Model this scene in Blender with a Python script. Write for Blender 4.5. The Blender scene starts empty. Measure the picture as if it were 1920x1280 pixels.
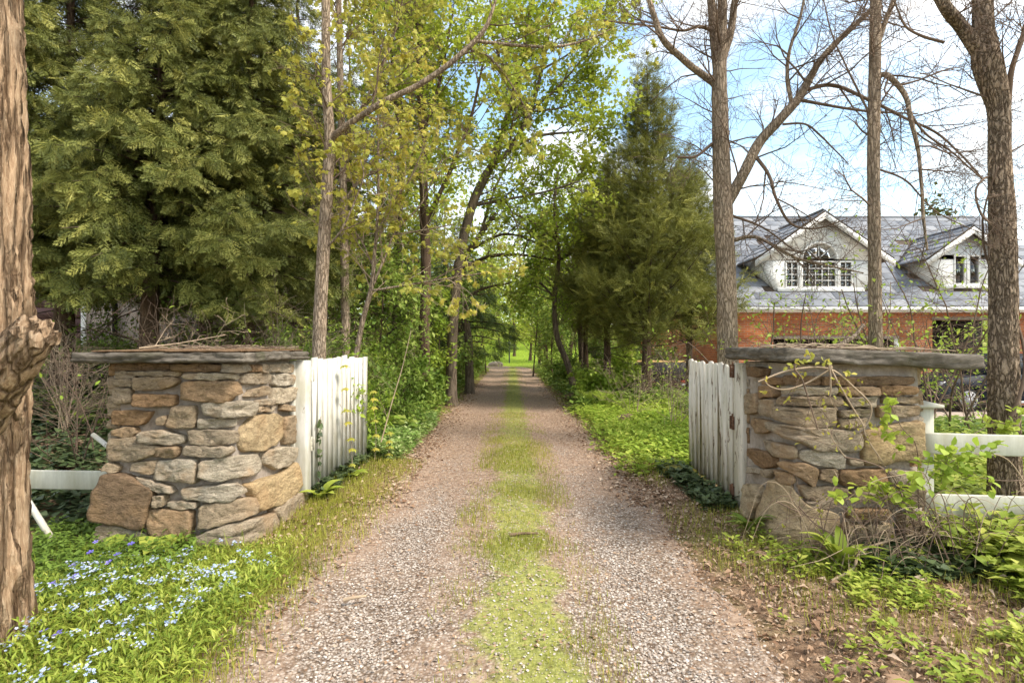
import bpy, math, random
import numpy as np
from mathutils import Vector, Matrix

# ------------------------------------------------------------------ camera, sky, sun, exposure
scene = bpy.context.scene
COL = scene.collection
R = math.radians
CAM_H = 1.5            # eye height in metres
F = 1000.0             # focal length in photo pixels (photo 1920 wide)
HZ = 650.0             # photo row of the horizon

cd = bpy.data.cameras.new('camera')
cam = bpy.data.objects.new('camera', cd)
COL.objects.link(cam)
cam.location = (0, 0, CAM_H)
cam.rotation_euler = (R(90), 0, 0)
cd.sensor_width = 36.0
cd.lens = 36.0 * F / 1920.0
cd.shift_y = (HZ - 640.0) / 1920.0
cd.clip_end = 2000
scene.camera = cam

SUN_EL, SUN_AZ = R(50), R(112)     # azimuth clockwise from +Y: high on the right, a little behind the camera
world = bpy.data.worlds.new('World')
scene.world = world
world.use_nodes = True
wn = world.node_tree
wn.nodes.clear()
def WN(t, **kw):
    n = wn.nodes.new(t)
    for k, v in kw.items():
        setattr(n, k, v)
    return n
w_out = WN('ShaderNodeOutputWorld')
w_bg = WN('ShaderNodeBackground')
w_sky = WN('ShaderNodeTexSky', sky_type='NISHITA', sun_disc=False, sun_elevation=SUN_EL, sun_rotation=SUN_AZ)
w_sky.air_density = 1.0
w_sky.dust_density = 1.6
w_sky.ozone_density = 1.2
w_tc = WN('ShaderNodeTexCoord')
w_map = WN('ShaderNodeMapping')
w_map.inputs['Scale'].default_value = (1.0, 1.0, 1.9)
w_map.inputs['Location'].default_value = (0.35, 0.2, 0.1)
w_n = WN('ShaderNodeTexNoise')
w_n.inputs['Scale'].default_value = 3.1
w_n.inputs['Detail'].default_value = 7
w_n.inputs['Roughness'].default_value = 0.52
w_n.inputs['Distortion'].default_value = 0.25
w_r = WN('ShaderNodeValToRGB')
w_r.color_ramp.elements[0].position = 0.42
w_r.color_ramp.elements[1].position = 0.62
w_cn = WN('ShaderNodeTexNoise')
w_cn.inputs['Scale'].default_value = 5.0
w_cn.inputs['Detail'].default_value = 5
w_cr = WN('ShaderNodeValToRGB')
w_cr.color_ramp.elements[0].position = 0.3
w_cr.color_ramp.elements[0].color = (3.9, 3.8, 3.75, 1)
w_cr.color_ramp.elements[1].position = 0.62
w_cr.color_ramp.elements[1].color = (5.7, 5.5, 5.15, 1)
w_mix = WN('ShaderNodeMixRGB')
w_lift = WN('ShaderNodeMixRGB', blend_type='MULTIPLY')
w_lift.inputs[0].default_value = 1.0
w_lift.inputs[2].default_value = (1.15, 1.2, 1.05, 1)
L = wn.links.new
L(w_tc.outputs['Generated'], w_map.inputs['Vector'])
L(w_map.outputs[0], w_n.inputs['Vector'])
L(w_map.outputs[0], w_cn.inputs['Vector'])
L(w_n.outputs['Fac'], w_r.inputs[0])
L(w_cn.outputs['Fac'], w_cr.inputs[0])
L(w_r.outputs[0], w_mix.inputs[0])
L(w_sky.outputs[0], w_lift.inputs[1])
L(w_lift.outputs[0], w_mix.inputs[1])
L(w_cr.outputs[0], w_mix.inputs[2])
L(w_mix.outputs[0], w_bg.inputs['Color'])
w_bg.inputs['Strength'].default_value = 0.15
L(w_bg.outputs[0], w_out.inputs[0])

sl = bpy.data.lights.new('sun', 'SUN')
sl.energy = 2.0
sl.angle = R(14.0)
sl.color = (1.0, 0.93, 0.83)
sun = bpy.data.objects.new('sun', sl)
COL.objects.link(sun)
sd = Vector((math.sin(SUN_AZ) * math.cos(SUN_EL), math.cos(SUN_AZ) * math.cos(SUN_EL), math.sin(SUN_EL)))
sun.rotation_euler = sd.to_track_quat('Z', 'Y').to_euler()
sun.location = sd * 60

vs = scene.view_settings
vs.view_transform = 'Standard'
vs.look = 'None'
vs.gamma = 1.0
vs.exposure = 1.36
vs.use_curve_mapping = False
cy = scene.cycles
cy.use_denoising = True
cy.max_bounces = 10
cy.diffuse_bounces = 7
cy.glossy_bounces = 2
cy.transmission_bounces = 7
cy.transparent_max_bounces = 8
cy.sample_clamp_indirect = 6.0
cy.use_adaptive_sampling = True
cy.adaptive_threshold = 0.02

# ------------------------------------------------------------------ helpers
def at(px, py, D):
    """photo pixel at distance D along the drive -> point in the place"""
    return np.array([(px - 960.0) / F * D, D, CAM_H - (py - HZ) / F * D])

def hash01(ix, iy, iz, seed):
    n = (ix.astype(np.int64) * 374761393 + iy.astype(np.int64) * 668265263 + iz.astype(np.int64) * 2147483647 + seed * 144665) & 0xFFFFFFFF
    n = ((n ^ (n >> 13)) * 1274126177) & 0xFFFFFFFF
    n = ((n ^ (n >> 16)) * 2246822519) & 0xFFFFFFFF
    return ((n ^ (n >> 15)) & 0xFFFFFF) / float(0xFFFFFF)

def vnoise(p, seed=0):
    p = np.asarray(p, float)
    i = np.floor(p)
    f = p - i
    f = f * f * (3 - 2 * f)
    i = i.astype(np.int64)
    out = 0
    for dx in (0, 1):
        for dy in (0, 1):
            for dz in (0, 1):
                h = hash01(i[..., 0] + dx, i[..., 1] + dy, i[..., 2] + dz, seed)
                w = (f[..., 0] if dx else 1 - f[..., 0]) * (f[..., 1] if dy else 1 - f[..., 1]) * (f[..., 2] if dz else 1 - f[..., 2])
                out = out + h * w
    return out * 2 - 1

def fbm(p, seed=0, oct=4):
    p = np.asarray(p, float)
    a, s, t = 0.5, 0, 1.0
    for k in range(oct):
        s = s + a * vnoise(p * t, seed + k * 17)
        a *= 0.5
        t *= 2.03
    return s

def sstep(x, a, b):
    t = np.clip((np.asarray(x, float) - a) / (b - a), 0, 1)
    return t * t * (3 - 2 * t)

class Geo:
    """collects vertices and faces; build() links them as ONE mesh object"""
    def __init__(self):
        self.v, self.f, self.n = [], [], 0
    def add(self, v, f, mat=0, var=0.5):
        v = np.asarray(v, float).reshape(-1, 3)
        f = np.asarray(f, np.int64)
        var = np.broadcast_to(np.asarray(var, float), (len(v),))
        self.v.append((v, var))
        if len(f):
            self.f.append((f + self.n, mat))
        self.n += len(v)
    def mesh(self, name, mats, smooth=False):
        me = bpy.data.meshes.new(name)
        V = np.concatenate([a for a, b in self.v])
        var = np.concatenate([b for a, b in self.v])
        me.vertices.add(len(V))
        me.vertices.foreach_set('co', V.astype(np.float32).ravel())
        idx = np.concatenate([f.ravel() for f, m in self.f])
        cnt = np.concatenate([np.full(len(f), f.shape[1]) for f, m in self.f])
        mi = np.concatenate([np.full(len(f), m) for f, m in self.f])
        me.loops.add(len(idx))
        me.loops.foreach_set('vertex_index', idx.astype(np.int32))
        me.polygons.add(len(cnt))
        st = np.concatenate([[0], np.cumsum(cnt)[:-1]])
        me.polygons.foreach_set('loop_start', st.astype(np.int32))
        me.polygons.foreach_set('material_index', mi.astype(np.int32))
        if smooth:
            me.polygons.foreach_set('use_smooth', np.ones(len(cnt), bool))
        at_ = me.attributes.new('v', 'FLOAT', 'POINT')
        at_.data.foreach_set('value', var.astype(np.float32))
        for m in (mats if isinstance(mats, (list, tuple)) else [mats]):
            me.materials.append(m)
        me.update(calc_edges=True)
        me.validate()
        return me
    def build(self, name, mats, parent=None, smooth=False):
        return obj(name, self.mesh(name, mats, smooth), parent)

def obj(name, me, parent=None):
    o = bpy.data.objects.new(name, me)
    COL.objects.link(o)
    if parent is not None:
        o.parent = parent
        if parent.type == 'EMPTY':
            o.matrix_parent_inverse = Matrix.Translation(-Vector(parent.location))
    return o

def tag(o, label=None, cat=None, group=None, kind=None):
    if label: o['label'] = label
    if cat: o['category'] = cat
    if group: o['group'] = group
    if kind: o['kind'] = kind
    return o

def thing(name, label, cat, group=None, loc=(0, 0, 0)):
    """an Empty at the thing's base that parents its parts (parts are modelled in place, in world coordinates)"""
    o = bpy.data.objects.new(name, None)
    COL.objects.link(o)
    o.location = [float(x) for x in loc]
    o.empty_display_size = 0.1
    return tag(o, label, cat, group)

def norm(a):
    a = np.asarray(a, float)
    return a / np.maximum(np.linalg.norm(a, axis=-1, keepdims=True), 1e-9)

def cross(a, b):
    a, b = np.asarray(a, float), np.asarray(b, float)
    return np.stack([a[..., 1] * b[..., 2] - a[..., 2] * b[..., 1], a[..., 2] * b[..., 0] - a[..., 0] * b[..., 2], a[..., 0] * b[..., 1] - a[..., 1] * b[..., 0]], -1)

BOXF = np.array([[0, 3, 2, 1], [4, 5, 6, 7], [0, 1, 5, 4], [1, 2, 6, 5], [2, 3, 7, 6], [3, 0, 4, 7]])
def add_box(g, lo, hi, mat=0, bev=0.0, jit=0.0, rng=None):
    """box; bev > 0 cuts a small chamfer on all twelve edges"""
    lo, hi = np.array(lo, float), np.array(hi, float)
    if bev <= 0:
        v = np.array([[lo[0], lo[1], lo[2]], [hi[0], lo[1], lo[2]], [hi[0], hi[1], lo[2]], [lo[0], hi[1], lo[2]],
                      [lo[0], lo[1], hi[2]], [hi[0], lo[1], hi[2]], [hi[0], hi[1], hi[2]], [lo[0], hi[1], hi[2]]])
        g.add(v, BOXF, mat)
        return
    b = min(bev, *(0.45 * (hi - lo)))
    vs_, key = [], {}
    for sx in (0, 1):
        for sy in (0, 1):
            for sz in (0, 1):
                c = np.array([hi[0] if sx else lo[0], hi[1] if sy else lo[1], hi[2] if sz else lo[2]])
                s = np.array([-1 if sx else 1, -1 if sy else 1, -1 if sz else 1])
                for ax in range(3):
                    m = np.array([b, b, b]); m[ax] = 0
                    key[(sx, sy, sz, ax)] = len(vs_)
                    vs_.append(c + s * m)
    quads, tris = [], []
    K = key
    for ax in range(3):
        u, w = (ax + 1) % 3, (ax + 2) % 3
        for sa in (0, 1):
            q = []
            for a_, b_ in ((0, 0), (1, 0), (1, 1), (0, 1)):
                s = [0, 0, 0]; s[ax] = sa; s[u] = a_; s[w] = b_
                q.append(K[(*s, ax)])
            quads.append(q if sa else q[::-1])
        for a_ in (0, 1):
            for b_ in (0, 1):
                s0 = [0, 0, 0]; s0[u] = a_; s0[w] = b_
                s1 = list(s0); s1[ax] = 1
                q = [K[(*s0, u)], K[(*s1, u)], K[(*s1, w)], K[(*s0, w)]]
                quads.append(q if (a_ != b_) else q[::-1])
    for sx in (0, 1):
        for sy in (0, 1):
            for sz in (0, 1):
                t = [K[(sx, sy, sz, 0)], K[(sx, sy, sz, 1)], K[(sx, sy, sz, 2)]]
                tris.append(t if (sx + sy + sz) % 2 else t[::-1])
    v = np.array(vs_)
    g.add(v, np.array(quads), mat)
    g.f.append((np.array(tris) + (g.n - len(v)), mat))

def box(name, lo, hi, m, parent, bev=0.006):
    g = Geo()
    add_box(g, lo, hi, 0, bev)
    return g.build(name, m, parent)

def tube(g, pts, rad, sides=6, mat=0, var=0.5, cap=True, rough=0.0, seed=0):
    P = np.asarray(pts, float)
    n = len(P)
    rad = np.broadcast_to(np.asarray(rad, float), (n,))
    T = np.empty_like(P)
    T[1:-1] = P[2:] - P[:-2]
    T[0] = P[1] - P[0]; T[-1] = P[-1] - P[-2]
    T = norm(T)
    ang = np.linspace(0, 2 * math.pi, sides, endpoint=False)
    ca, sa = np.cos(ang), np.sin(ang)
    if n < 30:
        ref = np.zeros(3); ref[np.argmin(np.abs(T.mean(0)))] = 1.0
        U = norm(cross(T, np.broadcast_to(ref, T.shape)))
        W = cross(T, U)
        V = P[:, None] + rad[:, None, None] * (ca[None, :, None] * U[:, None] + sa[None, :, None] * W[:, None])
    else:
        ref = np.array([0, 0, 1.0]) if abs(T[0][2]) < 0.9 else np.array([1.0, 0, 0])
        u = norm(np.cross(T[0], ref))
        V = np.empty((n, sides, 3))
        for i in range(n):
            u = norm(u - T[i] * np.dot(u, T[i]))
            w = np.cross(T[i], u)
            V[i] = P[i] + rad[i] * (ca[:, None] * u + sa[:, None] * w)
    if rough:
        c = V - P[:, None]
        V = P[:, None] + c * (1 + rough * vnoise(V * 9.0 + seed, seed))[..., None]
    i = np.arange(n - 1)[:, None] * sides
    j = np.arange(sides)[None]
    j2 = (j + 1) % sides
    f = np.stack([i + j, i + j2, i + sides + j2, i + sides + j], -1).reshape(-1, 4)
    V = V.reshape(-1, 3)
    g.add(V, f, mat, var)
    if cap and sides > 3:
        g.add(np.vstack([P[-1]]), [], mat, var)
        k = np.arange(sides)
        base = g.n - 1 - n * sides
        ct = np.stack([base + (n - 1) * sides + k, base + (n - 1) * sides + (k + 1) % sides, np.full(sides, g.n - 1)], -1)
        g.f.append((ct, mat))

def smooth_path(pts, per=5):
    P = np.asarray(pts, float)
    if len(P) < 3:
        t = np.linspace(0, 1, per + 1)[:, None]
        return P[0] * (1 - t) + P[-1] * t
    Q = np.vstack([2 * P[0] - P[1], P, 2 * P[-1] - P[-2]])
    out = []
    for i in range(1, len(Q) - 2):
        p0, p1, p2, p3 = Q[i - 1], Q[i], Q[i + 1], Q[i + 2]
        for t in np.linspace(0, 1, per, endpoint=False):
            out.append(0.5 * ((2 * p1) + (-p0 + p2) * t + (2 * p0 - 5 * p1 + 4 * p2 - p3) * t * t + (-p0 + 3 * p1 - 3 * p2 + p3) * t ** 3))
    out.append(P[-1])
    return np.array(out)

def scatter(g, tv, tf, pos, d, nrm, scale, wid=1.0, mat=0, var=0.5):
    """copies of a leaf template: its y axis along d, its z axis near nrm"""
    pos = np.asarray(pos, float).reshape(-1, 3)
    n = len(pos)
    if n == 0:
        return
    d = norm(np.broadcast_to(d, (n, 3)))
    nrm = np.broadcast_to(nrm, (n, 3))
    x = np.cross(d, nrm)
    bad = np.linalg.norm(x, axis=1) < 1e-4
    if bad.any():
        x[bad] = np.cross(d[bad], np.array([0.3, 0.7, 0.64]))
    x = norm(x)
    z = np.cross(x, d)
    s = np.broadcast_to(np.asarray(scale, float), (n,))
    w = np.broadcast_to(np.asarray(wid, float), (n,))
    V = (tv[None, :, 0:1] * (x * (s * w)[:, None])[:, None] + tv[None, :, 1:2] * (d * s[:, None])[:, None] + tv[None, :, 2:3] * (z * s[:, None])[:, None]) + pos[:, None]
    k = len(tv)
    Fc = (tf[None] + (np.arange(n) * k)[:, None, None]).reshape(-1, tf.shape[1])
    v = np.repeat(np.broadcast_to(np.asarray(var, float), (n,)), k)
    g.add(V.reshape(-1, 3), Fc, mat, v)

def spray_nodes():
    """node group: the flagged faces of the mesh are one spray; it is set on every loose point of the mesh"""
    ng = bpy.data.node_groups.new('sprays_on_points', 'GeometryNodeTree')
    ng.interface.new_socket('Geometry', in_out='INPUT', socket_type='NodeSocketGeometry')
    ng.interface.new_socket('Geometry', in_out='OUTPUT', socket_type='NodeSocketGeometry')
    N, Lk = ng.nodes, ng.links
    gi, go = N.new('NodeGroupInput'), N.new('NodeGroupOutput')
    def named(nm, ty):
        x = N.new('GeometryNodeInputNamedAttribute'); x.data_type = ty; x.inputs['Name'].default_value = nm
        return next(o for o in x.outputs if o.enabled and o.name == 'Attribute')
    sp = N.new('GeometryNodeSeparateGeometry'); sp.domain = 'POINT'
    cmp_ = N.new('FunctionNodeCompare'); cmp_.data_type = 'FLOAT'; cmp_.operation = 'GREATER_THAN'; cmp_.inputs[1].default_value = .5
    Lk.new(named('spray', 'FLOAT'), cmp_.inputs[0])
    Lk.new(gi.outputs[0], sp.inputs['Geometry']); Lk.new(cmp_.outputs[0], sp.inputs['Selection'])
    ip = N.new('GeometryNodeInstanceOnPoints')
    er = N.new('FunctionNodeEulerToRotation')
    Lk.new(named('turn', 'FLOAT_VECTOR'), er.inputs[0])
    Lk.new(sp.outputs['Inverted'], ip.inputs['Points']); Lk.new(sp.outputs['Selection'], ip.inputs['Instance'])
    Lk.new(er.outputs[0], ip.inputs['Rotation']); Lk.new(named('size', 'FLOAT_VECTOR'), ip.inputs['Scale'])
    Lk.new(ip.outputs[0], go.inputs[0])
    return ng
SPRAYS = spray_nodes()

def spray_crown(name, tv, tf, pos, d, nrm, scale, var, m, parent):
    """a conifer crown: one spray template in the mesh, repeated on the crown's points"""
    n = len(pos)
    d = norm(d); x = norm(cross(d, nrm)); z = cross(x, d)
    rx = np.arctan2(d[:, 2], z[:, 2]); ry = np.arctan2(-x[:, 2], np.hypot(x[:, 0], x[:, 1])); rz = np.arctan2(x[:, 1], x[:, 0])
    k = len(tv)
    me = bpy.data.meshes.new(name)
    me.vertices.add(k + n)
    me.vertices.foreach_set('co', np.vstack([tv, pos]).astype(np.float32).ravel())
    me.loops.add(tf.size); me.loops.foreach_set('vertex_index', tf.astype(np.int32).ravel())
    me.polygons.add(len(tf)); me.polygons.foreach_set('loop_start', (np.arange(len(tf)) * 3).astype(np.int32))
    def put(nm, ty, arr, key):
        me.attributes.new(nm, ty, 'POINT').data.foreach_set(key, np.asarray(arr, np.float32).ravel())
    put('spray', 'FLOAT', np.r_[np.ones(k), np.zeros(n)], 'value')
    put('v', 'FLOAT', np.r_[np.full(k, .5), var], 'value')
    put('turn', 'FLOAT_VECTOR', np.vstack([np.zeros((k, 3)), np.stack([rx, ry, rz], -1)]), 'vector')
    put('size', 'FLOAT_VECTOR', np.vstack([np.ones((k, 3)), np.repeat(scale[:, None], 3, 1)]), 'vector')
    me.materials.append(m)
    me.update(calc_edges=True)
    o = obj(name, me, parent)
    md = o.modifiers.new('sprays', 'NODES'); md.node_group = SPRAYS
    return o

# leaf templates --------------------------------------------------------------
LEAF_V = np.array([[0, 0, 0], [.26, .38, .05], [.20, .72, .02], [0, 1, -.12], [-.20, .72, .02], [-.26, .38, .05], [0, .45, -.03]])
LEAF_F = np.array([[0, 1, 6], [1, 2, 6], [2, 3, 6], [3, 4, 6], [4, 5, 6], [5, 0, 6]])
DIA_V = np.array([[0, 0, 0], [.27, .45, .05], [0, 1, -.1], [-.27, .45, .05]])
DIA_F = np.array([[0, 1, 2], [0, 2, 3]])
MAP_V = np.array([[0, 0, 0], [.42, .12, -.06], [.30, .36, .02], [.56, .62, -.1], [.22, .62, .02], [0, 1, -.14],
                  [-.22, .62, .02], [-.56, .62, -.1], [-.30, .36, .02], [-.42, .12, -.06]])
MAP_F = np.array([[0, 1, 2], [2, 3, 4], [0, 2, 4], [4, 5, 6], [0, 4, 6], [6, 7, 8], [0, 6, 8], [0, 8, 9]])
BLA_V = np.array([[-.5, 0, 0], [.5, 0, 0], [-.38, .4, .03], [.38, .4, .03], [-.22, .75, .14], [.22, .75, .14], [0, 1, .32]]) * np.array([.06, 1, 1])
LF4_V = np.array([[0, 0, 0], [.25, .45, .05], [0, 1, -.12], [-.25, .45, .05], [0, .5, -.03]])
LF4_F = np.array([[0, 1, 4], [1, 2, 4], [2, 3, 4], [3, 0, 4]])
BL3_V = np.array([[-.5, 0, 0], [.5, 0, 0], [-.34, .5, .06], [.34, .5, .06], [0, 1, .30]]) * np.array([.06, 1, 1])
BL3_F = np.array([[0, 1, 3], [0, 3, 2], [2, 3, 4]])
BLA_F = np.array([[0, 1, 3], [0, 3, 2], [2, 3, 5], [2, 5, 4], [4, 5, 6]])
IVY_V = np.array([[0, 0, 0], [.45, .08, .02], [.30, .42, -.02], [0, .9, -.06], [-.30, .42, -.02], [-.45, .08, .02]])
IVY_F = np.array([[0, 1, 2], [0, 2, 3], [0, 3, 4], [0, 4, 5]])

def frond_template(pairs, sub, seed=1):
    """a flat scale-leaved spray: side sprays with gaps between them, each set with short sprigs"""
    rg = random.Random(seed)
    v, f = [], []
    def tri(a, b, c):
        k = len(v); v.extend([a, b, c]); f.append([k, k + 1, k + 2])
    def sprig(p, d, L, w):
        q = np.array([-d[1], d[0]])
        m = p + d * L * .4
        tri((*p, 0), (*(m + q * w), .0), (*(p + d * L), 0))
        tri((*p, 0), (*(p + d * L), 0), (*(m - q * w), 0))
    for i in range(pairs):
        for s in (-1, 1):
            t = (i + .5 + (.28 if s > 0 else 0)) / (pairs + .3)
            a = R(46 - 14 * t + rg.uniform(-8, 8))
            d = np.array([math.sin(a) * s, math.cos(a)])
            Ls = (.50 * (1 - t) ** .8 * (.5 + min(1, t * 3) * .5) + .07) * rg.uniform(.7, 1.15)
            p = np.array([0, t * .90])
            sprig(p, d, Ls, .016)
            for k in range(sub):
                tt = (k + .7) / (sub + .6)
                for s2 in (-1, 1):
                    a2 = R(34 + rg.uniform(-8, 8)) * s2
                    d2 = np.array([d[0] * math.cos(a2) - d[1] * math.sin(a2), d[0] * math.sin(a2) + d[1] * math.cos(a2)])
                    q = np.array([-d2[1], d2[0]])
                    p2 = p + d * Ls * tt
                    L2 = (.075 + .05 * (1 - tt)) * rg.uniform(.7, 1.2)
                    tri((*(p2 - q * .013), 0), (*(p2 + q * .013), 0), (*(p2 + d2 * L2), 0))
    sprig(np.array([0, 0.]), np.array([0, 1.]), 1.0, .014)
    v = np.array(v, float)
    v[:, 2] = -.26 * v[:, 1] ** 2 - .5 * v[:, 0] ** 2 + .05 * np.sin(v[:, 1] * 9 + v[:, 0] * 5)
    return v, np.array(f)
FROND_V, FROND_F = frond_template(5, 3, 1)
FROND2_V, FROND2_F = frond_template(5, 2, 2)

# ------------------------------------------------------------------ materials
MATS = {}
class NT:
    def __init__(self, name):
        self.m = bpy.data.materials.new(name)
        self.m.use_nodes = True
        self.t = self.m.node_tree
        self.b = self.t.nodes['Principled BSDF']
        self.out = self.t.nodes['Material Output']
        MATS[name] = self.m
    def n(self, t, **kw):
        nd = self.t.nodes.new(t)
        for k, v in kw.items():
            if k in nd.inputs: nd.inputs[k].default_value = v
            else: setattr(nd, k, v)
        return nd
    def l(self, a, b):
        self.t.links.new(a, b)
    def coords(self, scale=(1, 1, 1), src='Object'):
        tc = self.n('ShaderNodeTexCoord')
        mp = self.n('ShaderNodeMapping')
        mp.inputs['Scale'].default_value = scale
        self.l(tc.outputs[src], mp.inputs['Vector'])
        return mp.outputs[0]
    def noise(self, vec, scale, detail=4, rough=.55, dist=0.0):
        n = self.n('ShaderNodeTexNoise')
        n.inputs['Scale'].default_value = scale
        n.inputs['Detail'].default_value = detail
        n.inputs['Roughness'].default_value = rough
        n.inputs['Distortion'].default_value = dist
        self.l(vec, n.inputs['Vector'])
        return n.outputs['Fac']
    def ramp(self, fac, stops):
        r = self.n('ShaderNodeValToRGB')
        e = r.color_ramp.elements
        while len(e) < len(stops): e.new(0.5)
        for k, (p, c) in enumerate(stops):
            e[k].position = p
            e[k].color = (*c, 1) if len(c) == 3 else c
        self.l(fac, r.inputs[0])
        return r.outputs[0]
    def mix(self, fac, a, b, mode='MIX'):
        m = self.n('ShaderNodeMixRGB', blend_type=mode)
        for k, x in ((0, fac), (1, a), (2, b)):
            if hasattr(x, 'node'): self.l(x, m.inputs[k])
            elif isinstance(x, (int, float)): m.inputs[k].default_value = x
            else: m.inputs[k].default_value = (*x, 1)
        return m.outputs[0]
    def bump(self, h, strength=.5, dist=.01, prev=None):
        b = self.n('ShaderNodeBump')
        b.inputs['Strength'].default_value = strength
        b.inputs['Distance'].default_value = dist
        self.l(h, b.inputs['Height'])
        if prev is not None: self.l(prev, b.inputs['Normal'])
        self.l(b.outputs[0], self.b.inputs['Normal'])
        return b.outputs[0]
    def color(self, c, rough=.8, spec=.3):
        if hasattr(c, 'node'): self.l(c, self.b.inputs['Base Color'])
        else: self.b.inputs['Base Color'].default_value = (*c, 1)
        self.b.inputs['Roughness'].default_value = rough
        self.b.inputs['Specular IOR Level'].default_value = spec
    def attr(self, name='v', inst=False):
        a = self.n('ShaderNodeAttribute', attribute_name=name)
        if inst: a.attribute_type = 'INSTANCER'
        return a.outputs['Fac']
    def orand(self):
        return self.n('ShaderNodeObjectInfo').outputs['Random']

BLK, WHT = (0, 0, 0), (1, 1, 1)

def leaf_mat(name, c0, c1, c2, trans=.35, rough=.55, spec=.25, inst=False):
    k = NT(name)
    c = k.ramp(k.attr(inst=inst), [(0.0, c0), (0.5, c1), (1.0, c2)])
    k.color(c, rough, spec)
    tr = k.n('ShaderNodeBsdfTranslucent')
    k.l(c, tr.inputs['Color'])
    mx = k.n('ShaderNodeMixShader')
    mx.inputs[0].default_value = trans
    k.l(k.b.outputs[0], mx.inputs[1])
    k.l(tr.outputs[0], mx.inputs[2])
    k.l(mx.outputs[0], k.out.inputs[0])
    return k.m

def bark_mat(name, dark, mid, light, vs_=9.0, ratio=.16, bump=.8, dist=.02):
    k = NT(name)
    co = k.coords((1, 1, ratio))
    n1 = k.noise(co, vs_ * 2.2, 6, .65, .6)
    n2 = k.noise(k.coords(), 2.3, 3)
    n3 = k.noise(k.coords((1, 1, ratio * 1.6)), vs_ * 7.5, 6, .7, .8)
    c2 = k.mix(1.0, k.ramp(n1, [(.30, dark), (.48, mid), (.68, light)]), k.ramp(n2, [(.3, (.72, .72, .70)), (.7, (1.1, 1.06, 1.0))]), 'MULTIPLY')
    c2 = k.mix(1.0, c2, k.ramp(n3, [(.32, (.48, .45, .43)), (.5, (1, 1, 1)), (.7, (1.28, 1.26, 1.22))]), 'MULTIPLY')
    k.color(c2, .9, .15)
    b1 = k.bump(n1, bump, dist)
    k.bump(n3, bump * .9, dist * .4, b1)
    return k.m

def plate_bark(name, dark, mid, light, scale=15.0, ratio=.28, dist=.03):
    """bark broken into long plates with fissures between"""
    k = NT(name)
    co = k.coords((1, 1, ratio))
    nz = k.n('ShaderNodeTexNoise'); nz.inputs['Scale'].default_value = scale * .5; nz.inputs['Detail'].default_value = 5
    k.l(co, nz.inputs['Vector'])
    warp = k.mix(.11, co, nz.outputs['Color'], 'ADD')
    vo = k.n('ShaderNodeTexVoronoi', feature='DISTANCE_TO_EDGE'); vo.inputs['Scale'].default_value = scale
    k.l(warp, vo.inputs['Vector'])
    n1 = k.noise(k.coords((1, 1, ratio * 1.4)), scale * 5, 7, .72, .7)
    n2 = k.noise(k.coords(), 2.5, 4)
    c = k.ramp(n1, [(.28, dark), (.48, mid), (.70, light)])
    c = k.mix(1.0, c, k.ramp(vo.outputs['Distance'], [(.0, (.42, .38, .35)), (.10, (.85, .83, .80)), (.3, (1.12, 1.1, 1.08))]), 'MULTIPLY')
    c = k.mix(1.0, c, k.ramp(n2, [(.3, (.75, .75, .73)), (.7, (1.12, 1.08, 1.02))]), 'MULTIPLY')
    k.color(c, .92, .12)
    h = k.ramp(vo.outputs['Distance'], [(.0, BLK), (.16, (.8, .8, .8)), (.5, WHT)])
    b = k.bump(h, 1.0, dist)
    k.bump(n1, .8, dist * .35, b)
    return k.m

def plain(name, c, rough=.7, spec=.3, metallic=0.0, var=.12, scale=14.0, bump=0.0):
    k = NT(name)
    if var:
        n = k.noise(k.coords(), scale, 4)
        c_ = k.ramp(n, [(.3, tuple(x * (1 - var) for x in c)), (.7, tuple(min(1, x * (1 + var)) for x in c))])
        k.color(c_, rough, spec)
        if bump: k.bump(n, bump, .005)
    else:
        k.color(c, rough, spec)
    k.b.inputs['Metallic'].default_value = metallic
    return k.m

# ---- surfaces
def ground_mat():
    k = NT('forest_floor')
    co = k.coords()
    n1 = k.noise(co, .55, 5, .6)
    n2 = k.noise(co, 9.0, 6, .7)
    n3 = k.noise(co, 60.0, 4, .7)
    soil = k.ramp(n2, [(.30, (.08, .048, .03)), (.5, (.20, .13, .082)), (.72, (.36, .25, .17))])
    green = k.ramp(n3, [(.3, (.10, .10, .025)), (.7, (.27, .26, .06))])
    geo = k.n('ShaderNodeNewGeometry')
    sep = k.n('ShaderNodeSeparateXYZ')
    k.l(geo.outputs['Position'], sep.inputs[0])
    far = k.n('ShaderNodeMapRange')
    k.l(sep.outputs['Y'], far.inputs['Value'])
    far.inputs['From Min'].default_value = 30
    far.inputs['From Max'].default_value = 42
    patch = k.ramp(n1, [(.45, BLK), (.60, WHT)])
    mx = k.n('ShaderNodeMath', operation='MAXIMUM')
    k.l(patch, mx.inputs[0]); k.l(far.outputs[0], mx.inputs[1])
    lawn = k.ramp(n2, [(.3, (.13, .20, .015)), (.7, (.27, .36, .04))])
    green2 = k.mix(far.outputs[0], green, lawn)
    k.color(k.mix(mx.outputs[0], soil, green2), .95, .1)
    k.bump(n3, .7, .02)
    return k.m

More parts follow.
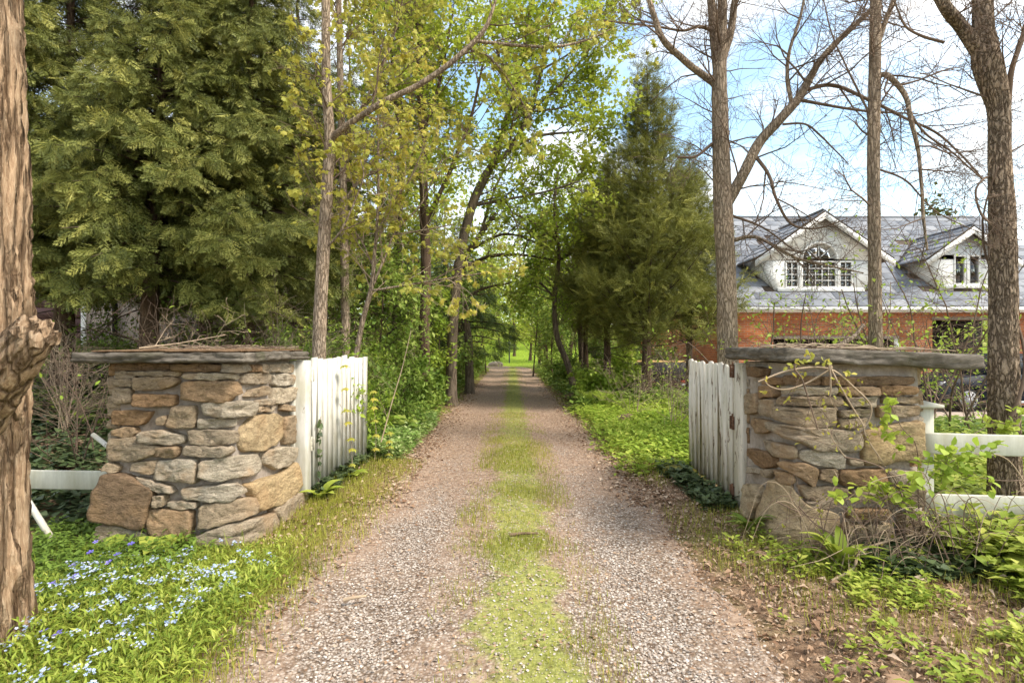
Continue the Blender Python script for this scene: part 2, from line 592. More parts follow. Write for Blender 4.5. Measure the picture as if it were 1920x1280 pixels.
def drive_mat():
    k = NT('gravel_track')
    co = k.coords()
    vor = k.n('ShaderNodeTexVoronoi')
    vor.inputs['Scale'].default_value = 52
    k.l(co, vor.inputs['Vector'])
    sp = k.n('ShaderNodeSeparateColor')
    k.l(vor.outputs['Color'], sp.inputs[0])
    stones = k.ramp(sp.outputs[0], [(.0, (.22, .17, .135)), (.45, (.37, .305, .255)), (.8, (.49, .42, .36)), (1, (.62, .555, .495))])
    gap = k.ramp(vor.outputs['Distance'], [(.28, (1, 1, 1)), (.62, (.42, .36, .30))])
    gravel = k.mix(1.0, stones, gap, 'MULTIPLY')
    n1 = k.noise(co, 1.6, 6, .65, .4)
    n2 = k.noise(k.coords((1, .7, 1)), 26, 5, .75)
    duff = k.ramp(n2, [(.28, (.095, .06, .04)), (.48, (.27, .18, .125)), (.70, (.46, .345, .255))])
    geo = k.n('ShaderNodeNewGeometry')
    sep = k.n('ShaderNodeSeparateXYZ')
    k.l(geo.outputs['Position'], sep.inputs[0])
    # needles and dead leaves gather away from the wheel tracks, and more so further up the drive
    ax = k.n('ShaderNodeMath', operation='ABSOLUTE'); k.l(sep.outputs['X'], ax.inputs[0])
    off = k.n('ShaderNodeMath', operation='SUBTRACT'); k.l(ax.outputs[0], off.inputs[0]); off.inputs[1].default_value = .72
    ab = k.n('ShaderNodeMath', operation='ABSOLUTE'); k.l(off.outputs[0], ab.inputs[0])
    trk = k.n('ShaderNodeMapRange'); k.l(ab.outputs[0], trk.inputs['Value'])
    trk.inputs['From Min'].default_value = .05; trk.inputs['From Max'].default_value = .55
    up = k.n('ShaderNodeMapRange'); k.l(sep.outputs['Y'], up.inputs['Value'])
    up.inputs['From Min'].default_value = 3.0; up.inputs['From Max'].default_value = 9.0
    up.inputs['To Max'].default_value = .42
    s1 = k.n('ShaderNodeMath', operation='MULTIPLY_ADD'); k.l(trk.outputs[0], s1.inputs[0]); s1.inputs[1].default_value = .24; k.l(n1, s1.inputs[2])
    s2 = k.n('ShaderNodeMath', operation='ADD'); k.l(s1.outputs[0], s2.inputs[0]); k.l(up.outputs[0], s2.inputs[1])
    f = k.ramp(s2.outputs[0], [(.55, BLK), (.82, (.9, .9, .9))])
    # a low mat of moss and seedling grass down the middle
    xm = k.n('ShaderNodeMath', operation='SUBTRACT'); k.l(sep.outputs['X'], xm.inputs[0]); xm.inputs[1].default_value = .05
    xa = k.n('ShaderNodeMath', operation='ABSOLUTE'); k.l(xm.outputs[0], xa.inputs[0])
    mm = k.n('ShaderNodeMapRange'); k.l(xa.outputs[0], mm.inputs['Value'])
    mm.inputs['From Min'].default_value = .10; mm.inputs['From Max'].default_value = .62; mm.inputs['To Min'].default_value = .34; mm.inputs['To Max'].default_value = -.30
    n5 = k.noise(co, 2.4, 7, .75, .8)
    ms = k.n('ShaderNodeMath', operation='ADD'); k.l(mm.outputs[0], ms.inputs[0]); k.l(n5, ms.inputs[1])
    mf = k.ramp(ms.outputs[0], [(.62, BLK), (.76, (.75, .75, .75))])
    moss = k.ramp(n2, [(.3, (.11, .13, .022)), (.5, (.22, .25, .045)), (.72, (.37, .36, .08))])
    k.color(k.mix(mf, k.mix(f, gravel, duff), moss), .93, .12)
    h = k.mix(f, vor.outputs['Distance'], n2)
    inv = k.n('ShaderNodeInvert'); k.l(vor.outputs['Distance'], inv.inputs['Color'])
    h = k.mix(f, inv.outputs[0], n2)
    k.bump(h, .9, .012)
    return k.m

M_ground = ground_mat()
M_drive = drive_mat()

def stone_mat():
    k = NT('field_stone')
    co = k.coords((1, 1, 2.2))
    n1 = k.noise(co, 13, 10, .68, .35)
    n2 = k.noise(k.coords(), 3.2, 4)
    n3 = k.noise(k.coords(), 38, 6, .7)
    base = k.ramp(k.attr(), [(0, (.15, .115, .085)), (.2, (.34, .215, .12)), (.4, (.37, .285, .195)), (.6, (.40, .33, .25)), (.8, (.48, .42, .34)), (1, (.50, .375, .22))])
    shade = k.ramp(n1, [(.28, (.50, .46, .42)), (.5, (.95, .93, .90)), (.70, (1.28, 1.25, 1.2))])
    c = k.mix(1.0, base, shade, 'MULTIPLY')
    n4 = k.noise(k.coords((1, 1, 1.6)), 85, 6, .75)
    c = k.mix(1.0, c, k.ramp(n4, [(.32, (.58, .55, .52)), (.52, (1, 1, 1)), (.72, (1.25, 1.22, 1.18))]), 'MULTIPLY')
    c = k.mix(k.ramp(n2, [(.52, BLK), (.66, (.45, .45, .45))]), c, (.42, .26, .135))     # iron staining
    c = k.mix(k.ramp(n3, [(.60, BLK), (.70, (.62, .62, .62))]), c, (.075, .058, .042))   # lichen pits
    k.color(c, .92, .12)
    b = k.bump(n1, .9, .045)
    b = k.bump(n3, .8, .014, b)
    k.bump(n4, .6, .006, b)
    return k.m

def mortar_mat():
    k = NT('mortar')
    n = k.noise(k.coords(), 30, 6, .7)
    n2 = k.noise(k.coords(), 4, 3)
    c = k.mix(1.0, k.ramp(n, [(.3, (.25, .205, .17)), (.7, (.42, .36, .31))]), k.ramp(n2, [(.3, (.75, .74, .72)), (.7, (1.1, 1.1, 1.1))]), 'MULTIPLY')
    k.color(c, .95, .1)
    k.bump(n, .8, .012)
    return k.m

def cap_mat():
    k = NT('weathered_slab')
    co = k.coords((.5, .5, 2.5))
    n = k.noise(co, 11, 8, .7, .6)
    n2 = k.noise(k.coords(), 3, 4)
    c = k.ramp(n, [(.28, (.05, .042, .034)), (.5, (.135, .115, .093)), (.72, (.26, .225, .185))])
    c = k.mix(k.ramp(n2, [(.55, BLK), (.7, (.5, .5, .5))]), c, (.055, .058, .022))
    k.color(c, .95, .1)
    k.bump(n, .9, .02)
    return k.m

def white_mat(name, wear, tint=(.74, .70, .645)):
    k = NT(name)
    co = k.coords((1, 1, .12))
    n = k.noise(co, 26, 6, .65, .4)
    n2 = k.noise(k.coords((1, 1, .45)), 5.5, 5, .6)
    n3 = k.noise(k.coords((1, 1, .3)), 13.0, 6, .7, .8)
    paint = k.ramp(n, [(.28, tuple(x * .80 for x in tint)), (.6, tint)])
    grime = k.mix(k.ramp(n2, [(.42, BLK), (.66, (.62, .62, .62))]), paint, (.36, .33, .23))
    geo = k.n('ShaderNodeNewGeometry'); sep = k.n('ShaderNodeSeparateXYZ')
    k.l(geo.outputs['Position'], sep.inputs[0])
    low = k.n('ShaderNodeMapRange'); k.l(sep.outputs['Z'], low.inputs['Value'])
    low.inputs['From Min'].default_value = .30; low.inputs['From Max'].default_value = .02     # splash-back near the soil
    low.inputs['To Max'].default_value = .5
    grime = k.mix(low.outputs[0], grime, (.36, .30, .20))
    c = k.mix(k.ramp(n3, [(wear, BLK), (wear + .035, WHT)]), grime, (.17, .125, .09))      # bare wood where paint has flaked
    k.color(c, .75, .2)
    k.bump(k.mix(.5, n, n3), .35, .006)
    return k.m

M_stone, M_mortar, M_cap = stone_mat(), mortar_mat(), cap_mat()
M_white = white_mat('painted_boards', .645, (.62, .595, .545))
M_worn = white_mat('flaking_boards', .575, (.62, .565, .485))
M_mildew = white_mat('mildewed_rail', .66, (.56, .54, .46))
M_rust = plain('rusted_iron', (.12, .06, .035), .85, .3, var=.5, scale=40, bump=.4)
M_rustdark = plain('rusted_pole', (.055, .022, .015), .8, .3, var=.4, scale=30, bump=.3)
M_dirtcap = plain('cap_debris', (.17, .105, .06), .95, .1, var=.5, scale=50, bump=.8)

M_bark_shag = plate_bark('shaggy_bark', (.16, .10, .062), (.36, .25, .165), (.58, .45, .33), 15, .085, .04)
M_bark_plate = plate_bark('furrowed_bark', (.17, .125, .092), (.32, .245, .185), (.47, .38, .30), 36, .30, .020)
M_bark_smooth = plate_bark('young_bark', (.19, .145, .11), (.35, .275, .21), (.49, .40, .32), 30, .22, .012)
M_bark_cedar = bark_mat('cedar_bark', (.035, .022, .015), (.10, .066, .045), (.19, .135, .098), 9, .08, .8, .02)
M_twig = plain('bare_twig', (.155, .105, .075), .85, .2, var=.3, scale=6)
M_twig_pale = plain('dry_stem', (.36, .27, .185), .85, .2, var=.25, scale=8)
M_twig_dark = plain('dark_twig', (.07, .047, .033), .85, .2, var=.3, scale=6)

M_cedar = leaf_mat('cedar_sprays', (.075, .090, .020), (.185, .200, .045), (.39, .37, .095), .22, inst=True)
M_cedar2 = leaf_mat('arborvitae_sprays', (.090, .098, .022), (.22, .225, .048), (.42, .40, .095), .22, inst=True)
M_hem = leaf_mat('hemlock_needles', (.045, .072, .020), (.095, .14, .036), (.18, .23, .06), .18, inst=True)
M_maple = leaf_mat('maple_leaves', (.22, .29, .028), (.40, .47, .055), (.60, .58, .10), .45)
M_maple_y = leaf_mat('new_maple_leaves', (.26, .26, .045), (.43, .42, .075), (.60, .47, .085), .42)
M_far = leaf_mat('far_leaves', (.22, .28, .04), (.40, .44, .08), (.58, .56, .15), .42)
M_bright = leaf_mat('bright_leaves', (.17, .27, .028), (.33, .44, .055), (.54, .58, .11), .42)
M_under = leaf_mat('undergrowth_leaves', (.085, .15, .022), (.20, .29, .045), (.42, .47, .11), .36)
M_pale = leaf_mat('pale_groundcover', (.09, .18, .03), (.26, .38, .09), (.55, .60, .28), .32)
M_ivy = leaf_mat('ivy_leaves', (.030, .048, .018), (.065, .095, .034), (.13, .165, .07), .15, .4, .4)
M_grass = leaf_mat('grass_blades', (.19, .215, .03), (.37, .38, .055), (.54, .47, .13), .35)
M_lush = leaf_mat('lush_leaves', (.13, .195, .024), (.28, .35, .045), (.48, .49, .10), .35)
M_litter = leaf_mat('dead_leaves', (.16, .085, .05), (.36, .235, .15), (.62, .49, .37), .12, .85, .1)
M_blue = leaf_mat('blue_petals', (.36, .46, .80), (.52, .62, .90), (.80, .82, .95), .25)
M_purple = leaf_mat('purple_petals', (.16, .13, .55), (.24, .20, .70), (.36, .30, .78), .25)
M_yellow = plain('flower_eye', (.75, .6, .12), .7, .2, var=0)
M_pebble = None
def pebble_mat():
    k = NT('pebbles')
    c = k.ramp(k.attr(), [(0, (.18, .135, .105)), (.35, (.35, .285, .235)), (.7, (.45, .385, .33)), (1, (.62, .56, .50))])
    k.color(c, .9, .2)
    return k.m
M_pebble = pebble_mat()
M_moss = plain('mossy_rock', (.17, .155, .045), .95, .1, var=.5, scale=16, bump=.6)
M_rock = plain('brown_rock', (.17, .115, .075), .95, .1, var=.45, scale=12, bump=.7)

# ------------------------------------------------------------------ the lie of the land
DRV_L, DRV_R = -1.42, 1.28
def bend(y):
    """the drive swings to the left at its far end"""
    return -9.0 * sstep(y, 34, 50) ** 2
def land(x, y):
    x, y = np.asarray(x, float), np.asarray(y, float)
    p = np.stack([x, y, np.zeros_like(x)], -1)
    xb = x - bend(y)
    z = .018 * np.exp(-(xb / .35) ** 2) - .022 * np.exp(-((np.abs(xb + .06) - .78) / .3) ** 2)
    off = np.maximum(DRV_L - xb, xb - DRV_R)
    z = z + .05 * sstep(off, 0, .5) + .10 * sstep(off, .6, 2.5) * sstep(y, 5, 9)
    z = z + .045 * fbm(p * .9, 3, 3) * sstep(off, .1, 1.2)
    z = z - .52 * sstep(x, 3.4, 6.5) * sstep(y, 6.5, 12)                   # the neighbour's yard lies lower
    z = z + 1.28 * sstep(-x, 4.2, 9.5) * sstep(y, 6.5, 12.5)              # the plot on the left lies higher
    z = z - .12 * sstep(-x, 1.45, 1.95) * (1 - sstep(y, 4.6, 6.2))          # the bed by the left pillar
    z = z + 2.6 * sstep(y, 42, 80) + 8.0 * sstep(y, 80, 220)              # lawn rises behind
    return z

def grid_mesh(xs, ys, zf, name, m, smooth=True):
    X, Y = np.meshgrid(xs, ys)
    Z = zf(X, Y)
    V = np.stack([X, Y, Z], -1).reshape(-1, 3)
    nx = len(xs)
    i, j = np.meshgrid(np.arange(len(ys) - 1), np.arange(nx - 1), indexing='ij')
    a = i * nx + j
    f = np.stack([a, a + 1, a + nx + 1, a + nx], -1).reshape(-1, 4)
    g = Geo(); g.add(V, f)
    return g.build(name, m, None, smooth)

def under_drive(x, y):
    xb = x - bend(y)
    off = np.maximum(DRV_L - xb, xb - DRV_R)
    return land(x, y) - .05 * (1 - sstep(off, -.28, -.10)) * (1 - sstep(y, 40, 44)) * sstep(y, -3.5, -3.0)

xs = np.concatenate([-np.geomspace(420, 7.2, 40), np.linspace(-7, 7, 96), np.geomspace(7.2, 420, 40)])
ys = np.concatenate([np.linspace(-60, -4.2, 16), np.linspace(-4, 16, 100), np.geomspace(16.3, 60, 50), np.geomspace(61, 500, 30)])
tag(grid_mesh(xs, ys, under_drive, 'ground', M_ground), kind='structure')

def drive_sheet():
    ys = np.concatenate([np.linspace(-3.2, 16, 200), np.geomspace(16.1, 43, 70)])
    u = np.concatenate([[-.035, -.012], np.linspace(0, 1, 46), [1.012, 1.035]])
    U, Y = np.meshgrid(u, ys)
    eL = DRV_L + .16 * fbm(np.stack([Y * 1.7, Y * 0, Y * 0], -1), 11, 4) + bend(Y)
    eR = DRV_R + .16 * fbm(np.stack([Y * 1.7, Y * 0 + 5, Y * 0], -1), 12, 4) + bend(Y)
    X = eL + (eR - eL) * U
    Z = land(X, Y) + .008 + .006 * fbm(np.stack([X * 14, Y * 14, X * 0], -1), 5, 3)
    Z = Z - .05 * (np.clip(-U, 0, 1) + np.clip(U - 1, 0, 1)) / .035
    V = np.stack([X, Y, Z], -1).reshape(-1, 3)
    nx = len(u)
    i, j = np.meshgrid(np.arange(len(ys) - 1), np.arange(nx - 1), indexing='ij')
    a = i * nx + j
    g = Geo(); g.add(V, np.stack([a, a + 1, a + nx + 1, a + nx], -1).reshape(-1, 4))
    return tag(g.build('driveway', M_drive, None, True), kind='structure')
drive_sheet()
g = Geo()
M_yard = plain('yard_gravel', (.40, .32, .26), .95, .1, var=.3, scale=8, bump=.4)
X, Y = np.meshgrid(np.linspace(5.9, 22, 24), np.linspace(11.5, 17.3, 16))
V = np.stack([X, Y, land(X, Y) + .03], -1).reshape(-1, 3)
a_ = (np.arange(15)[:, None] * 24 + np.arange(23)[None]).ravel()
g.add(V, np.stack([a_, a_ + 1, a_ + 25, a_ + 24], -1))
tag(g.build('yard_pavement', M_yard), kind='structure')

# ------------------------------------------------------------------ the stone gate pillars
def smoothpoly(poly, n=30, rng=None, corner=.16):
    """resample a stone outline, cutting its corners a little and roughening it"""
    P = np.array(poly, float)
    m = len(P)
    pts = []
    for i in range(m):
        a, b, c = P[i - 1], P[i], P[(i + 1) % m]
        la, lc = np.linalg.norm(a - b), np.linalg.norm(c - b)
        r = min(corner * min(la, lc), 3.5)
        p1, p2 = b + (a - b) / la * r, b + (c - b) / lc * r
        pts += [p1, .25 * p1 + .5 * b + .25 * p2, p2]
    pts = np.array(pts)
    seg = np.linalg.norm(np.roll(pts, -1, 0) - pts, axis=1)
    cum = np.concatenate([[0], np.cumsum(seg)])
    t = np.linspace(0, cum[-1], n, endpoint=False)
    Q = np.vstack([pts, pts[:1]])
    out = np.stack([np.interp(t, cum, Q[:, 0]), np.interp(t, cum, Q[:, 1])], -1)
    return out

def make_stone(parent, poly, surf, proud, seed, tone, n=34):
    rng = np.random.default_rng(seed)
    o = smoothpoly(poly, n)
    o = o + np.stack([fbm(np.c_[o * .11, o[:, 0] * 0] + seed, 3, 3), fbm(np.c_[o * .11, o[:, 0] * 0] + seed + 40, 4, 3)], -1) * 3.2
    c = o.mean(0)
    o = c + (o - c) * (1 + 1.3 / np.maximum(np.linalg.norm(o - c, axis=1, keepdims=True), 6))
    size = np.sqrt(abs(np.sum(o[:, 0] * np.roll(o[:, 1], -1) - o[:, 1] * np.roll(o[:, 0], -1))) / 2)
    rings = [(1.0, -.07), (1.0, proud * .62), (.975, proud * .95), (.88, proud), (.72, proud * 1.02), (.52, proud * 1.02), (.28, proud * 1.02), (0.0, proud * 1.0)]
    V = []
    tilt = rng.normal(0, .16, 2)
    ph = rng.uniform(0, 50)
    for s, h in rings:
        q = c + (o - c) * s if s > 0 else c[None]
        P, N = surf(q[:, 0], q[:, 1])
        hh = np.full(len(q), h)
        if h > 0:
            rel = (q - c) / max(size, 1)
            nz = fbm(P * np.array([11, 11, 17]) + ph, seed % 97, 4)
            face = np.round(fbm(P * 5.5 + ph, 7 + seed % 13, 2) * 5) / 5        # broken, faceted face
            hh = hh + proud * 1.3 * (rel @ tilt) + .020 * nz + .030 * face + .010 * fbm(P * 42 + ph, 3, 2)
            if s == 1.0: hh = np.minimum(hh, proud * .8)
        V.append(P + N * hh[:, None])
    jit = fbm(V[1] * 30 + ph, 5, 2)
    g = Geo()
    allv = np.vstack(V)
    f = []
    k = np.arange(n); k2 = (k + 1) % n
    quads = np.vstack([np.stack([r * n + k, r * n + k2, (r + 1) * n + k2, (r + 1) * n + k], -1) for r in range(len(rings) - 2)])
    tri = np.stack([(len(rings) - 2) * n + k, (len(rings) - 2) * n + k2, np.full(n, (len(rings) - 1) * n)], -1)
    g.add(allv, quads[:, ::-1] if surf.flip else quads, 0, tone)
    g.f.append((tri[:, ::-1] if surf.flip else tri, 0))
    ob = g.build('stone', M_stone, parent, False)
    return ob

class Surf:
    """photo pixel -> point and outward normal on a square pillar: its front face, or past the corner its face to the drive"""
    def __init__(s, side, corner_px, Df, flare):
        s.side, s.Df, s.flare = side, Df, flare
        s.c = corner_px
        s.Xi = (corner_px - 960) / F * Df
        s.flip = True
    def __call__(s, px, py):
        px, py = np.asarray(px, float), np.asarray(py, float)
        front = (px <= s.c) if s.side < 0 else (px >= s.c)
        z0 = CAM_H - (py - HZ) / F * s.Df
        D = np.full_like(px, s.Df)
        t = (px - 960) / F
        Din = np.clip(s.Xi / np.where(np.abs(t) < .05, .05 * np.sign(s.Xi), t), s.Df, s.Df + 1.3)
        D = np.where(front, D, Din)
        P = np.stack([t * D, D, CAM_H - (py - HZ) / F * D], -1)
        w = sstep(s.side * -1 * (px - s.c), -7, 7)     # 0 on the front, 1 on the drive side
        N = norm(np.stack([-s.side * w, -(1 - w), np.zeros_like(w)], -1))
        fl = s.flare * sstep(.62 - P[..., 2], 0, .62)
        P = P + N * fl[..., None]
        # rounded corner
        rr = .02 * np.exp(-((px - s.c) / 9.0) ** 2)
        return P - N * rr[..., None], N

def crop(ox, oy, sc):
    return lambda poly: [(ox + x / sc, oy + y / sc) for x, y in poly]

LC = crop(130, 630, 3.122)
left_stones = [
 [(290,155),(600,160),(600,200),(290,200)], [(612,160),(915,165),(912,206),(614,203)], [(285,206),(395,206),(392,248),(285,246)],
 [(402,206),(662,206),(655,234),(408,230)], [(690,226),(770,214),(985,220),(990,252),(700,250)], [(270,254),(385,254),(388,291),(272,291)],
 [(398,240),(640,240),(652,266),(600,306),(402,312)], [(685,264),(985,258),(990,330),(940,385),(670,372)], [(265,300),(375,302),(380,386),(270,396)],
 [(410,335),(480,338),(630,345),(634,400),(480,412),(402,402)], [(258,436),(500,440),(440,516),(258,516)], [(610,410),(745,405),(745,535),(590,530)],
 [(790,388),(925,380),(1062,386),(1050,468),(930,473),(800,456)], [(530,468),(582,468),(576,515),(530,513)], [(765,480),(985,485),(972,530),(770,536)],
 [(265,545),(395,530),(410,560),(385,585),(275,577)], [(440,560),(560,546),(680,580),(682,622),(600,632),(440,612)], [(708,545),(890,545),(982,555),(986,620),(880,632),(710,626)],
 [(250,590),(410,590),(430,615),(545,640),(500,702),(380,727),(245,720)], [(530,646),(645,640),(652,676),(630,701),(508,693)], [(690,640),(968,640),(966,680),(925,706),(675,692)],
 [(245,738),(312,755),(300,786),(220,781)], [(385,735),(533,725),(530,790),(500,804),(378,780)], [(540,722),(740,712),(763,740),(760,850),(620,836),(525,830)],
 [(785,730),(880,710),(1090,688),(1097,760),(1050,811),(900,839),(788,816)], [(235,790),(380,810),(527,882),(505,960),(480,1112),(300,1072),(165,1052),(190,900)],
 [(405,812),(520,842),(610,868),(640,905),(560,900),(440,850)], [(530,922),(592,920),(592,976),(526,976)], [(680,882),(985,852),(992,900),(965,957),(700,937)], [(606,955),(767,955),(767,992),(606,987)],
 [(500,1000),(620,1000),(742,1010),(754,1080),(720,1205),(560,1185),(495,1100)], [(800,975),(1025,940),(1032,1030),(960,1070),(800,1107)],
 [(870,1110),(1130,1032),(1147,1080),(1142,1172),(960,1245),(760,1195),(765,1150)],
 [(918,162),(1022,162),(1030,206),(916,206)], [(1034,165),(1082,165),(1082,206),(1034,206)], [(1090,165),(1197,165),(1190,209),(1090,209)], [(1202,165),(1292,165),(1288,216),(1206,206)],
 [(1005,224),(1155,214),(1166,262),(1130,276),(1000,276)], [(1172,220),(1302,225),(1296,282),(1180,291)], [(1050,312),(1162,290),(1150,340),(1045,356),(1018,352)],
 [(1182,305),(1306,300),(1300,370),(1210,396),(1170,390)], [(1082,378),(1160,370),(1155,400),(1085,406)], [(1080,416),(1182,406),(1162,442),(1085,442)], [(1225,400),(1297,410),(1290,438),(1225,432)],
 [(1060,470),(1195,450),(1225,480),(1227,590),(1180,642),(1100,672),(1000,672),(985,620),(1000,540)], [(1232,480),(1302,465),(1306,622),(1242,632),(1232,560)],
 [(1130,680),(1230,643),(1306,655),(1306,712),(1250,752),(1180,780),(1125,740)], [(1000,868),(1060,850),(1200,810),(1300,733),(1318,850),(1260,932),(1150,992),(1036,1026),(1036,950)],
 [(1140,1010),(1200,960),(1300,908),(1337,935),(1332,1072),(1215,1152),(1160,1100)],
 [(210,1085),(300,1090),(470,1130),(540,1195),(520,1260),(300,1240),(190,1180)]]
left_proud = {25: .085, 30: .06, 31: .07, 32: .085, 47: .075, 48: .09, 44: .055, 24: .06, 28: .065}
left_tone = {9: .17, 10: .2, 25: .07, 47: 1.0, 44: .97, 24: .82, 28: .78, 7: .28, 0: .1, 1: .1, 12: .82, 14: .7, 46: .84, 32: .6, 31: .45, 18: .5, 30: .3}  # first two stones toned dark: shade under the cap put into their colour

RC = crop(1370, 640, 2.91)
right_stones = [
 [(125,140),(205,145),(205,190),(130,190)], [(212,190),(302,200),(300,236),(220,230)], [(310,185),(480,190),(480,240),(310,236)], [(490,190),(660,195),(660,237),(490,237)], [(670,190),(985,190),(980,236),(670,236)],
 [(170,245),(260,245),(263,300),(180,306)], [(300,246),(562,250),(560,286),(300,286)], [(575,246),(790,246),(785,291),(575,291)], [(800,241),(985,241),(991,286),(800,291)],
 [(108,292),(175,285),(181,390),(110,396)], [(190,318),(270,318),(272,416),(195,402)], [(300,300),(592,296),(590,346),(300,346)], [(608,305),(772,300),(765,351),(638,351)], [(825,300),(1005,300),(1012,334),(825,332)],
 [(285,358),(550,358),(552,456),(420,471),(290,432)], [(580,370),(755,360),(750,402),(590,407)], [(580,420),(722,415),(702,471),(585,466)], [(790,350),(1022,350),(1024,402),(800,411)],
 [(240,438),(360,458),(700,490),(707,560),(682,601),(440,586),(330,522),(250,482)], [(135,420),(230,430),(242,480),(200,501),(140,491)], [(718,490),(880,450),(1030,430),(1042,642),(880,645),(870,660),(715,672)],
 [(208,538),(350,573),(350,641),(270,621),(213,586)], [(365,590),(460,583),(612,613),(602,691),(450,666),(365,641)], [(130,580),(252,620),(252,681),(190,691),(133,641)], [(640,640),(706,640),(706,669),(640,669)],
 [(290,658),(400,660),(462,690),(456,751),(430,781),(350,720)], [(273,698),(346,725),(346,771),(320,786),(280,756)], [(480,693),(566,690),(562,766),(475,741)], [(583,700),(832,690),(832,781),(590,776)], [(842,700),(1015,700),(1011,771),(850,771)],
 [(120,680),(191,695),(191,716),(125,711)], [(200,700),(252,700),(226,741),(205,731)], [(355,775),(470,790),(622,790),(616,846),(480,861),(400,851)], [(650,800),(900,800),(900,851),(660,851)], [(912,798),(1016,790),(1016,880),(915,880)],
 [(385,862),(542,857),(541,890),(420,896)], [(105,770),(187,790),(191,880),(152,966),(105,951)], [(225,748),(330,768),(382,880),(541,920),(541,980),(506,1152),(430,1152),(280,1082),(203,1022),(203,930)],
 [(625,905),(832,903),(832,956),(630,961)], [(905,928),(1010,928),(1016,1020),(1026,1152),(893,1142),(900,1000)], [(600,985),(690,980),(702,1050),(772,1142),(600,1122),(588,1060)], [(705,985),(852,985),(852,1142),(785,1152),(718,1060)],
 [(95,970),(170,1000),(182,1040),(150,1102),(100,1082)], [(182,1042),(250,1062),(322,1112),(290,1182),(200,1152),(170,1112)], [(335,1120),(505,1165),(620,1150),(610,1200),(350,1195)], [(630,1150),(890,1160),(1010,1165),(1000,1200),(640,1200)]]
right_proud = {37: .075, 18: .065, 20: .05, 36: .05, 43: .07, 42: .06, 22: .05, 21: .055, 25: .055}
right_tone = {20: 1.0, 37: .95, 18: .6, 38: .24, 28: .22, 22: .8, 0: .1, 1: .15, 2: .12, 3: .15, 4: .1, 7: .3, 8: .2, 36: .92, 40: .93, 41: .93, 39: .42}  # top row coloured dark to carry the cap's shade; the rest are stone colours

def core_box(parent, x0, x1, y0, y1, ztop, flare, side):
    """the mortar body behind the stones, flared at its foot"""
    g = Geo()
    nz, n = 26, 14
    zs = np.linspace(-.15, ztop, nz)
    ring = []
    for (a, b) in (((x0, y0), (x1, y0)), ((x1, y0), (x1, y1)), ((x1, y1), (x0, y1)), ((x0, y1), (x0, y0))):
        for t in np.linspace(0, 1, n, endpoint=False):
            ring.append((a[0] + (b[0] - a[0]) * t, a[1] + (b[1] - a[1]) * t))
    ring = np.array(ring)
    cen = np.array([(x0 + x1) / 2, (y0 + y1) / 2])
    V = []
    for z in zs:
        fl = 1 + flare * 1.7 * float(sstep(.62 - z, 0, .62))
        q = cen + (ring - cen) * fl
        V.append(np.c_[q, np.full(len(q), z)])
    V = np.array(V)
    m = len(ring)
    out = norm(np.c_[ring - cen, np.zeros(m)])
    V = V + out[None] * (.016 * fbm(V * 6, 4, 4))[..., None]
    i = np.arange(nz - 1)[:, None] * m; j = np.arange(m)[None]; j2 = (j + 1) % m
    g.add(V.reshape(-1, 3), np.stack([i + j, i + j2, i + m + j2, i + m + j], -1).reshape(-1, 4))
    return g.build('mortar_core', M_mortar, parent, True)

def rough_slab(name, parent, x0, x1, y0, y1, z0, z1, m, seed, tilt=0.0, edge=.02, nx=90, ny=60):
    """a quarried slab: closed box grid with broken edges"""
    g = Geo()
    u = np.linspace(0, 1, nx); w = np.linspace(0, 1, ny)
    rim = [(t, 0) for t in u[:-1]] + [(1, t) for t in w[:-1]] + [(t, 1) for t in u[::-1][:-1]] + [(0, t) for t in w[::-1][:-1]]
    rim = np.array(rim)
    n = len(rim)
    cx, cy_ = (x0 + x1) / 2, (y0 + y1) / 2
    V = []
    prof = [(.55, z0), (.96, z0), (.99, z0 + .12 * (z1 - z0)), (.998, z0 + .3 * (z1 - z0)), (.985, z0 + .45 * (z1 - z0)), (1.0, z0 + .6 * (z1 - z0)), (.992, z0 + .9 * (z1 - z0)), (.975, z1), (.55, z1 + .004), (.0, z1 + .008)]
    for s, z in prof:
        X = cx + (x0 + rim[:, 0] * (x1 - x0) - cx) * s
        Y = cy_ + (y0 + rim[:, 1] * (y1 - y0) - cy_) * s
        V.append(np.c_[X, Y, np.full(n, z)])
    V = np.array(V)
    nz = fbm(V * np.array([5, 5, 16]) + seed, seed, 4)
    out = norm(np.c_[rim - .5, np.zeros(n)])
    nz = nz + .7 * fbm(V * np.array([11, 11, 60]) + seed, seed + 7, 3)
    V = V + out[None] * (edge * 1.4 * nz)[..., None]
    V[..., 2] += edge * .5 * fbm(V * 7 + 9, seed + 1, 3)
    V[..., 2] -= tilt * (V[..., 0] - cx)
    i = np.arange(len(prof) - 1)[:, None] * n; j = np.arange(n)[None]; j2 = (j + 1) % n
    g.add(V.reshape(-1, 3), np.stack([i + j, i + j2, i + n + j2, i + n + j], -1).reshape(-1, 4))
    bot = np.arange(n)[::-1][None]
    g.f.append((bot, 0))
    return g.build(name, m, parent, False)

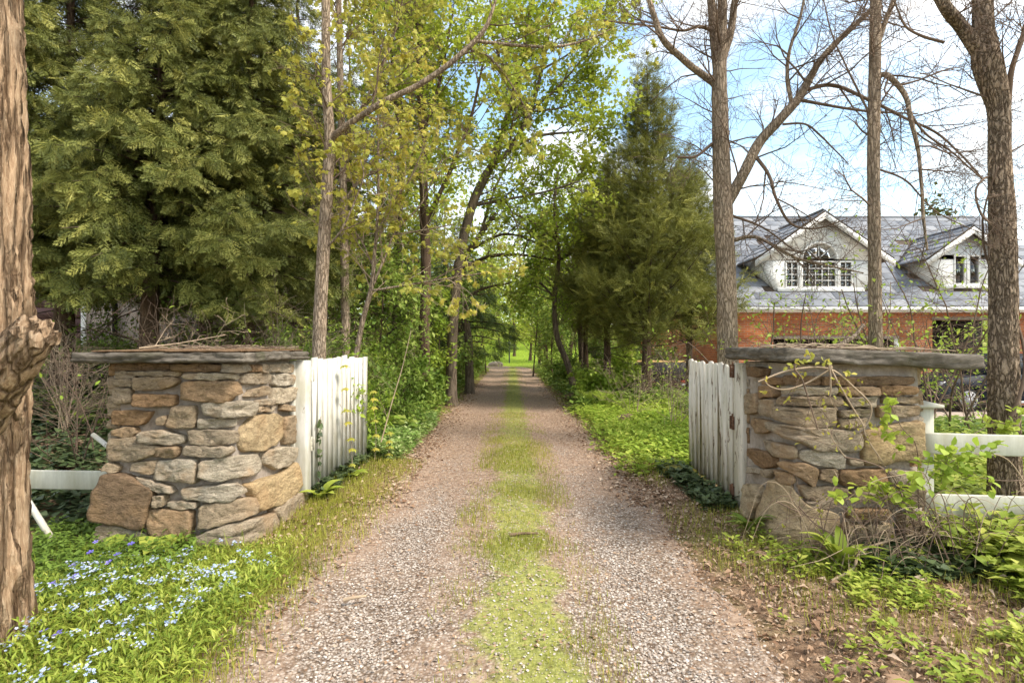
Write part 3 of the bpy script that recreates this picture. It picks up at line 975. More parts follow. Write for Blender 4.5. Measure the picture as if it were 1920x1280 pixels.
def other_faces(parent, x0, x1, y0, y1, ztop, seed, outer_side):
    """coursed stones on the face away from the drive and on the back"""
    rng = np.random.default_rng(seed)
    class Flat:
        flip = True
        def __init__(s, o, u, n): s.o, s.u, s.n = map(np.array, (o, u, n))
        def __call__(s, a, b):
            a, b = np.asarray(a), np.asarray(b)
            P = s.o[None] + s.u[None] * (a / 250.)[:, None] + np.array([0, 0, -1.])[None] * (b / 250.)[:, None]
            return P, np.broadcast_to(s.n.astype(float), P.shape)
    w, d = x1 - x0, y1 - y0
    if outer_side < 0:
        faces = [Flat((x0, y1, ztop), (0, -1., 0), (-1., 0, 0)), Flat((x1, y1, ztop), (-1., 0, 0), (0, 1., 0))]
    else:
        faces = [Flat((x1, y0, ztop), (0, 1., 0), (1., 0, 0)), Flat((x1, y1, ztop), (-1., 0, 0), (0, 1., 0))]
    for fi, sf in enumerate(faces):
        W = (d if fi == 0 else w) * 250
        y = 4
        while y < ztop * 250 - 20:
            h = rng.uniform(24, 46)
            x = rng.uniform(0, 6)
            while x < W - 12:
                ww = min(rng.uniform(40, 95), W - x)
                if ww > 18:
                    j = lambda: rng.uniform(-4, 4)
                    make_stone(parent, [(x + 3 + j() * .5, y + 3 + j()), (x + ww - 3, y + 3 + j()), (x + ww - 3, y + h - 3 + j()), (x + 3, y + h - 3 + j())],
                               sf, .03, int(rng.integers(1, 9999)), float(rng.uniform(.1, .9)), 18)
                x += ww
            y += h

def pillar(label, side, corner, Df, xo, depth, stones, conv, proud, tone, ztop, seed):
    sf = Surf(side, corner, Df, .05)
    Xi = sf.Xi
    x0, x1 = (xo, Xi) if side < 0 else (Xi, xo)
    root = thing('stone_pillar', label, 'pillar', loc=((x0 + x1) / 2, Df + depth / 2, 0))
    core_box(root, x0 + .012, x1 - .012, Df + .012, Df + depth, ztop, .05, side)
    rng = np.random.default_rng(seed)
    for k, p in enumerate(stones):
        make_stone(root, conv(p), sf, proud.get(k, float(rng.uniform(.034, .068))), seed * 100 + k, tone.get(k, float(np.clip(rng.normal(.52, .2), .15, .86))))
    other_faces(root, x0, x1, Df, Df + depth, ztop, seed, side)
    return root, x0, x1

pl, lx0, lx1 = pillar('square stone gate pillar left of the drive, beside the shaggy trunk', -1, 444, 4.2, -3.16, 1.0, left_stones, LC, left_proud, left_tone, 1.385, 3)
cap = rough_slab('cap_slab', pl, lx0 - .20, lx1 + .13, 4.05, 5.34, 1.378, 1.456, M_cap, 21, edge=.030)
top = rough_slab('cap_top_layer', pl, lx0 - .05, lx1 + .10, 4.07, 5.28, 1.458, 1.474, M_dirtcap, 22, edge=.02)
pr, rx0, rx1 = pillar('square stone gate pillar right of the drive, draped with bare vines', 1, 1488, 3.85, 2.95, .80, right_stones, RC, right_proud, right_tone, 1.375, 5)
rough_slab('cap_slab', pr, 1.90, 3.30, 3.72, 4.78, 1.366, 1.468, M_cap, 31, tilt=.040, edge=.030)

# ------------------------------------------------------------------ the two white gates, folded back along the drive
def gate_leaf(label, a, b, ztop, nb, m, seed, back, hinge_z):
    """leaf from a (hinge, near) to b (far end); pickets on the drive side, two rails on the other"""
    rng = np.random.default_rng(seed)
    a, b = np.array(a, float), np.array(b, float)
    root = thing('picket_gate', label, 'gate', loc=(*a, 0))
    d = b - a
    Ln = np.linalg.norm(d); d /= Ln
    nrm_ = np.array([-d[1], d[0]]) * -back
    w = Ln / nb
    def plank(name, s0, s1, n0, n1, z0, z1, top='flat', jx=0.0, parent=root, m=m):
        g = Geo()
        prof = [(s0, z0), (s1, z0), (s1, z1 - .012)]
        if top == 'dog':
            prof += [(s1 - .02, z1), (s0 + .02, z1), (s0, z1 - .012)]
        elif top == 'round':
            for t in np.linspace(0, math.pi, 7): prof.append(((s0 + s1) / 2 + math.cos(t) * (s1 - s0) / 2, z1 - .03 + math.sin(t) * .03))
        else:
            prof += [(s1, z1 + rng.uniform(-.006, .006)), (s0, z1 + rng.uniform(-.006, .006))]
        P = np.array(prof)
        lean = jx
        V = []
        for nn in (n0, n1):
            q = a + d * (P[:, :1] + lean * P[:, 1:2]) + nrm_ * nn
            V.append(np.c_[q, P[:, 1]])
        n = len(P)
        V = np.vstack(V)
        k = np.arange(n); k2 = (k + 1) % n
        g.add(V, np.stack([k, k2, k2 + n, k + n], -1))
        g.f.append((np.arange(n)[None, ::-1], 0)); g.f.append((np.arange(n, 2 * n)[None], 0))
        return g.build(name, m, parent)
    gz = lambda s: float(land(*(a + d * s)))
    for i in range(nb):
        s0 = i * w + rng.uniform(.003, .008); s1 = (i + 1) * w - rng.uniform(.003, .010)
        zt = ztop + .012 * rng.normal() + .012 * i / nb
        off = rng.uniform(-.006, .006)
        jx = rng.normal(0, .003)
        if i == nb - 1 and back < 0: jx = .022; zt += .01
        plank('board', s0, s1, off, off + .022, gz(s0) + rng.uniform(.03, .07), zt, 'round' if back > 0 else 'flat', jx)
    for z in (.34, 1.04):
        rail = plank('rail', .01, Ln - .02, .032, .072, z, z + .09)
    for z in hinge_z:
        g = Geo()
        q0 = a - d * .05 - nrm_ * .016
        for zz in np.linspace(z, z + .10, 3):
            tube(g, [np.r_[q0, zz], np.r_[q0, zz + .045]], .008, 8)
        for sg in (-.055, .015):
            lo_ = a + d * (sg - .01) - nrm_ * .004; 
            add_box(g, (min(lo_[0], (lo_ - nrm_ * .01)[0]) - .004, lo_[1], z), (max(lo_[0], (lo_ - nrm_ * .01)[0]) + .002, lo_[1] + .016, z + .12), 0, .002)
        q1 = a + d * .10 - nrm_ * .004
        lo = np.minimum(q0, q1) - .003; hi = np.maximum(q0, q1) + .003
        g.build('hinge', M_rust if back > 0 else M_worn, root)
    return root

# posts the gates hang on
def gate_post(label, a, b, z, m, thick):
    root = thing('gate_post', label, 'post', loc=(a[0], a[1], 0))
    a, b = np.array(a, float), np.array(b, float)
    g = Geo()
    lo = np.r_[np.minimum(a, b), -.1]; hi = np.r_[np.maximum(a, b), z]
    box('post', lo, hi, m, root, .008)
    box('trim_board', (lo[0] - .004, lo[1] - .024, -.02), (lo[0] + .055, lo[1] - .002, z - .004), m, root, .003)
    return root
gate_post('plain white post between the stone pillar and the gate hung with ivy', (-2.185, 5.25), (-2.03, 5.40), 1.365, M_white, .12)
gl = gate_leaf('white board gate folded back along the left edge of the drive, ivy climbing it', (-2.035, 5.44), (-1.875, 6.88), 1.37, 12, M_white, 4, -1, (1.15, .45))
gate_post('flaking white post touching the vine-draped stone pillar', (2.01, 4.66), (2.13, 4.84), 1.355, M_worn, .12)
gr = gate_leaf('flaking white board gate folded back along the right edge of the drive', (2.015, 4.88), (2.085, 6.28), 1.338, 10, M_worn, 9, 1, (1.22, .75, .12))

# ------------------------------------------------------------------ fences
def rail_board(name, p0, p1, h, t, m, parent, seed):
    """a board on edge from p0 to p1 (centre line), h high, t thick"""
    p0, p1 = np.array(p0, float), np.array(p1, float)
    n = 24
    u = np.linspace(0, 1, n)[:, None]
    C = p0 * (1 - u) + p1 * u
    C[:, 2] += .004 * fbm(np.c_[u * 5, u * 0, u * 0] + seed, seed, 3)
    d = norm((p1 - p0) * np.array([1, 1, 0])); q = np.array([-d[1], d[0], 0])
    up = np.array([0, 0, 1.])
    ring = [(-.5, -.5 + .05), (-.5 + .1, -.5), (.5 - .1, -.5), (.5, -.5 + .05), (.5, .5 - .05), (.4, .5), (-.4, .5), (-.5, .5 - .05)]
    V = np.stack([C + q * (a * t) + up * (b * h) for a, b in ring], 1)
    k = len(ring)
    i = np.arange(n - 1)[:, None] * k; j = np.arange(k)[None]; j2 = (j + 1) % k
    g = Geo()
    g.add(V.reshape(-1, 3), np.stack([i + j, i + k + j, i + k + j2, i + j2], -1).reshape(-1, 4))
    g.f.append((np.arange(k)[None], 0)); g.f.append(((n - 1) * k + np.arange(k)[None, ::-1], 0))
    return g.build(name, m, parent)

fr = thing('rail_fence', 'mildewed white two-rail fence with capped post beside the right stone pillar', 'fence', loc=(3.02, 3.95, 0))
box('post', (2.985, 3.90, -.2), (3.09, 4.005, 1.055), M_mildew, fr, .006)
g = Geo()
zc = 1.056
V = np.array([[2.945, 3.86, zc], [3.13, 3.86, zc], [3.13, 4.045, zc], [2.945, 4.045, zc], [2.945, 3.86, zc + .022], [3.13, 3.86, zc + .022], [3.13, 4.045, zc + .022], [2.945, 4.045, zc + .022], [3.0375, 3.952, zc + .05]])
g.add(V, BOXF[[0, 2, 3, 4, 5]])
g.f.append((np.array([[4, 5, 8], [5, 6, 8], [6, 7, 8], [7, 4, 8]]), 0))
g.build('post_cap', M_mildew, fr)
rail_board('rail', (2.97, 3.882, .800), (5.4, 3.60, .79), .150, .03, M_mildew, fr, 3)
rail_board('rail', (2.975, 3.882, .352), (5.4, 3.60, .345), .165, .03, M_mildew, fr, 4)
box('post', (5.35, 3.63, -.2), (5.45, 3.73, 1.055), M_mildew, fr, .006)

fl = thing('rail_fence', 'grey-white low fence rail between the shaggy trunk and the left stone pillar', 'fence', loc=(-3.3, 4.75, 0))
rail_board('rail', (-6.2, 4.80, .338), (-3.12, 4.72, .315), .165, .03, M_mildew, fl, 5)
box('post', (-3.30, 4.76, -.1), (-3.225, 4.83, 1.15), M_mildew, fl, .006)
box('post', (-6.2, 4.83, -.1), (-6.1, 4.93, 1.1), M_mildew, fl, .006)
g = Geo(); tube(g, [(-3.335, 4.62, -.1), (-3.338, 4.62, .6), (-3.345, 4.62, 1.36)], .017, 8)
tag(g.build('iron_pole', M_rustdark, None), 'thin dark rusted iron pole under the left end of the stone cap', 'pole')
def stake(p0, p1, label):
    g = Geo(); tube(g, [p0, (np.array(p0) * .4 + np.array(p1) * .6), p1], [.024, .023, .021], 8)
    tag(g.build('white_stake', M_white, None), label, 'stake')
stake((-3.50, 4.95, .38), (-3.93, 5.0, .68), 'short white stake leaning behind the low fence rail')
stake((-3.62, 4.2, -.02), (-3.95, 4.25, .42), 'white stick leaning at the foot of the shaggy trunk')

# ------------------------------------------------------------------ houses
def brick_mat():
    k = NT('red_brick')
    tc = k.n('ShaderNodeTexCoord'); sp = k.n('ShaderNodeSeparateXYZ'); cb = k.n('ShaderNodeCombineXYZ')
    k.l(tc.outputs['Object'], sp.inputs[0])
    ad = k.n('ShaderNodeMath', operation='ADD'); k.l(sp.outputs['X'], ad.inputs[0]); k.l(sp.outputs['Y'], ad.inputs[1])
    k.l(ad.outputs[0], cb.inputs['X']); k.l(sp.outputs['Z'], cb.inputs['Y'])
    b = k.n('ShaderNodeTexBrick')
    k.l(cb.outputs[0], b.inputs['Vector'])
    b.inputs['Color1'].default_value = (.62, .215, .085, 1)
    b.inputs['Color2'].default_value = (.46, .14, .058, 1)
    b.inputs['Mortar'].default_value = (.42, .30, .22, 1)
    b.inputs['Scale'].default_value = 1.0
    b.inputs['Brick Width'].default_value = .215
    b.inputs['Row Height'].default_value = .075
    b.inputs['Mortar Size'].default_value = .008
    n = k.noise(k.coords(), 1.3, 4)
    c = k.mix(1.0, b.outputs['Color'], k.ramp(n, [(.3, (.8, .78, .76)), (.7, (1.15, 1.12, 1.1))]), 'MULTIPLY')
    k.color(c, .9, .15)
    k.bump(b.outputs['Fac'], -.4, .01)
    return k.m
M_brick = brick_mat()
def shingle_mat():
    k = NT('slate_shingle')
    n = k.noise(k.coords(), 6, 5)
    c = k.ramp(k.orand(), [(0, (.145, .155, .18)), (.5, (.19, .20, .225)), (1, (.245, .25, .27))])
    c = k.mix(1.0, c, k.ramp(n, [(.3, (.82, .82, .82)), (.7, (1.12, 1.12, 1.12))]), 'MULTIPLY')
    k.color(c, .7, .3)
    return k.m
M_shingle = shingle_mat()
M_trim = plain('white_trim', (.78, .76, .73), .6, .3, var=.05)
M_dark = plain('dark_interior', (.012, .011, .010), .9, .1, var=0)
M_room = plain('room_wall', (.16, .14, .11), .9, .1, var=.1)
M_gdoor = plain('maroon_door', (.085, .038, .034), .6, .3, var=.1, scale=5)
M_beige = plain('beige_stone', (.34, .275, .225), .9, .1, var=.25, scale=9, bump=.4)
M_siding = plain('taupe_wall', (.33, .26, .23), .85, .2, var=.1, scale=3)
M_roof2 = plain('brown_roof', (.10, .075, .06), .85, .2, var=.3, scale=8)
M_lampshade = plain('lamp_shade_cloth', (.75, .70, .60), .8, .1, var=0)
def glass_mat():
    k = NT('window_glass')
    gl_ = k.n('ShaderNodeBsdfGlossy'); gl_.inputs['Roughness'].default_value = .03; gl_.inputs['Color'].default_value = (.9, .92, .95, 1)
    tr = k.n('ShaderNodeBsdfTransparent'); tr.inputs['Color'].default_value = (.62, .64, .60, 1)
    fr_ = k.n('ShaderNodeFresnel'); fr_.inputs['IOR'].default_value = 1.7
    mx = k.n('ShaderNodeMixShader')
    k.l(fr_.outputs[0], mx.inputs[0]); k.l(tr.outputs[0], mx.inputs[1]); k.l(gl_.outputs[0], mx.inputs[2])
    k.l(mx.outputs[0], k.out.inputs[0])
    return k.m
M_glass = glass_mat()

def poly_prism(g, pts, d, mat=0):
    """pts: closed 3-D polygon; extruded by vector d"""
    P = np.array(pts, float); n = len(P)
    V = np.vstack([P, P + np.array(d, float)])
    k = np.arange(n); k2 = (k + 1) % n
    g.add(V, np.stack([k, k2, k2 + n, k + n], -1), mat)
    g.f.append((g.n - 2 * n + np.arange(n)[None, ::-1], mat)); g.f.append((g.n - n + np.arange(n)[None], mat))

HY = 17.0                       # front wall of the brick house
EZ = 2.74                       # eaves
RY, RZ = 21.1, 6.62             # ridge
SL = (RZ - EZ) / (RY - (HY - .4))
roofz = lambda y: EZ + (y - (HY - .4)) * SL
hs = thing('brick_house', 'red brick house with grey shingle roof and white dormers beyond the right pillar', 'house', loc=(12, HY, -.4))
HX0, HX1 = 6.75, 18.0
def wall_with_holes(name, x0, x1, y, z0, z1, holes, m, parent, t=.25):
    g = Geo()
    xs_ = sorted({x0, x1, *[h[0] for h in holes], *[h[1] for h in holes]})
    zs_ = sorted({z0, z1, *[h[2] for h in holes], *[h[3] for h in holes]})
    for i in range(len(xs_) - 1):
        for j in range(len(zs_) - 1):
            cx, cz = (xs_[i] + xs_[i + 1]) / 2, (zs_[j] + zs_[j + 1]) / 2
            if any(h[0] < cx < h[1] and h[2] < cz < h[3] for h in holes): continue
            add_box(g, (xs_[i], y, zs_[j]), (xs_[i + 1], y + t, zs_[j + 1]))
    return g.build(name, m, parent)
gar = [(8.33, 12.3, -.8, 1.745), (13.4, 15.6, -.8, 2.35)]
wall_with_holes('front_wall', HX0, HX1, HY, -.8, EZ - .02, gar, M_brick, hs)
box('side_wall', (HX0, HY + .26, -.8), (HX0 + .25, 24.5, EZ + .1), M_brick, hs, 0)
box('back_wall', (HX0 + .26, 24.3, -.8), (HX1, 24.5, EZ + .1), M_brick, hs, 0)
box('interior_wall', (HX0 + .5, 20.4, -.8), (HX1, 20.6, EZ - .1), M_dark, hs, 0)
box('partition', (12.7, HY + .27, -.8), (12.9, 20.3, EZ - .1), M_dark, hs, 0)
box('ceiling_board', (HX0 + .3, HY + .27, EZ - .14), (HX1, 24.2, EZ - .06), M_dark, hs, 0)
for (a, b, c_, d_) in gar:
    box('door_lintel_trim', (a - .02, HY - .03, d_ + .001), (b + .02, HY + .03, d_ + .10), M_beige, hs, .004)
    box('door_jamb_trim', (b - .14, HY - .05, -.8), (b + .02, HY - .002, d_ - .002), M_trim, hs, .004)
box('gutter', (HX0 - .35, HY - .52, EZ - .12), (HX1 + .1, HY - .40, EZ - .01), M_trim, hs, .02)
box('fascia', (HX0 - .30, HY - .395, EZ - .17), (HX1 + .1, HY - .36, EZ - .005), M_trim, hs, .004)
box('soffit', (HX0 - .30, HY - .355, EZ - .13), (HX1 + .1, HY - .004, EZ - .10), M_trim, hs, .004)
g = Geo(); tube(g, smooth_path([(6.95, HY - .46, EZ - .1), (6.97, HY - .2, EZ - .3), (6.98, HY - .08, EZ - .5), (6.98, HY - .08, -.5)], 4), .045, 8)
g.build('downpipe', M_trim, hs)
# roof: a closed body with real shingles laid in courses on its front slope
g = Geo()
e0 = HY - .4
poly_prism(g, [(HX0 - .3, e0, EZ), (HX0 - .3, RY, RZ), (HX0 - .3, 25, EZ), (HX0 - .3, 25, EZ - .05), (HX0 - .3, RY, RZ - .12), (HX0 - .3, e0 + .05, EZ - .05)], (HX1 + .3 - HX0 + .3, 0, 0))
roof = g.build('roof', M_roof2, hs)
g = Geo()
poly_prism(g, [(HX0 + .02, e0 + .4, EZ - .05), (HX0 + .02, 24.5, EZ - .05), (HX0 + .02, RY, RZ - .14)], (.1, 0, 0))
g.build('gable_wall', M_trim, hs)
sl_len = math.hypot(RY - e0, RZ - EZ)
ang = math.atan2(RZ - EZ, RY - e0)
gs = Geo()
add_box(gs, (.004, 0, 0), (.846, .43, .022), 0, .004)
me_sh = gs.mesh('shingle', M_shingle)
rng = random.Random(5)
nr = 16
dormers = []
def in_dormer(x, y):
    for (xc, hw, yf, zb, zp) in dormers:
        if abs(x - xc) < hw * .80 and y > yf - .02 and abs(x - xc) < (zp - roofz(y)) * .95 + .05: return True
    return False
D1Y = 17.26
dormers.append((9.94, 2.06, D1Y, roofz(D1Y), 5.80))
dormers.append((14.63, 1.62, D1Y, roofz(D1Y), 5.35))
for r_ in range(nr):
    s = r_ * sl_len / nr
    x = HX0 - .3 - (.43 if r_ % 2 else 0)
    while x < 18.0:
        y, z = e0 + math.cos(ang) * s, EZ + math.sin(ang) * s
        if x + .85 > HX0 - .25 and not in_dormer(x + .42, y + .1):
            o = bpy.data.objects.new('shingle', me_sh); COL.objects.link(o)
            o.parent = roof
            o.location = (max(x, HX0 - .32) + rng.uniform(-.004, .004), y, z + .012)
            o.rotation_euler = (ang - .030, 0, rng.uniform(-.004, .004))
        x += .85
box('ridge_cap', (HX0 - .3, RY - .09, RZ - .03), (HX1 + .2, RY + .09, RZ + .035), M_shingle, hs, .01)

def window(parent, name, x0, x1, z0, z1, y, nx, nz, fw=.05):
    """a sash: frame with bars, panes behind them"""
    g = Geo()
    add_box(g, (x0, y - .05, z0), (x1, y + .02, z0 + fw), 0, .004)
    add_box(g, (x0, y - .05, z1 - fw), (x1, y + .02, z1), 0, .004)
    add_box(g, (x0, y - .05, z0 + fw + .001), (x0 + fw, y + .02, z1 - fw - .001), 0, .004)
    add_box(g, (x1 - fw, y - .05, z0 + fw + .001), (x1, y + .02, z1 - fw - .001), 0, .004)
    w = g.build(name, M_trim, parent)
    xi = np.linspace(x0 + fw, x1 - fw, nx + 1); zi = np.linspace(z0 + fw, z1 - fw, nz + 1)
    for i in range(nx):
        for j in range(nz):
            box('pane', (xi[i] + .008, y - .008, zi[j] + .008), (xi[i + 1] - .008, y, zi[j + 1] - .008), M_glass, w, 0)
    for x in xi[1:-1]: box('glazing_bar', (x - .012, y - .025, z0 + fw), (x + .012, y - .009, z1 - fw), M_trim, w, 0)
    for z in zi[1:-1]: box('glazing_bar', (x0 + fw, y - .030, z - .012), (x1 - fw, y - .026, z + .012), M_trim, w, 0)
    return w

def dormer(xc, hwt, hwb, zb, zp, ze, windows, arch=None):
    """a gabled dormer whose cheeks flare outward towards its eaves"""
    y = D1Y
    # front wall as boards between the openings
    g = Geo()
    zt_w = max(w[3] for w in windows)
    x_l, x_r = windows[0][0], windows[-1][1]
    yb = roofz(y)
    pr_ = lambda z: hwb + (hwt - hwb) * min(1, max(0, (z - zb) / (ze - zb)))
    poly_prism(g, [(xc - pr_(zb), y, zb), (x_l, y, zb), (x_l, y, zt_w), (xc - pr_(zt_w), y, zt_w)], (0, .12, 0))
    poly_prism(g, [(x_r, y, zb), (xc + pr_(zb), y, zb), (xc + pr_(zt_w), y, zt_w), (x_r, y, zt_w)], (0, .12, 0))
    if arch:
        ax, ar, az = arch
        left = [(xc - pr_(zt_w), y, zt_w + .001), (ax - ar, y, zt_w + .001)]
        arc = [(ax + ar * math.cos(t), y, az + ar * .92 * math.sin(t)) for t in np.linspace(math.pi, 0, 17)]
        poly_prism(g, [(xc - pr_(zt_w), y, zt_w + .001)] + arc[:9] + [(xc, y, zp), (xc - hwt, y, ze)], (0, .12, 0))
        poly_prism(g, arc[8:] + [(xc + pr_(zt_w), y, zt_w + .001), (xc + hwt, y, ze), (xc, y, zp)], (0, .12, 0))
    else:
        poly_prism(g, [(xc - pr_(zt_w), y, zt_w + .001), (xc + pr_(zt_w), y, zt_w + .001), (xc + hwt, y, ze), (xc, y, zp), (xc - hwt, y, ze)], (0, .12, 0))
    dm = g.build('dormer', M_trim, hs)
    for k, (a, b, c_, d_, nx, nz) in enumerate(windows):
        window(hs, 'window', a + .004, b - .004, c_ + .004, d_ - .004, y + .03, nx, nz)
    for k in range(len(windows) - 1):
        box('mullion', (windows[k][1] + .002, y - .04, windows[k][2]), (windows[k + 1][0] - .002, y + .10, windows[k][3]), M_trim, dm, .004)
    z_sill = windows[0][2]
    box('sill', (xc - hwb + .02, y - .10, z_sill - .12), (xc + hwb - .02, y - .002, z_sill - .002), M_trim, dm, .01)
    if arch:
        ax, ar, az = arch
        g = Geo()
        oo = [(ax + (ar + .02) * math.cos(t), y - .04, az + (ar * .92 + .02) * math.sin(t)) for t in np.linspace(0, math.pi, 19)]
        tube(g, oo, .04, 6)
        fw_ = g.build('arched_window', M_trim, hs)
        for k in range(4):
            t0, t1 = math.pi * k / 4 + .03, math.pi * (k + 1) / 4 - .03
            g = Geo()
            pts = [(ax + .12 * math.cos((t0 + t1) / 2), y + .03, az + .02)] + [(ax + ar * .97 * math.cos(t), y + .03, az + ar * .89 * math.sin(t) + .01) for t in np.linspace(t0, t1, 7)]
            poly_prism(g, pts, (0, .008, 0)); g.build('pane', M_glass, fw_)
        for k in (1, 2, 3):
            t = math.pi * k / 4
            g = Geo(); tube(g, [(ax + .08 * math.cos(t), y + .015, az + .08 * math.sin(t)), (ax + ar * math.cos(t), y + .015, az + ar * .92 * math.sin(t))], .014, 6)
            g.build('glazing_bar', M_trim, fw_)
    # cheeks, roof slopes, barge boards
    ybk = lambda z: e0 + (z - EZ) / SL
    for s in (-1, 1):
        g = Geo()
        poly_prism(g, [(xc + s * hwb, y + .121, zb), (xc + s * hwt, y + .121, ze), (xc + s * hwt, ybk(ze) + .2, ze)], (-s * .05, 0, 0))
        g.build('cheek', M_trim, dm)
        ov = .24
        dx, dz = s * hwt, ze - zp
        Ld = math.hypot(dx, dz)
        tip = (xc + dx * (1 + ov / abs(dx)), zp + dz * (1 + ov / abs(dx)))
        g = Geo()
        t_ = .05
        poly_prism(g, [(xc, y - .28, zp + .06), (tip[0], y - .28, tip[1] + .06), (tip[0], ybk(tip[1]) + .1, tip[1] + .06), (xc, ybk(zp) + .4, zp + .06)], (0, 0, .04))
        rf = g.build('dormer_roof', M_roof2, hs)
        nrow = 6
        for r_ in range(nrow):
            f0 = r_ / nrow
            zz = tip[1] + (zp - tip[1]) * f0; xx = tip[0] + (xc - tip[0]) * f0
            z1_ = tip[1] + (zp - tip[1]) * (f0 + 1 / nrow + .03); x1_ = tip[0] + (xc - tip[0]) * (f0 + 1 / nrow + .03)
            yend = ybk(zz) + .05; yy = y - .30
            while yy < yend - .1:
                ye = min(yy + .84, yend)
                g = Geo()
                poly_prism(g, [(xx, yy, zz + .118), (xx, ye - .008, zz + .118), (x1_, ye - .008, z1_ + .106), (x1_, yy, z1_ + .106)], (0, 0, .02))
                g.build('shingle', M_shingle, rf)
                yy += .85
        g = Geo()
        poly_prism(g, [(xc, y - .285, zp + .05), (tip[0], y - .285, tip[1] + .05), (tip[0], y - .285, tip[1] - .15), (xc, y - .285, zp - .15)], (0, -.04, 0))
        g.build('barge_board', M_trim, dm)
    box('room', (xc - hwb + .1, y + 1.6, zb - .3), (xc + hwb - .1, y + 1.7, ze), M_room, dm, 0)

zpx = lambda py, D=D1Y: CAM_H - (py - HZ) / F * D
xpx = lambda px, D=D1Y: (px - 960) / F * D
dormer(xpx(1537), 1.98, 1.42, roofz(D1Y) - .05, zpx(405), zpx(484),
       [(xpx(1472), xpx(1498), zpx(540), zpx(489), 2, 4), (xpx(1502), xpx(1569), zpx(540), zpx(489), 5, 4), (xpx(1573), xpx(1599), zpx(540), zpx(489), 2, 4)],
       (xpx(1535.5), .55, zpx(489) + .06))
dormer(xpx(1811), 1.30, .80, roofz(D1Y) - .05, zpx(432), zpx(486),
       [(xpx(1788), xpx(1811), zpx(534), zpx(478), 1, 1), (xpx(1815), xpx(1838), zpx(534), zpx(478), 1, 1)])
g = Geo()
prof = [(.06, .0), (.05, .18), (.02, .2), (.02, .32), (.17, .32), (.10, .56), (.02, .57)]
ring = np.linspace(0, 2 * math.pi, 14, endpoint=False)
V = np.array([[(r_ * math.cos(a) + xpx(1535), r_ * math.sin(a) + D1Y + .7, zpx(540) + .12 + z) for a in ring] for r_, z in prof])
i = np.arange(len(prof) - 1)[:, None] * 14; j = np.arange(14)[None]
g.add(V.reshape(-1, 3), np.stack([i + j, i + (j + 1) % 14, i + 14 + (j + 1) % 14, i + 14 + j], -1).reshape(-1, 4))
tag(g.build('table_lamp', M_lampshade), 'pale shaded lamp standing inside the arched dormer window', 'lamp')
box('window_table', (xpx(1520), D1Y + .5, zpx(540) + .04), (xpx(1552), D1Y + .95, zpx(540) + .115), M_room, hs, .01)
# brick wing seen low behind the cedar
wg = thing('brick_wing', 'low brick outbuilding with white window glimpsed under the right cedar', 'building', loc=(8.5, 26, -.4))
wall_with_holes('front_wall', 7.2, 9.9, 26.0, -.8, 2.4, [(7.9, 8.7, .6, 1.7)], M_brick, wg)
window(wg, 'window', 7.905, 8.695, .605, 1.695, 26.06, 2, 2, .08)
g = Geo(); poly_prism(g, [(7.0, 25.7, 2.4), (7.0, 28.0, 3.7), (7.0, 30.3, 2.4)], (3.1, 0, 0)); g.build('roof', M_roof2, wg)
box('side_wall', (7.2, 26.26, -.8), (7.4, 30, 2.39), M_brick, wg, 0)
box('back_wall', (7.5, 29.8, -.8), (9.9, 30, 2.39), M_brick, wg, 0)

# neighbour's house on the left, mostly hidden by cedars
hl = thing('stone_house', 'beige house with maroon garage door hidden behind the left cedars', 'house', loc=(-11, 14, 1.2))
wall_with_holes('front_wall', -15.5, -6.9, 14.0, .8, 5.4, [(-14.6, -11.28, .9, 3.42)], M_beige, hl)
box('side_wall', (-7.15, 14.26, .8), (-6.9, 20, 5.4), M_siding, hl, 0)
box('back_wall', (-15.5, 19.8, .8), (-7.2, 20, 5.4), M_siding, hl, 0)
door = box('garage_door', (-14.58, 14.06, 1.36), (-11.3, 14.12, 3.40), M_gdoor, hl, 0)
for r_ in range(7):
    for c_ in range(5):
        x0 = -14.56 + c_ * .652; z0 = 1.38 + r_ * .288
        box('panel', (x0 + .012, 14.035, z0 + .012), (x0 + .64, 14.058, z0 + .276), M_gdoor, door, .008)
box('door_trim', (-11.29, 13.96, 1.30), (-11.16, 13.998, 3.5), M_trim, hl, .004)
box('door_sill', (-14.8, 13.9, 1.22), (-11.0, 14.04, 1.36), M_trim, hl, .01)
g = Geo(); tube(g, [(-10.35, 13.9, .9), (-10.35, 13.9, 5.3)], .06, 8); g.build('downpipe', M_dark, hl)
g = Geo(); poly_prism(g, [(-15.8, 13.5, 5.35), (-15.8, 17, 8.2), (-15.8, 20.5, 5.35)], (9.2, 0, 0)); g.build('roof', M_roof2, hl)

# ------------------------------------------------------------------ trees
def rot_about(v, axis, a):
    axis = axis / (np.linalg.norm(axis) + 1e-9)
    return v * math.cos(a) + cross(axis, v) * math.sin(a) + axis * np.dot(axis, v) * (1 - math.cos(a))

def grow(rng, p, d, Ln, r, lev, S, out, tips):
    """one branch and, below it, its side branches; out gets (points, radii, level), tips the outermost twigs"""
    n = max(3, int(Ln / S['seg'][lev]))
    step = Ln / n
    pts, dirs = [p], [d]
    w, up = S['wob'][lev], S['up'][lev]
    for i in range(n):
        d = d + rng.normal(0, w, 3) + np.array([0, 0, up])
        d = d / np.linalg.norm(d)
        p = p + d * step
        pts.append(p); dirs.append(d)
    rads = r * np.linspace(1, S.get('end', .35), n + 1)
    out.append((np.array(pts), rads, lev))
    if lev + 1 < len(S['seg']):
        spawn(rng, np.array(pts), rads, Ln, lev, S, out, tips)
    else:
        tips.append((np.array(pts), np.array(dirs)))

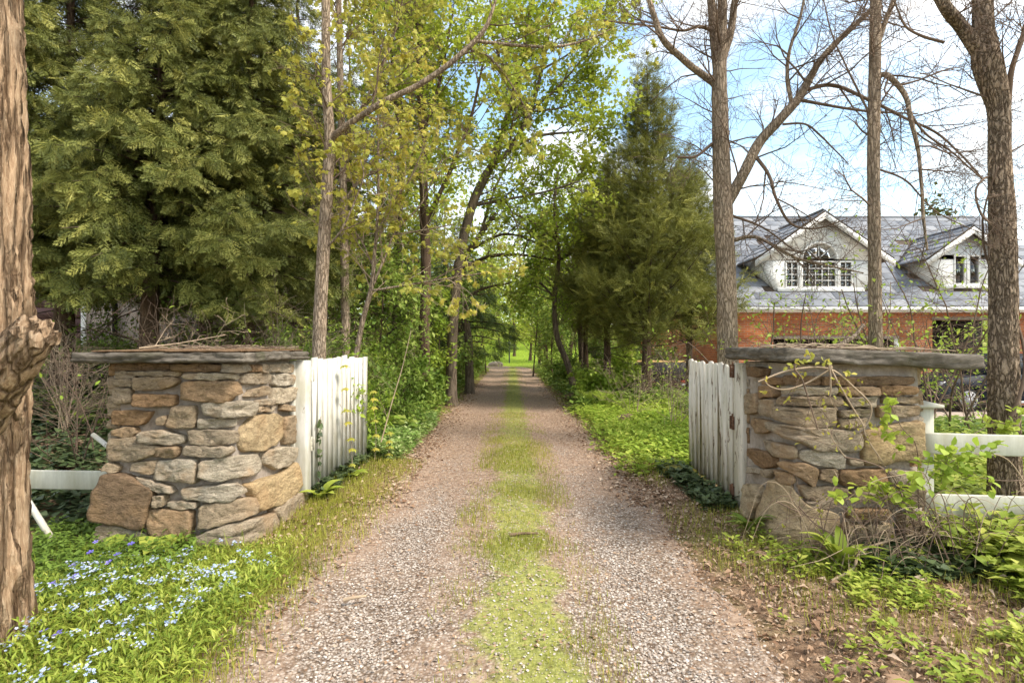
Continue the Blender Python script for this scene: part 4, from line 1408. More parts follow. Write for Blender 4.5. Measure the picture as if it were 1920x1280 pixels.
def spawn(rng, pts, rads, Ln, lev, S, out, tips, t0=None, count=None, lenf=None):
    n = len(pts) - 1
    k = S['kids'][lev] if count is None else count
    k = int(k * rng.uniform(.75, 1.25) + .5)
    t0 = S.get('t0', .2) if t0 is None else t0
    for c in range(k):
        t = t0 + (1 - t0) * (c + rng.uniform(0, 1)) / max(k, 1)
        x = t * n; i = min(int(x), n - 1); f = x - i
        q = pts[i] * (1 - f) + pts[i + 1] * f
        dd = pts[i + 1] - pts[i]; dd = dd / (np.linalg.norm(dd) + 1e-9)
        ax = cross(dd, rng.normal(0, 1, 3))
        nd = rot_about(dd, ax, R(rng.uniform(*S['ang'])))
        if 'flat' in S: nd[2] *= S['flat']; nd = nd / np.linalg.norm(nd)
        L2 = (S['len'][lev + 1] if lenf is None else lenf) * rng.uniform(.6, 1.25) * (1.15 - .55 * t)
        rr = np.interp(t, np.linspace(0, 1, n + 1), rads)
        grow(rng, q, nd, L2, min(rr * .62, S['rad'][lev + 1] * rng.uniform(.75, 1.2)), lev + 1, S, out, tips)

def limb(px_pts, per=6):
    """[(px, py, D, width_px)...] -> smooth path and radii in metres"""
    P = np.array([at(a, b, D) for a, b, D, w in px_pts])
    r = np.array([w * D / F / 2 / math.hypot(1, (a - 960) / F) for a, b, D, w in px_pts])   # the lens widens round things off axis
    Q = smooth_path(np.c_[P, r], per)
    return Q[:, :3], np.maximum(Q[:, 3], .002)

def wobble(P, amp, seed, freq=1.3):
    return P + amp * np.stack([fbm(P * freq + 3, seed, 3), fbm(P * freq + 31, seed + 1, 3), 0 * P[:, 0]], -1) * np.linspace(.2, 1, len(P))[:, None]

def sink(P, r):
    """carry the butt of a trunk into the soil, with a little root flare"""
    z = float(land(P[0][0], P[0][1]))
    if P[0][2] > z - .05:
        n = max(2, int((P[0][2] - z) / .35) + 2)
        zz = np.linspace(z - .12, P[0][2], n, endpoint=False)
        add = np.c_[np.full(n, P[0][0]), np.full(n, P[0][1]), zz]
        P = np.vstack([add, P])
        r = np.concatenate([np.full(n, r[0]), r])
    h = P[:, 2] - z
    return P, r * (1 + .55 * np.exp(-np.maximum(h, 0) / .16))

def bark_tube(g, P, r, seed, sides=20, res=.05, depth=.10, twist=0.0, mat=0):
    """trunk with furrowed relief"""
    Ls = np.concatenate([[0], np.cumsum(np.linalg.norm(np.diff(P, axis=0), axis=1))])
    n = max(4, int(Ls[-1] / res))
    t = np.linspace(0, Ls[-1], n)
    Q = np.stack([np.interp(t, Ls, P[:, k]) for k in range(3)], -1)
    rr = np.interp(t, Ls, r)
    a = np.linspace(0, 2 * math.pi, sides, endpoint=False)
    T = norm(np.gradient(Q, axis=0))
    u = norm(np.cross(T, np.array([0, 1., .02])))
    w = np.cross(T, u)
    A = a[None] + twist * t[:, None]
    pn = np.stack([np.cos(A) * 3.2, np.sin(A) * 3.2, np.broadcast_to(t[:, None] * 1.6, A.shape)], -1) * (.12 / max(rr.mean(), .05)) ** .2
    rid = 1 - np.abs(fbm(pn * np.array([2.2, 2.2, 1.3]), seed, 4)) * 2.2
    rid = rid + .5 * (1 - np.abs(fbm(pn * np.array([4.6, 4.6, 5.0]), seed + 4, 3)) * 2.2) - .3
    lump = fbm(pn * .5, seed + 9, 3)
    m = rr[:, None] * (1 + depth * (rid - .6) + depth * 1.0 * lump)
    V = Q[:, None] + m[..., None] * (np.cos(a)[None, :, None] * u[:, None] + np.sin(a)[None, :, None] * w[:, None])
    i = np.arange(n - 1)[:, None] * sides; j = np.arange(sides)[None]; j2 = (j + 1) % sides
    g.add(V.reshape(-1, 3), np.stack([i + j, i + sides + j, i + sides + j2, i + j2], -1).reshape(-1, 4), mat)

def tubes(g, out, mat=0, minr=.0015):
    for P, r, lev in out:
        if r[0] < .0055 and len(P) > 3:
            m_ = len(P) // 2
            P, r = P[[0, m_, -1]], r[[0, m_, -1]]
        elif r[0] < .012 and len(P) > 3:
            P, r = np.vstack([P[:-1:2], P[-1:]]), np.r_[r[:-1:2], r[-1:]]
        tube(g, P, np.maximum(r, minr), 6 if r[0] > .03 else 4 if r[0] > .02 else 3, mat, .5, cap=False)

def rand_unit(rng, n):
    return norm(rng.normal(0, 1, (n, 3)))

def leaves_on(g, rng, tips, per, size, tv, tf, droop=.35, spread=.05, mat=0, vlo=0., vhi=1., wid=1.0, from_=0.0, tuft=1):
    """leaves strung along the outer twigs"""
    pos, dr = [], []
    for P, D in tips:
        m = int(per * rng.uniform(.6, 1.4) + rng.uniform(0, 1))
        if m < 1: continue
        t = rng.uniform(from_, 1, m) * (len(P) - 1)
        i = np.minimum(t.astype(int), len(P) - 2); f = (t - i)[:, None]
        pos.append(P[i] * (1 - f) + P[i + 1] * f); dr.append(D[i])
    pos = np.vstack(pos); dr = np.vstack(dr)
    if tuft > 1:
        pos = np.repeat(pos, tuft, 0); dr = np.repeat(dr, tuft, 0)
    n = len(pos)
    pos = pos + rng.normal(0, spread, (n, 3))
    d = dr * .6 + rand_unit(rng, n) * .8 + np.array([0, 0, -droop])
    nr_ = rand_unit(rng, n) * .7 + np.array([0, 0, 1.0])
    clump = vnoise(pos * 1.7, 5) * .5 + .5
    v = np.clip(vlo + (vhi - vlo) * (clump * .5 + rng.uniform(0, 1, n) * .5), 0, 1)
    scatter(g, tv, tf, pos, d, nr_, size * rng.uniform(.6, 1.25, n), wid, mat, v)
    return n

BARE = dict(seg=[.3, .22, .14, .09], wob=[.10, .16, .22, .25], up=[.02, .015, .02, .03], kids=[7, 6, 5, 0], ang=(28, 70),
            len=[2, 1.15, .62, .30], rad=[.05, .016, .007, .0032], t0=.15, end=.3)

# -- the shaggy trunk in the left foreground, with the stub of a lost limb
def shaggy_tree():
    root = thing('shaggy_tree', 'large rough-barked trunk with a broken limb stub at the left edge', 'tree', loc=(-2.64, 2.62, 0))
    g = Geo()
    sides, n = 150, 240
    z = np.linspace(-.12, 4.4, n)
    a = np.linspace(0, 2 * math.pi, sides, endpoint=False)
    edge = np.interp(z, [-.1, .02, .12, .35, .6, .9, 1.3, 1.7, 2.1, 2.6, 3.2, 4.4], [-2.40, -2.47, -2.49, -2.485, -2.50, -2.50, -2.485, -2.48, -2.51, -2.54, -2.575, -2.65])
    rad = np.interp(z, [-.1, .1, .5, 1.4, 2.5, 4.4], [.40, .31, .265, .27, .235, .20])
    cx = edge - rad
    A, Zg = np.meshgrid(a, z)
    # strips of bark run up the trunk, slanting and peeling
    tw = A + .30 * Zg + .22 * fbm(np.stack([np.cos(A) * 1.2, np.sin(A) * 1.2, Zg * .9], -1), 8, 2)
    pn = np.stack([np.cos(tw) * 2.6, np.sin(tw) * 2.6, Zg * .75], -1)
    rid = 1 - np.abs(fbm(pn * 2.0, 41, 4)) * 2.4
    rid2 = 1 - np.abs(fbm(pn * np.array([5.5, 5.5, 3.0]), 43, 4)) * 2.4
    lump = fbm(pn * np.array([.8, .8, 1.0]), 47, 3)
    disp = .034 * rid + .020 * rid2 + .05 * lump
    disp = disp + .010 * np.round(rid * 3) / 3
    # the hollow at the foot, seen from the drive
    aw = np.angle(np.exp(1j * (A - R(-58))))
    disp = disp - .10 * np.exp(-(aw / .15) ** 2) * sstep(.95 - Zg, 0, .35) * sstep(Zg, .06, .25)
    rr = rad[:, None] + disp - .03
    V = np.stack([cx[:, None] + rr * np.cos(A), 2.62 + .02 * z[:, None] + rr * np.sin(A), Zg], -1)
    i = np.arange(n - 1)[:, None] * sides; j = np.arange(sides)[None]; j2 = (j + 1) % sides
    g.add(V.reshape(-1, 3), np.stack([i + j, i + j2, i + sides + j2, i + sides + j], -1).reshape(-1, 4))
    g.build('trunk', M_bark_shag, root, True)
    g = Geo()
    P = smooth_path([(-2.56, 2.50, 1.14), (-2.40, 2.46, 1.32), (-2.24, 2.42, 1.47), (-2.135, 2.40, 1.575)], 8)
    bark_tube(g, P, np.linspace(.135, .078, len(P)), 5, 48, .008, .22)
    g.build('broken_limb', M_bark_shag, root, True)
    g = Geo()
    c = np.array([-2.136, 2.40, 1.574])
    d = norm(P[-1] - P[-2]); u = norm(np.cross(d, [0, 1, 0])); w = np.cross(d, u)
    aa = np.linspace(0, 2 * math.pi, 40, endpoint=False)
    rng = np.random.default_rng(2)
    rings = []
    for rr_, hh in ((.088, -.02), (.070, .010), (.045, .0), (.02, .02)):
        rings.append(c + rr_ * (np.cos(aa)[:, None] * u + np.sin(aa)[:, None] * w) * (1 + .12 * np.sin(aa * 5 + 1))[:, None] + d * (hh + (rng.uniform(-.014, .03, 40) if hh > -.01 else np.zeros(40)))[:, None])
    k_ = np.arange(40); k2 = (k_ + 1) % 40
    g.add(np.vstack(rings + [c[None] + d * .01]), np.vstack([np.stack([r_ * 40 + k_, r_ * 40 + k2, (r_ + 1) * 40 + k2, (r_ + 1) * 40 + k_], -1) for r_ in range(3)]))
    g.f.append((np.stack([120 + k_, 120 + k2, np.full(40, 160)], -1), 0))
    g.build('broken_end', M_bark_shag, root)
    return root
shaggy_tree()

# -- bare trees on the right
def bare_tree(name, label, trunk, limbs, seed, bark, S=BARE, twigs=26, relief=.08, sides=22, buds=None, extra_up=None):
    rng = np.random.default_rng(seed)
    P, r = limb(trunk)
    b = P[0]
    P, r = sink(P, r)
    root = thing(name, label, 'tree', loc=(b[0], b[1], float(land(b[0], b[1]))))
    g = Geo()
    bark_tube(g, P, r, seed, int(sides * 1.5), .03, relief)
    g.build('trunk', bark, root, True)
    out, tips = [], []
    for lb in limbs:
        Q, q = limb(lb)
        Q = wobble(Q, .03, seed + 3, 2.0)
        g = Geo()
        tube(g, Q, q, 9, 0, rough=.08, seed=seed)
        g.build('limb', bark if q[0] > .03 else M_twig, root, True)
        Ln = np.sum(np.linalg.norm(np.diff(Q, axis=0), axis=1))
        spawn(rng, Q, q, Ln, 0, S, out, tips, t0=.12, count=max(4, Ln * 4.2), lenf=min(1.15, Ln * .5))
    if twigs:
        spawn(rng, P, r, 3, 0, S, out, tips, t0=.45, count=twigs, lenf=1.0)
    g = Geo(); tubes(g, out, 0, .0022)
    tag(g.build('twigs', M_twig, root), kind='stuff')
    if buds:
        g = Geo(); leaves_on(g, rng, tips, buds[0], buds[1], DIA_V, DIA_F, spread=.02)
        tag(g.build('leaves', M_bright, root), kind='stuff')
    return root

bare_tree('forked_tree', 'tall bare tree with a strong forked right limb, behind the flaking white gate',
  [(1365,720,8,42),(1364,640,8,40),(1362,520,8,37),(1356,400,8,37),(1352,290,8,33),(1350,200,8,31),(1349,150,8,28),(1353,60,8,20),(1356,-60,8,17)],
  [[(1349,160,8,20),(1341,90,8,18),(1333,0,8,16),(1328,-80,8,12)], [(1356,110,8,14),(1370,60,8,15),(1379,0,8,13),(1392,-80,8,9)],
   [(1340,158,8,15),(1331,150,8,14),(1284,115,7.9,13),(1245,77,7.8,12),(1228,34,7.8,11),(1213,-10,7.8,10)],
   [(1362,385,8,22),(1371,367,8,22),(1399,316,7.9,22),(1425,265,7.9,21),(1467,218,7.8,20),(1501,179,7.8,18),(1531,124,7.7,14),(1566,81,7.7,13),(1634,17,7.6,11),(1690,-50,7.6,9)],
   [(1501,188,7.8,7),(1560,199,7.7,6),(1630,209,7.6,5),(1720,214,7.5,3)],
   [(1508,170,7.8,8),(1561,160,7.6,8),(1630,188,7.5,7),(1698,222,7.4,6),(1766,256,7.3,5),(1843,337,7.2,4)],
   [(1484,195,7.8,9),(1476,145,7.8,8),(1480,98,7.8,7),(1501,34,7.8,6),(1512,-30,7.8,4)],
   [(1410,285,7.9,8),(1442,329,7.8,7),(1455,372,7.7,6),(1484,419,7.7,5),(1530,428,7.7,4),(1590,410,7.7,2)],
   [(1348,265,8,7),(1333,271,8,6),(1305,293,7.9,5),(1271,295,7.9,4)], [(1467,233,7.8,5),(1510,233,7.7,4),(1540,256,7.7,4),(1591,308,7.6,2)],
   [(1372,451,8,9),(1414,444,7.9,7),(1461,465,7.8,6),(1504,487,7.7,5),(1619,512,7.6,3)], [(1372,404,8,6),(1429,426,7.9,4),(1490,469,7.8,3)],
   [(1345,60,8,8),(1310,50,7.9,7),(1280,58,7.9,5),(1230,50,7.8,4),(1130,40,7.8,3)]], 101, M_bark_smooth, twigs=14, relief=.05)
bare_tree('slender_tree', 'slim straight bare trunk rising behind the right pillar cap, in front of dormer',
  [(1643,690,7,30),(1642,640,7,28),(1640,500,7,26),(1638,300,7,25),(1640,150,7,24),(1642,0,7,22),(1644,-80,7,20)],
  [[(1642,160,7,12),(1652,141,7,12),(1670,146,6.9,12),(1698,180,6.9,11),(1710,230,6.8,10),(1724,300,6.8,8),(1731,400,6.7,7),(1738,470,6.7,4)],
   [(1644,90,7,12),(1656,50,7,11),(1672,10,7,10),(1690,-40,7,8)], [(1700,200,6.9,6),(1735,250,6.9,5),(1790,290,6.9,4),(1845,340,6.9,3)],
   [(1650,318,7,5),(1700,340,6.9,4),(1760,400,6.9,3),(1850,440,6.9,2)], [(1630,212,7,5),(1590,130,7,4),(1560,60,7.0,3),(1540,-20,7,2)]], 102, M_bark_smooth, twigs=10, relief=.04)
T3 = bare_tree('furrowed_tree', 'thick furrowed trunk wrapped in vine at the right edge behind white fence',
  [(1888,1030,4.35,78),(1884,900,4.35,66),(1881,700,4.35,62),(1881,560,4.35,58),(1879,420,4.35,54),(1874,300,4.35,47),(1873,210,4.35,46),(1862,160,4.35,56),(1848,110,4.35,58),(1843,50,4.35,44),(1842,-60,4.35,40)],
  [[(1850,120,4.35,34),(1826,84,4.35,32),(1800,48,4.35,29),(1776,16,4.3,26),(1752,-20,4.3,24)],
   [(1888,230,4.35,16),(1893,180,4.35,14),(1899,128,4.3,13),(1920,64,4.3,12),(1950,-20,4.3,10)],
   [(1856,330,4.35,6),(1842,338,4.3,5),(1830,360,4.3,5),(1838,400,4.28,5),(1856,420,4.25,4)],
   [(1770,80,4.3,7),(1730,68,4.3,6),(1700,50,4.3,5),(1684,20,4.3,4),(1670,-20,4.3,3)]], 103, M_bark_plate, twigs=6, relief=.10, sides=64,
  S=dict(BARE, len=[2, .75, .42, .2], rad=[.05, .010, .005, .0026]))
g = Geo()
V_ = np.array([(math.cos(t * 3.0 + 4.3), math.sin(t * 3.0 + 4.3), t) for t in np.linspace(0, 1.9, 70)])
ctr = lambda z: at(1880, HZ - (z - CAM_H) / 4.35 * F, 4.35)
P = np.array([ctr(.95 + t * 1.05) + np.array([c, s, 0]) * (.138 - .010 * t) for c, s, t in V_])
tube(g, wobble(P, .012, 4, 6), np.linspace(.016, .006, len(P)), 6, 0, rough=.2)
g.build('vine', M_twig, T3)

# -- conifers
def cedar(label, px, D, H, Rm, zlow, nb, nf, size, seed, tw=.30, lean=(0, 0), tmpl=(FROND_V, FROND_F), mat=None, name='cedar_tree', group=None, shape=1.25, trunk_top=None, dead=16, hang=1.25, habit='droop', gap=.16):
    rng = np.random.default_rng(seed)
    x, y = (px - 960) / F * D, D
    z0 = float(land(x, y))
    root = thing(name, label, 'tree', group, loc=(x, y, z0))
    zz = np.linspace(z0 - .15, H, 18)
    h = (zz - z0) / (H - z0)
    P = np.stack([x + lean[0] * h, y + lean[1] * h, zz], -1)
    P = wobble(P, .10, seed)
    g = Geo()
    bark_tube(g, P, tw / 2 * (1 - .9 * np.clip(h, 0, 1)) * (1 + .6 * np.exp(-np.maximum(zz - z0, 0) / .2)), seed, 14, .12, .10)
    g.build('trunk', M_bark_cedar, root, True)
    gb = Geo()
    pos, dr, sz, vv = [], [], [], []
    for b in range(nb):
        u = (b + rng.uniform(0, 1)) / nb
        z = zlow + (H - zlow) * u ** .85
        t = (z - zlow) / (H - zlow)
        prof = (1 - t) ** (1 / shape) * (.72 + .28 * min(1, t * 6))
        L_ = max(.12, Rm * prof * (rng.uniform(.62, 1.12) if habit == 'droop' else rng.uniform(.45, 1.2)))
        az = b * 2.39996 + rng.normal(0, .25)
        c = np.array([np.interp(z, P[:, 2], P[:, 0]), np.interp(z, P[:, 2], P[:, 1]), z])
        o = np.array([math.cos(az), math.sin(az), 0])
        s = np.linspace(0, 1, 7)[:, None]
        if habit == 'droop':
            rise = (.30 * s - .62 * s ** 2 + .22 * s ** 3) * rng.uniform(.6, 1.3)
        else:
            rise = (.15 * s + .45 * s ** 2) * rng.uniform(.3, 1.5)
        Q = c + o * (L_ * s) + np.array([0, 0, 1.]) * (L_ * rise)
        tube(gb, Q, np.linspace(max(.006, .018 * L_), .003, 7), 4, cap=False)
        m = max(4, int(nf * L_ / Rm * rng.uniform(.8, 1.2)))
        q = (1 - rng.uniform(0, 1, m) ** 1.6 * .80)
        i = np.minimum((q * 6).astype(int), 5); f = (q * 6 - i)[:, None]
        base = Q[i] * (1 - f) + Q[i + 1] * f
        side = np.cross(o, [0, 0, 1.])
        sgn = rng.choice([-1, 1], m)[:, None] * rng.uniform(.1, 1.1, m)[:, None]
        d = o * rng.uniform(.35, 1.0, m)[:, None] + side * sgn + np.array([0, 0, 1.]) * rng.uniform(-hang, .12, m)[:, None]
        if habit != 'droop':
            d = o * rng.uniform(.1, .8, m)[:, None] + side * sgn * .8 + np.array([0, 0, 1.]) * rng.uniform(-.35, 1.1, m)[:, None]
        base = base + side * sgn * (L_ * .16) * rng.uniform(0, 1, m)[:, None] + rng.normal(0, .05 if habit == 'droop' else .10, (m, 3))
        pos.append(base); dr.append(d); sz.append(size * rng.uniform(.55, 1.2, m) * (.75 + .25 * L_ / Rm))
        vv.append(np.clip(rng.normal(.42, .24, m) + .16 * (vnoise(base * 1.1, 3)) + .28 * (q - .7), 0, 1))
    for k in range(dead):                                   # dead lower branches
        z = rng.uniform(z0 + .5, zlow + .8); az = rng.uniform(0, 6.28)
        c = np.array([np.interp(z, P[:, 2], P[:, 0]), np.interp(z, P[:, 2], P[:, 1]), z])
        o_, t_ = [], []
        grow(rng, c, norm(np.array([math.cos(az), math.sin(az), rng.uniform(-.25, .15)])), Rm * rng.uniform(.35, .8), .014, 0,
             dict(seg=[.2, .12], wob=[.12, .2], up=[-.02, 0], kids=[5, 0], ang=(30, 70), len=[1, .4], rad=[.014, .005], t0=.3, end=.3), o_, t_)
        tubes(gb, o_, 0, .002)
    tag(gb.build('branches', M_twig_dark, root), kind='stuff')
    pos = np.vstack(pos); dr = np.vstack(dr); sz = np.concatenate(sz); vv = np.concatenate(vv)
    nr_ = rand_unit(rng, len(pos)) * (.8 if habit == 'droop' else 1.0) + (np.array([0, -.6, .6]) if habit == 'droop' else np.array([0, -.3, .1]))
    keep = fbm(pos * 1.05 + seed, 21, 2) < gap
    pos, dr, nr_, sz, vv = pos[keep], dr[keep], nr_[keep], sz[keep], vv[keep]
    tag(spray_crown('crown', tmpl[0], tmpl[1], pos, dr, nr_, sz, vv, mat or M_cedar, root), kind='stuff')
    return root

CL = 'cedars massed on the left'
cedar('near cedar with trunk bare below, sprays just above the left pillar cap', 272, 8.6, 9.0, 2.2, 2.2, 230, 130, .35, 11, .32, (.4, 0), group=CL)
cedar('cedar at the far left whose low branches cross the maroon garage door', 118, 9.4, 9.5, 2.3, 2.55, 220, 125, .37, 12, .36, (.2, 0), group=CL)
cedar('cedar crowding behind the shaggy trunk at the left edge', -30, 8.2, 9.0, 1.9, 2.6, 150, 105, .37, 13, .30, group=CL)
cedar('cedar nearest the slim young maple trunk left of the drive', 462, 9.2, 9.4, 1.8, 2.0, 220, 120, .34, 14, .26, (.1, 0), group=CL)
cedar('dark cedar standing deeper in the left row behind the young maple', 560, 12.2, 10.5, 2.0, 1.6, 190, 100, .38, 15, .28, group=CL)
cedar('tall cedar filling the gap high above the left pillar', 385, 11.5, 12.0, 2.6, 3.0, 210, 120, .42, 16, .34, group=CL)
cedar('far cedar closing the left row towards the wooded bend', 655, 16.0, 11.0, 2.3, 1.7, 120, 60, .50, 17, .30, tmpl=(FROND2_V, FROND2_F), group=CL)

CR = 'cedars right of the drive'
W2 = (FROND2_V * np.array([.9, 1, 1]), FROND2_F)
cedar('tall pointed cedar right of the drive, its tip against the sky', 1212, 13.2, 8.45, 1.85, 1.45, 260, 105, .36, 21, .26, tmpl=W2, mat=M_cedar2, group=CR, shape=1.15, dead=14, habit='up', gap=.30)
cedar('shorter cedar filling the gap between pointed cedar and forked bare tree', 1292, 14.2, 6.6, 1.4, 1.5, 180, 84, .34, 22, .20, tmpl=W2, mat=M_cedar2, group=CR, habit='up', gap=.30)
cedar('bushy cedar on the drive side of the pointed cedar', 1138, 15.2, 6.9, 1.5, 1.4, 180, 84, .36, 23, .24, tmpl=W2, mat=M_cedar2, group=CR, habit='up', gap=.30)
cedar('low cedar furthest up the right edge of the drive', 1098, 18.5, 5.9, 1.25, 1.8, 150, 70, .27, 24, .22, tmpl=W2, mat=M_cedar2, group=CR, habit='up', gap=.30)
cedar('cedar hidden behind the pointed cedar, its trunk bare to eye level', 1180, 17.0, 7.6, 1.6, 1.9, 150, 70, .28, 25, .24, tmpl=W2, mat=M_cedar2, group=CR, habit='up', gap=.30)
cedar('dark hemlock with drooping flat boughs left of the far drive', 862, 20.5, 6.5, 2.6, 1.25, 110, 70, .48, 26, .26, tmpl=W2, mat=M_hem, name='hemlock_tree', shape=1.0, dead=4)
cedar('dark hemlock standing behind the leaning maple on the left', 800, 24.0, 8.0, 2.4, 1.6, 90, 60, .52, 27, .26, tmpl=W2, mat=M_hem, name='hemlock_tree', dead=4)

# ------------------------------------------------------------------ maples and young hardwoods in new leaf
M_bark_dim = bark_mat('grey_bark', (.055, .042, .03), (.15, .115, .085), (.26, .205, .155), 9, .2, .7, .015)
MAPLE = dict(seg=[.35, .30, .24, .18], wob=[.08, .13, .18, .22], up=[.03, .02, .01, -.01], kids=[8, 6, 5, 0], ang=(25, 65),
             len=[2, 1.5, .8, .42], rad=[.05, .02, .009, .004], t0=.12, end=.3)
def leafy_tree(name, label, trunk, limbs, seed, leaf_m, per, size, S=MAPLE, bark=None, tmpl=(MAP_V, MAP_F), twigs=20, t0=.35, lenf=1.6, spread=.06,
               group=None, tuft=1, droop=.35, sides=14, vr=(0., 1.), dens=3.0, twm=None):
    rng = np.random.default_rng(seed)
    P, r = limb(trunk)
    P, r = sink(P, r)
    b = P[0]
    root = thing(name, label, 'tree', group, loc=(b[0], b[1], float(land(b[0], b[1]))))
    g = Geo()
    bark_tube(g, P, r, seed, sides, .08, .07)
    g.build('trunk', bark or M_bark_smooth, root, True)
    out, tips = [], []
    spawn(rng, P, r, 4, 0, S, out, tips, t0=t0, count=twigs, lenf=lenf)
    for lb in limbs:
        Q, q = limb(lb)
        Q = wobble(Q, .04, seed + 5, 1.5)
        g = Geo(); tube(g, Q, q, 7, 0, rough=.08, seed=seed)
        g.build('limb', bark or M_bark_smooth, root, True)
        Ln = np.sum(np.linalg.norm(np.diff(Q, axis=0), axis=1))
        spawn(rng, Q, q, Ln, 0, S, out, tips, t0=.15, count=max(3, Ln * dens), lenf=min(lenf, Ln * .6))
    g = Geo(); tubes(g, out, 0, .0025)
    tag(g.build('twigs', twm or M_twig, root), kind='stuff')
    g = Geo()
    n = leaves_on(g, rng, tips, per, size, *tmpl, droop=droop, spread=spread, tuft=tuft, vlo=vr[0], vhi=vr[1])
    tag(g.build('crown', leaf_m, root), kind='stuff')
    return root

YOUNG = dict(MAPLE, len=[2, 1.0, .5, .28], rad=[.05, .011, .005, .003], kids=[6, 4, 3, 0], up=[.03, .01, .0, -.02])
leafy_tree('young_maple', 'slim young maple with yellow tufts of leaves rising behind the left gate',
  [(598,690,6.6,27),(600,600,6.6,26),(606,480,6.6,24),(613,360,6.6,22),(618,260,6.6,20),(612,150,6.6,18),(611,0,6.6,16),(612,-80,6.6,13)],
  [[(619,262,6.6,13),(650,237,6.5,13),(720,191,6.4,12),(800,150,6.4,11),(892,75,6.4,9),(922,20,6.4,6),(935,-30,6.4,4)],
   [(892,77,6.4,6),(960,85,6.5,6),(1040,88,6.6,5),(1100,75,6.7,4),(1145,55,6.8,2)], [(870,88,6.4,4),(920,110,6.5,4),(962,165,6.6,3),(1000,230,6.7,2)],
   [(606,470,6.6,5),(640,430,6.5,4),(680,340,6.4,3),(676,300,6.4,2)]],
  31, M_maple_y, .85, .072, S=YOUNG, twigs=16, t0=.4, lenf=.9, spread=.02, tuft=5, droop=.9)
leafy_tree('maple_sapling', 'thin maple sapling with yellow-brown new leaves at the left gate end',
  [(664,690,7.2,11),(678,610,7.2,10),(696,540,7.2,9),(702,480,7.2,7),(709,380,7.2,5),(709,250,7.2,4),(708,120,7.2,2)],
  [[(697,545,7.2,5),(760,535,7.2,4),(825,524,7.2,3),(911,511,7.2,2)], [(697,540,7.2,6),(722,480,7.2,5),(744,430,7.3,4),(790,380,7.3,3),(830,300,7.3,2)],
   [(700,500,7.2,4),(670,440,7.2,3),(640,420,7.2,2)], [(740,440,7.3,3),(800,430,7.3,3),(850,420,7.3,2)], [(709,400,7.2,3),(760,350,7.1,3),(800,270,7.1,2)]],
  32, M_maple_y, 1.0, .072, S=YOUNG, twigs=18, t0=.35, lenf=.8, spread=.02, tuft=5, droop=.9, twm=M_twig_pale)
leafy_tree('green_maple', 'maple with grey trunk in the centre of the left tree line, fresh green crown',
  [(795,690,12,22),(796,600,12,20),(799,512,12,19),(795,380,12,17),(792,250,12,14),(786,120,12,11),(780,-40,12,8)],
  [[(796,420,12,10),(840,330,12,8),(880,230,12,6),(905,120,12,4)], [(794,330,12,9),(750,240,12,8),(735,120,12,6),(720,0,12,4)], [(792,260,12,8),(825,150,12,6),(850,20,12,4)]],
  33, M_maple, 1.7, .10, twigs=26, spread=.06, tuft=3, bark=M_bark_cedar, tmpl=(IVY_V, IVY_F))
leafy_tree('leaning_maple', 'forked maple leaning right over the drive with spring green crown',
  [(846,690,13.5,20),(850,600,13.5,19),(862,480,13.5,18),(885,386,13.5,17),(907,337,13.5,16),(926,300,13.5,13),(949,225,13.5,11),(964,169,13.5,9),(985,80,13.5,6),(1000,-20,13.5,4)],
  [[(926,306,13.5,10),(952,285,13.5,9),(994,210,13.5,8),(1016,131,13.5,6),(1030,60,13.5,4),(1040,0,13.5,3)], [(955,280,13.5,6),(1010,255,13.4,5),(1075,248,13.3,4),(1130,240,13.2,3)],
   [(890,385,13.5,6),(960,372,13.3,5),(1020,360,13.2,4),(1085,340,13.0,3)], [(994,210,13.5,5),(1050,160,13.4,4),(1100,100,13.3,3),(1130,50,13.3,2)], [(964,169,13.5,5),(930,90,13.5,4),(915,10,13.5,3)],
   [(1016,131,13.5,4),(1080,90,13.5,3),(1120,20,13.5,2)], [(994,210,13.5,4),(1060,200,13.4,3),(1120,170,13.3,2)]],
  34, M_maple, 2.0, .105, twigs=22, spread=.06, tuft=3, bark=M_bark_dim, dens=3.4, tmpl=(IVY_V, IVY_F))
leafy_tree('pole_maple', 'straight pole-thin maple beside the young maple on the left',
  [(648,690,9.5,18),(646,500,9.5,16),(642,300,9.5,14),(637,100,9.5,12),(634,-60,9.5,9)], [[(640,260,9.5,7),(690,180,9.5,6),(740,60,9.5,4),(760,-20,9.5,3)], [(644,380,9.5,6),(700,300,9.4,5),(760,250,9.4,3)]],
  35, M_maple_y, .9, .085, twigs=16, lenf=1.1, tuft=3, droop=.7, spread=.03)
leafy_tree('many_stemmed_maple', 'many-stemmed maple in the left thicket with stems fanning upward',
  [(742,690,14.5,16),(744,560,14.5,15),(748,420,14.5,14),(752,300,14.5,12),(748,150,14.5,9),(742,0,14.5,6)],
  [[(750,330,14.5,9),(770,200,14.5,8),(785,80,14.5,6),(795,-20,14.5,4)], [(750,300,14.5,8),(720,180,14.5,7),(700,60,14.5,5),(690,-20,14.5,3)], [(749,380,14.5,7),(800,300,14.5,6),(840,190,14.5,4)], [(752,270,14.5,6),(745,120,14.5,5),(758,-20,14.5,4)]],
  36, M_maple, 1.7, .105, twigs=18, tuft=3, bark=M_bark_dim, tmpl=(IVY_V, IVY_F))
leafy_tree('arching_maple', 'dark-stemmed maple arching low across the drive on the left',
  [(880,700,17,16),(878,640,17,15),(868,560,17,13),(872,490,17,11),(900,440,17,9),(930,400,17,7)],
  [[(872,500,17,8),(920,480,16.8,7),(980,478,16.6,5),(1040,488,16.4,4)], [(880,470,17,6),(940,440,17,5),(1000,445,17,4),(1050,430,17,3)], [(868,560,17,6),(910,540,17,5),(960,530,17,3)], [(900,440,17,6),(930,350,17,5),(970,280,17,3)]],
  37, M_maple, 2.0, .12, twigs=14, bark=M_bark_dim, twm=M_twig, tmpl=(IVY_V, IVY_F))
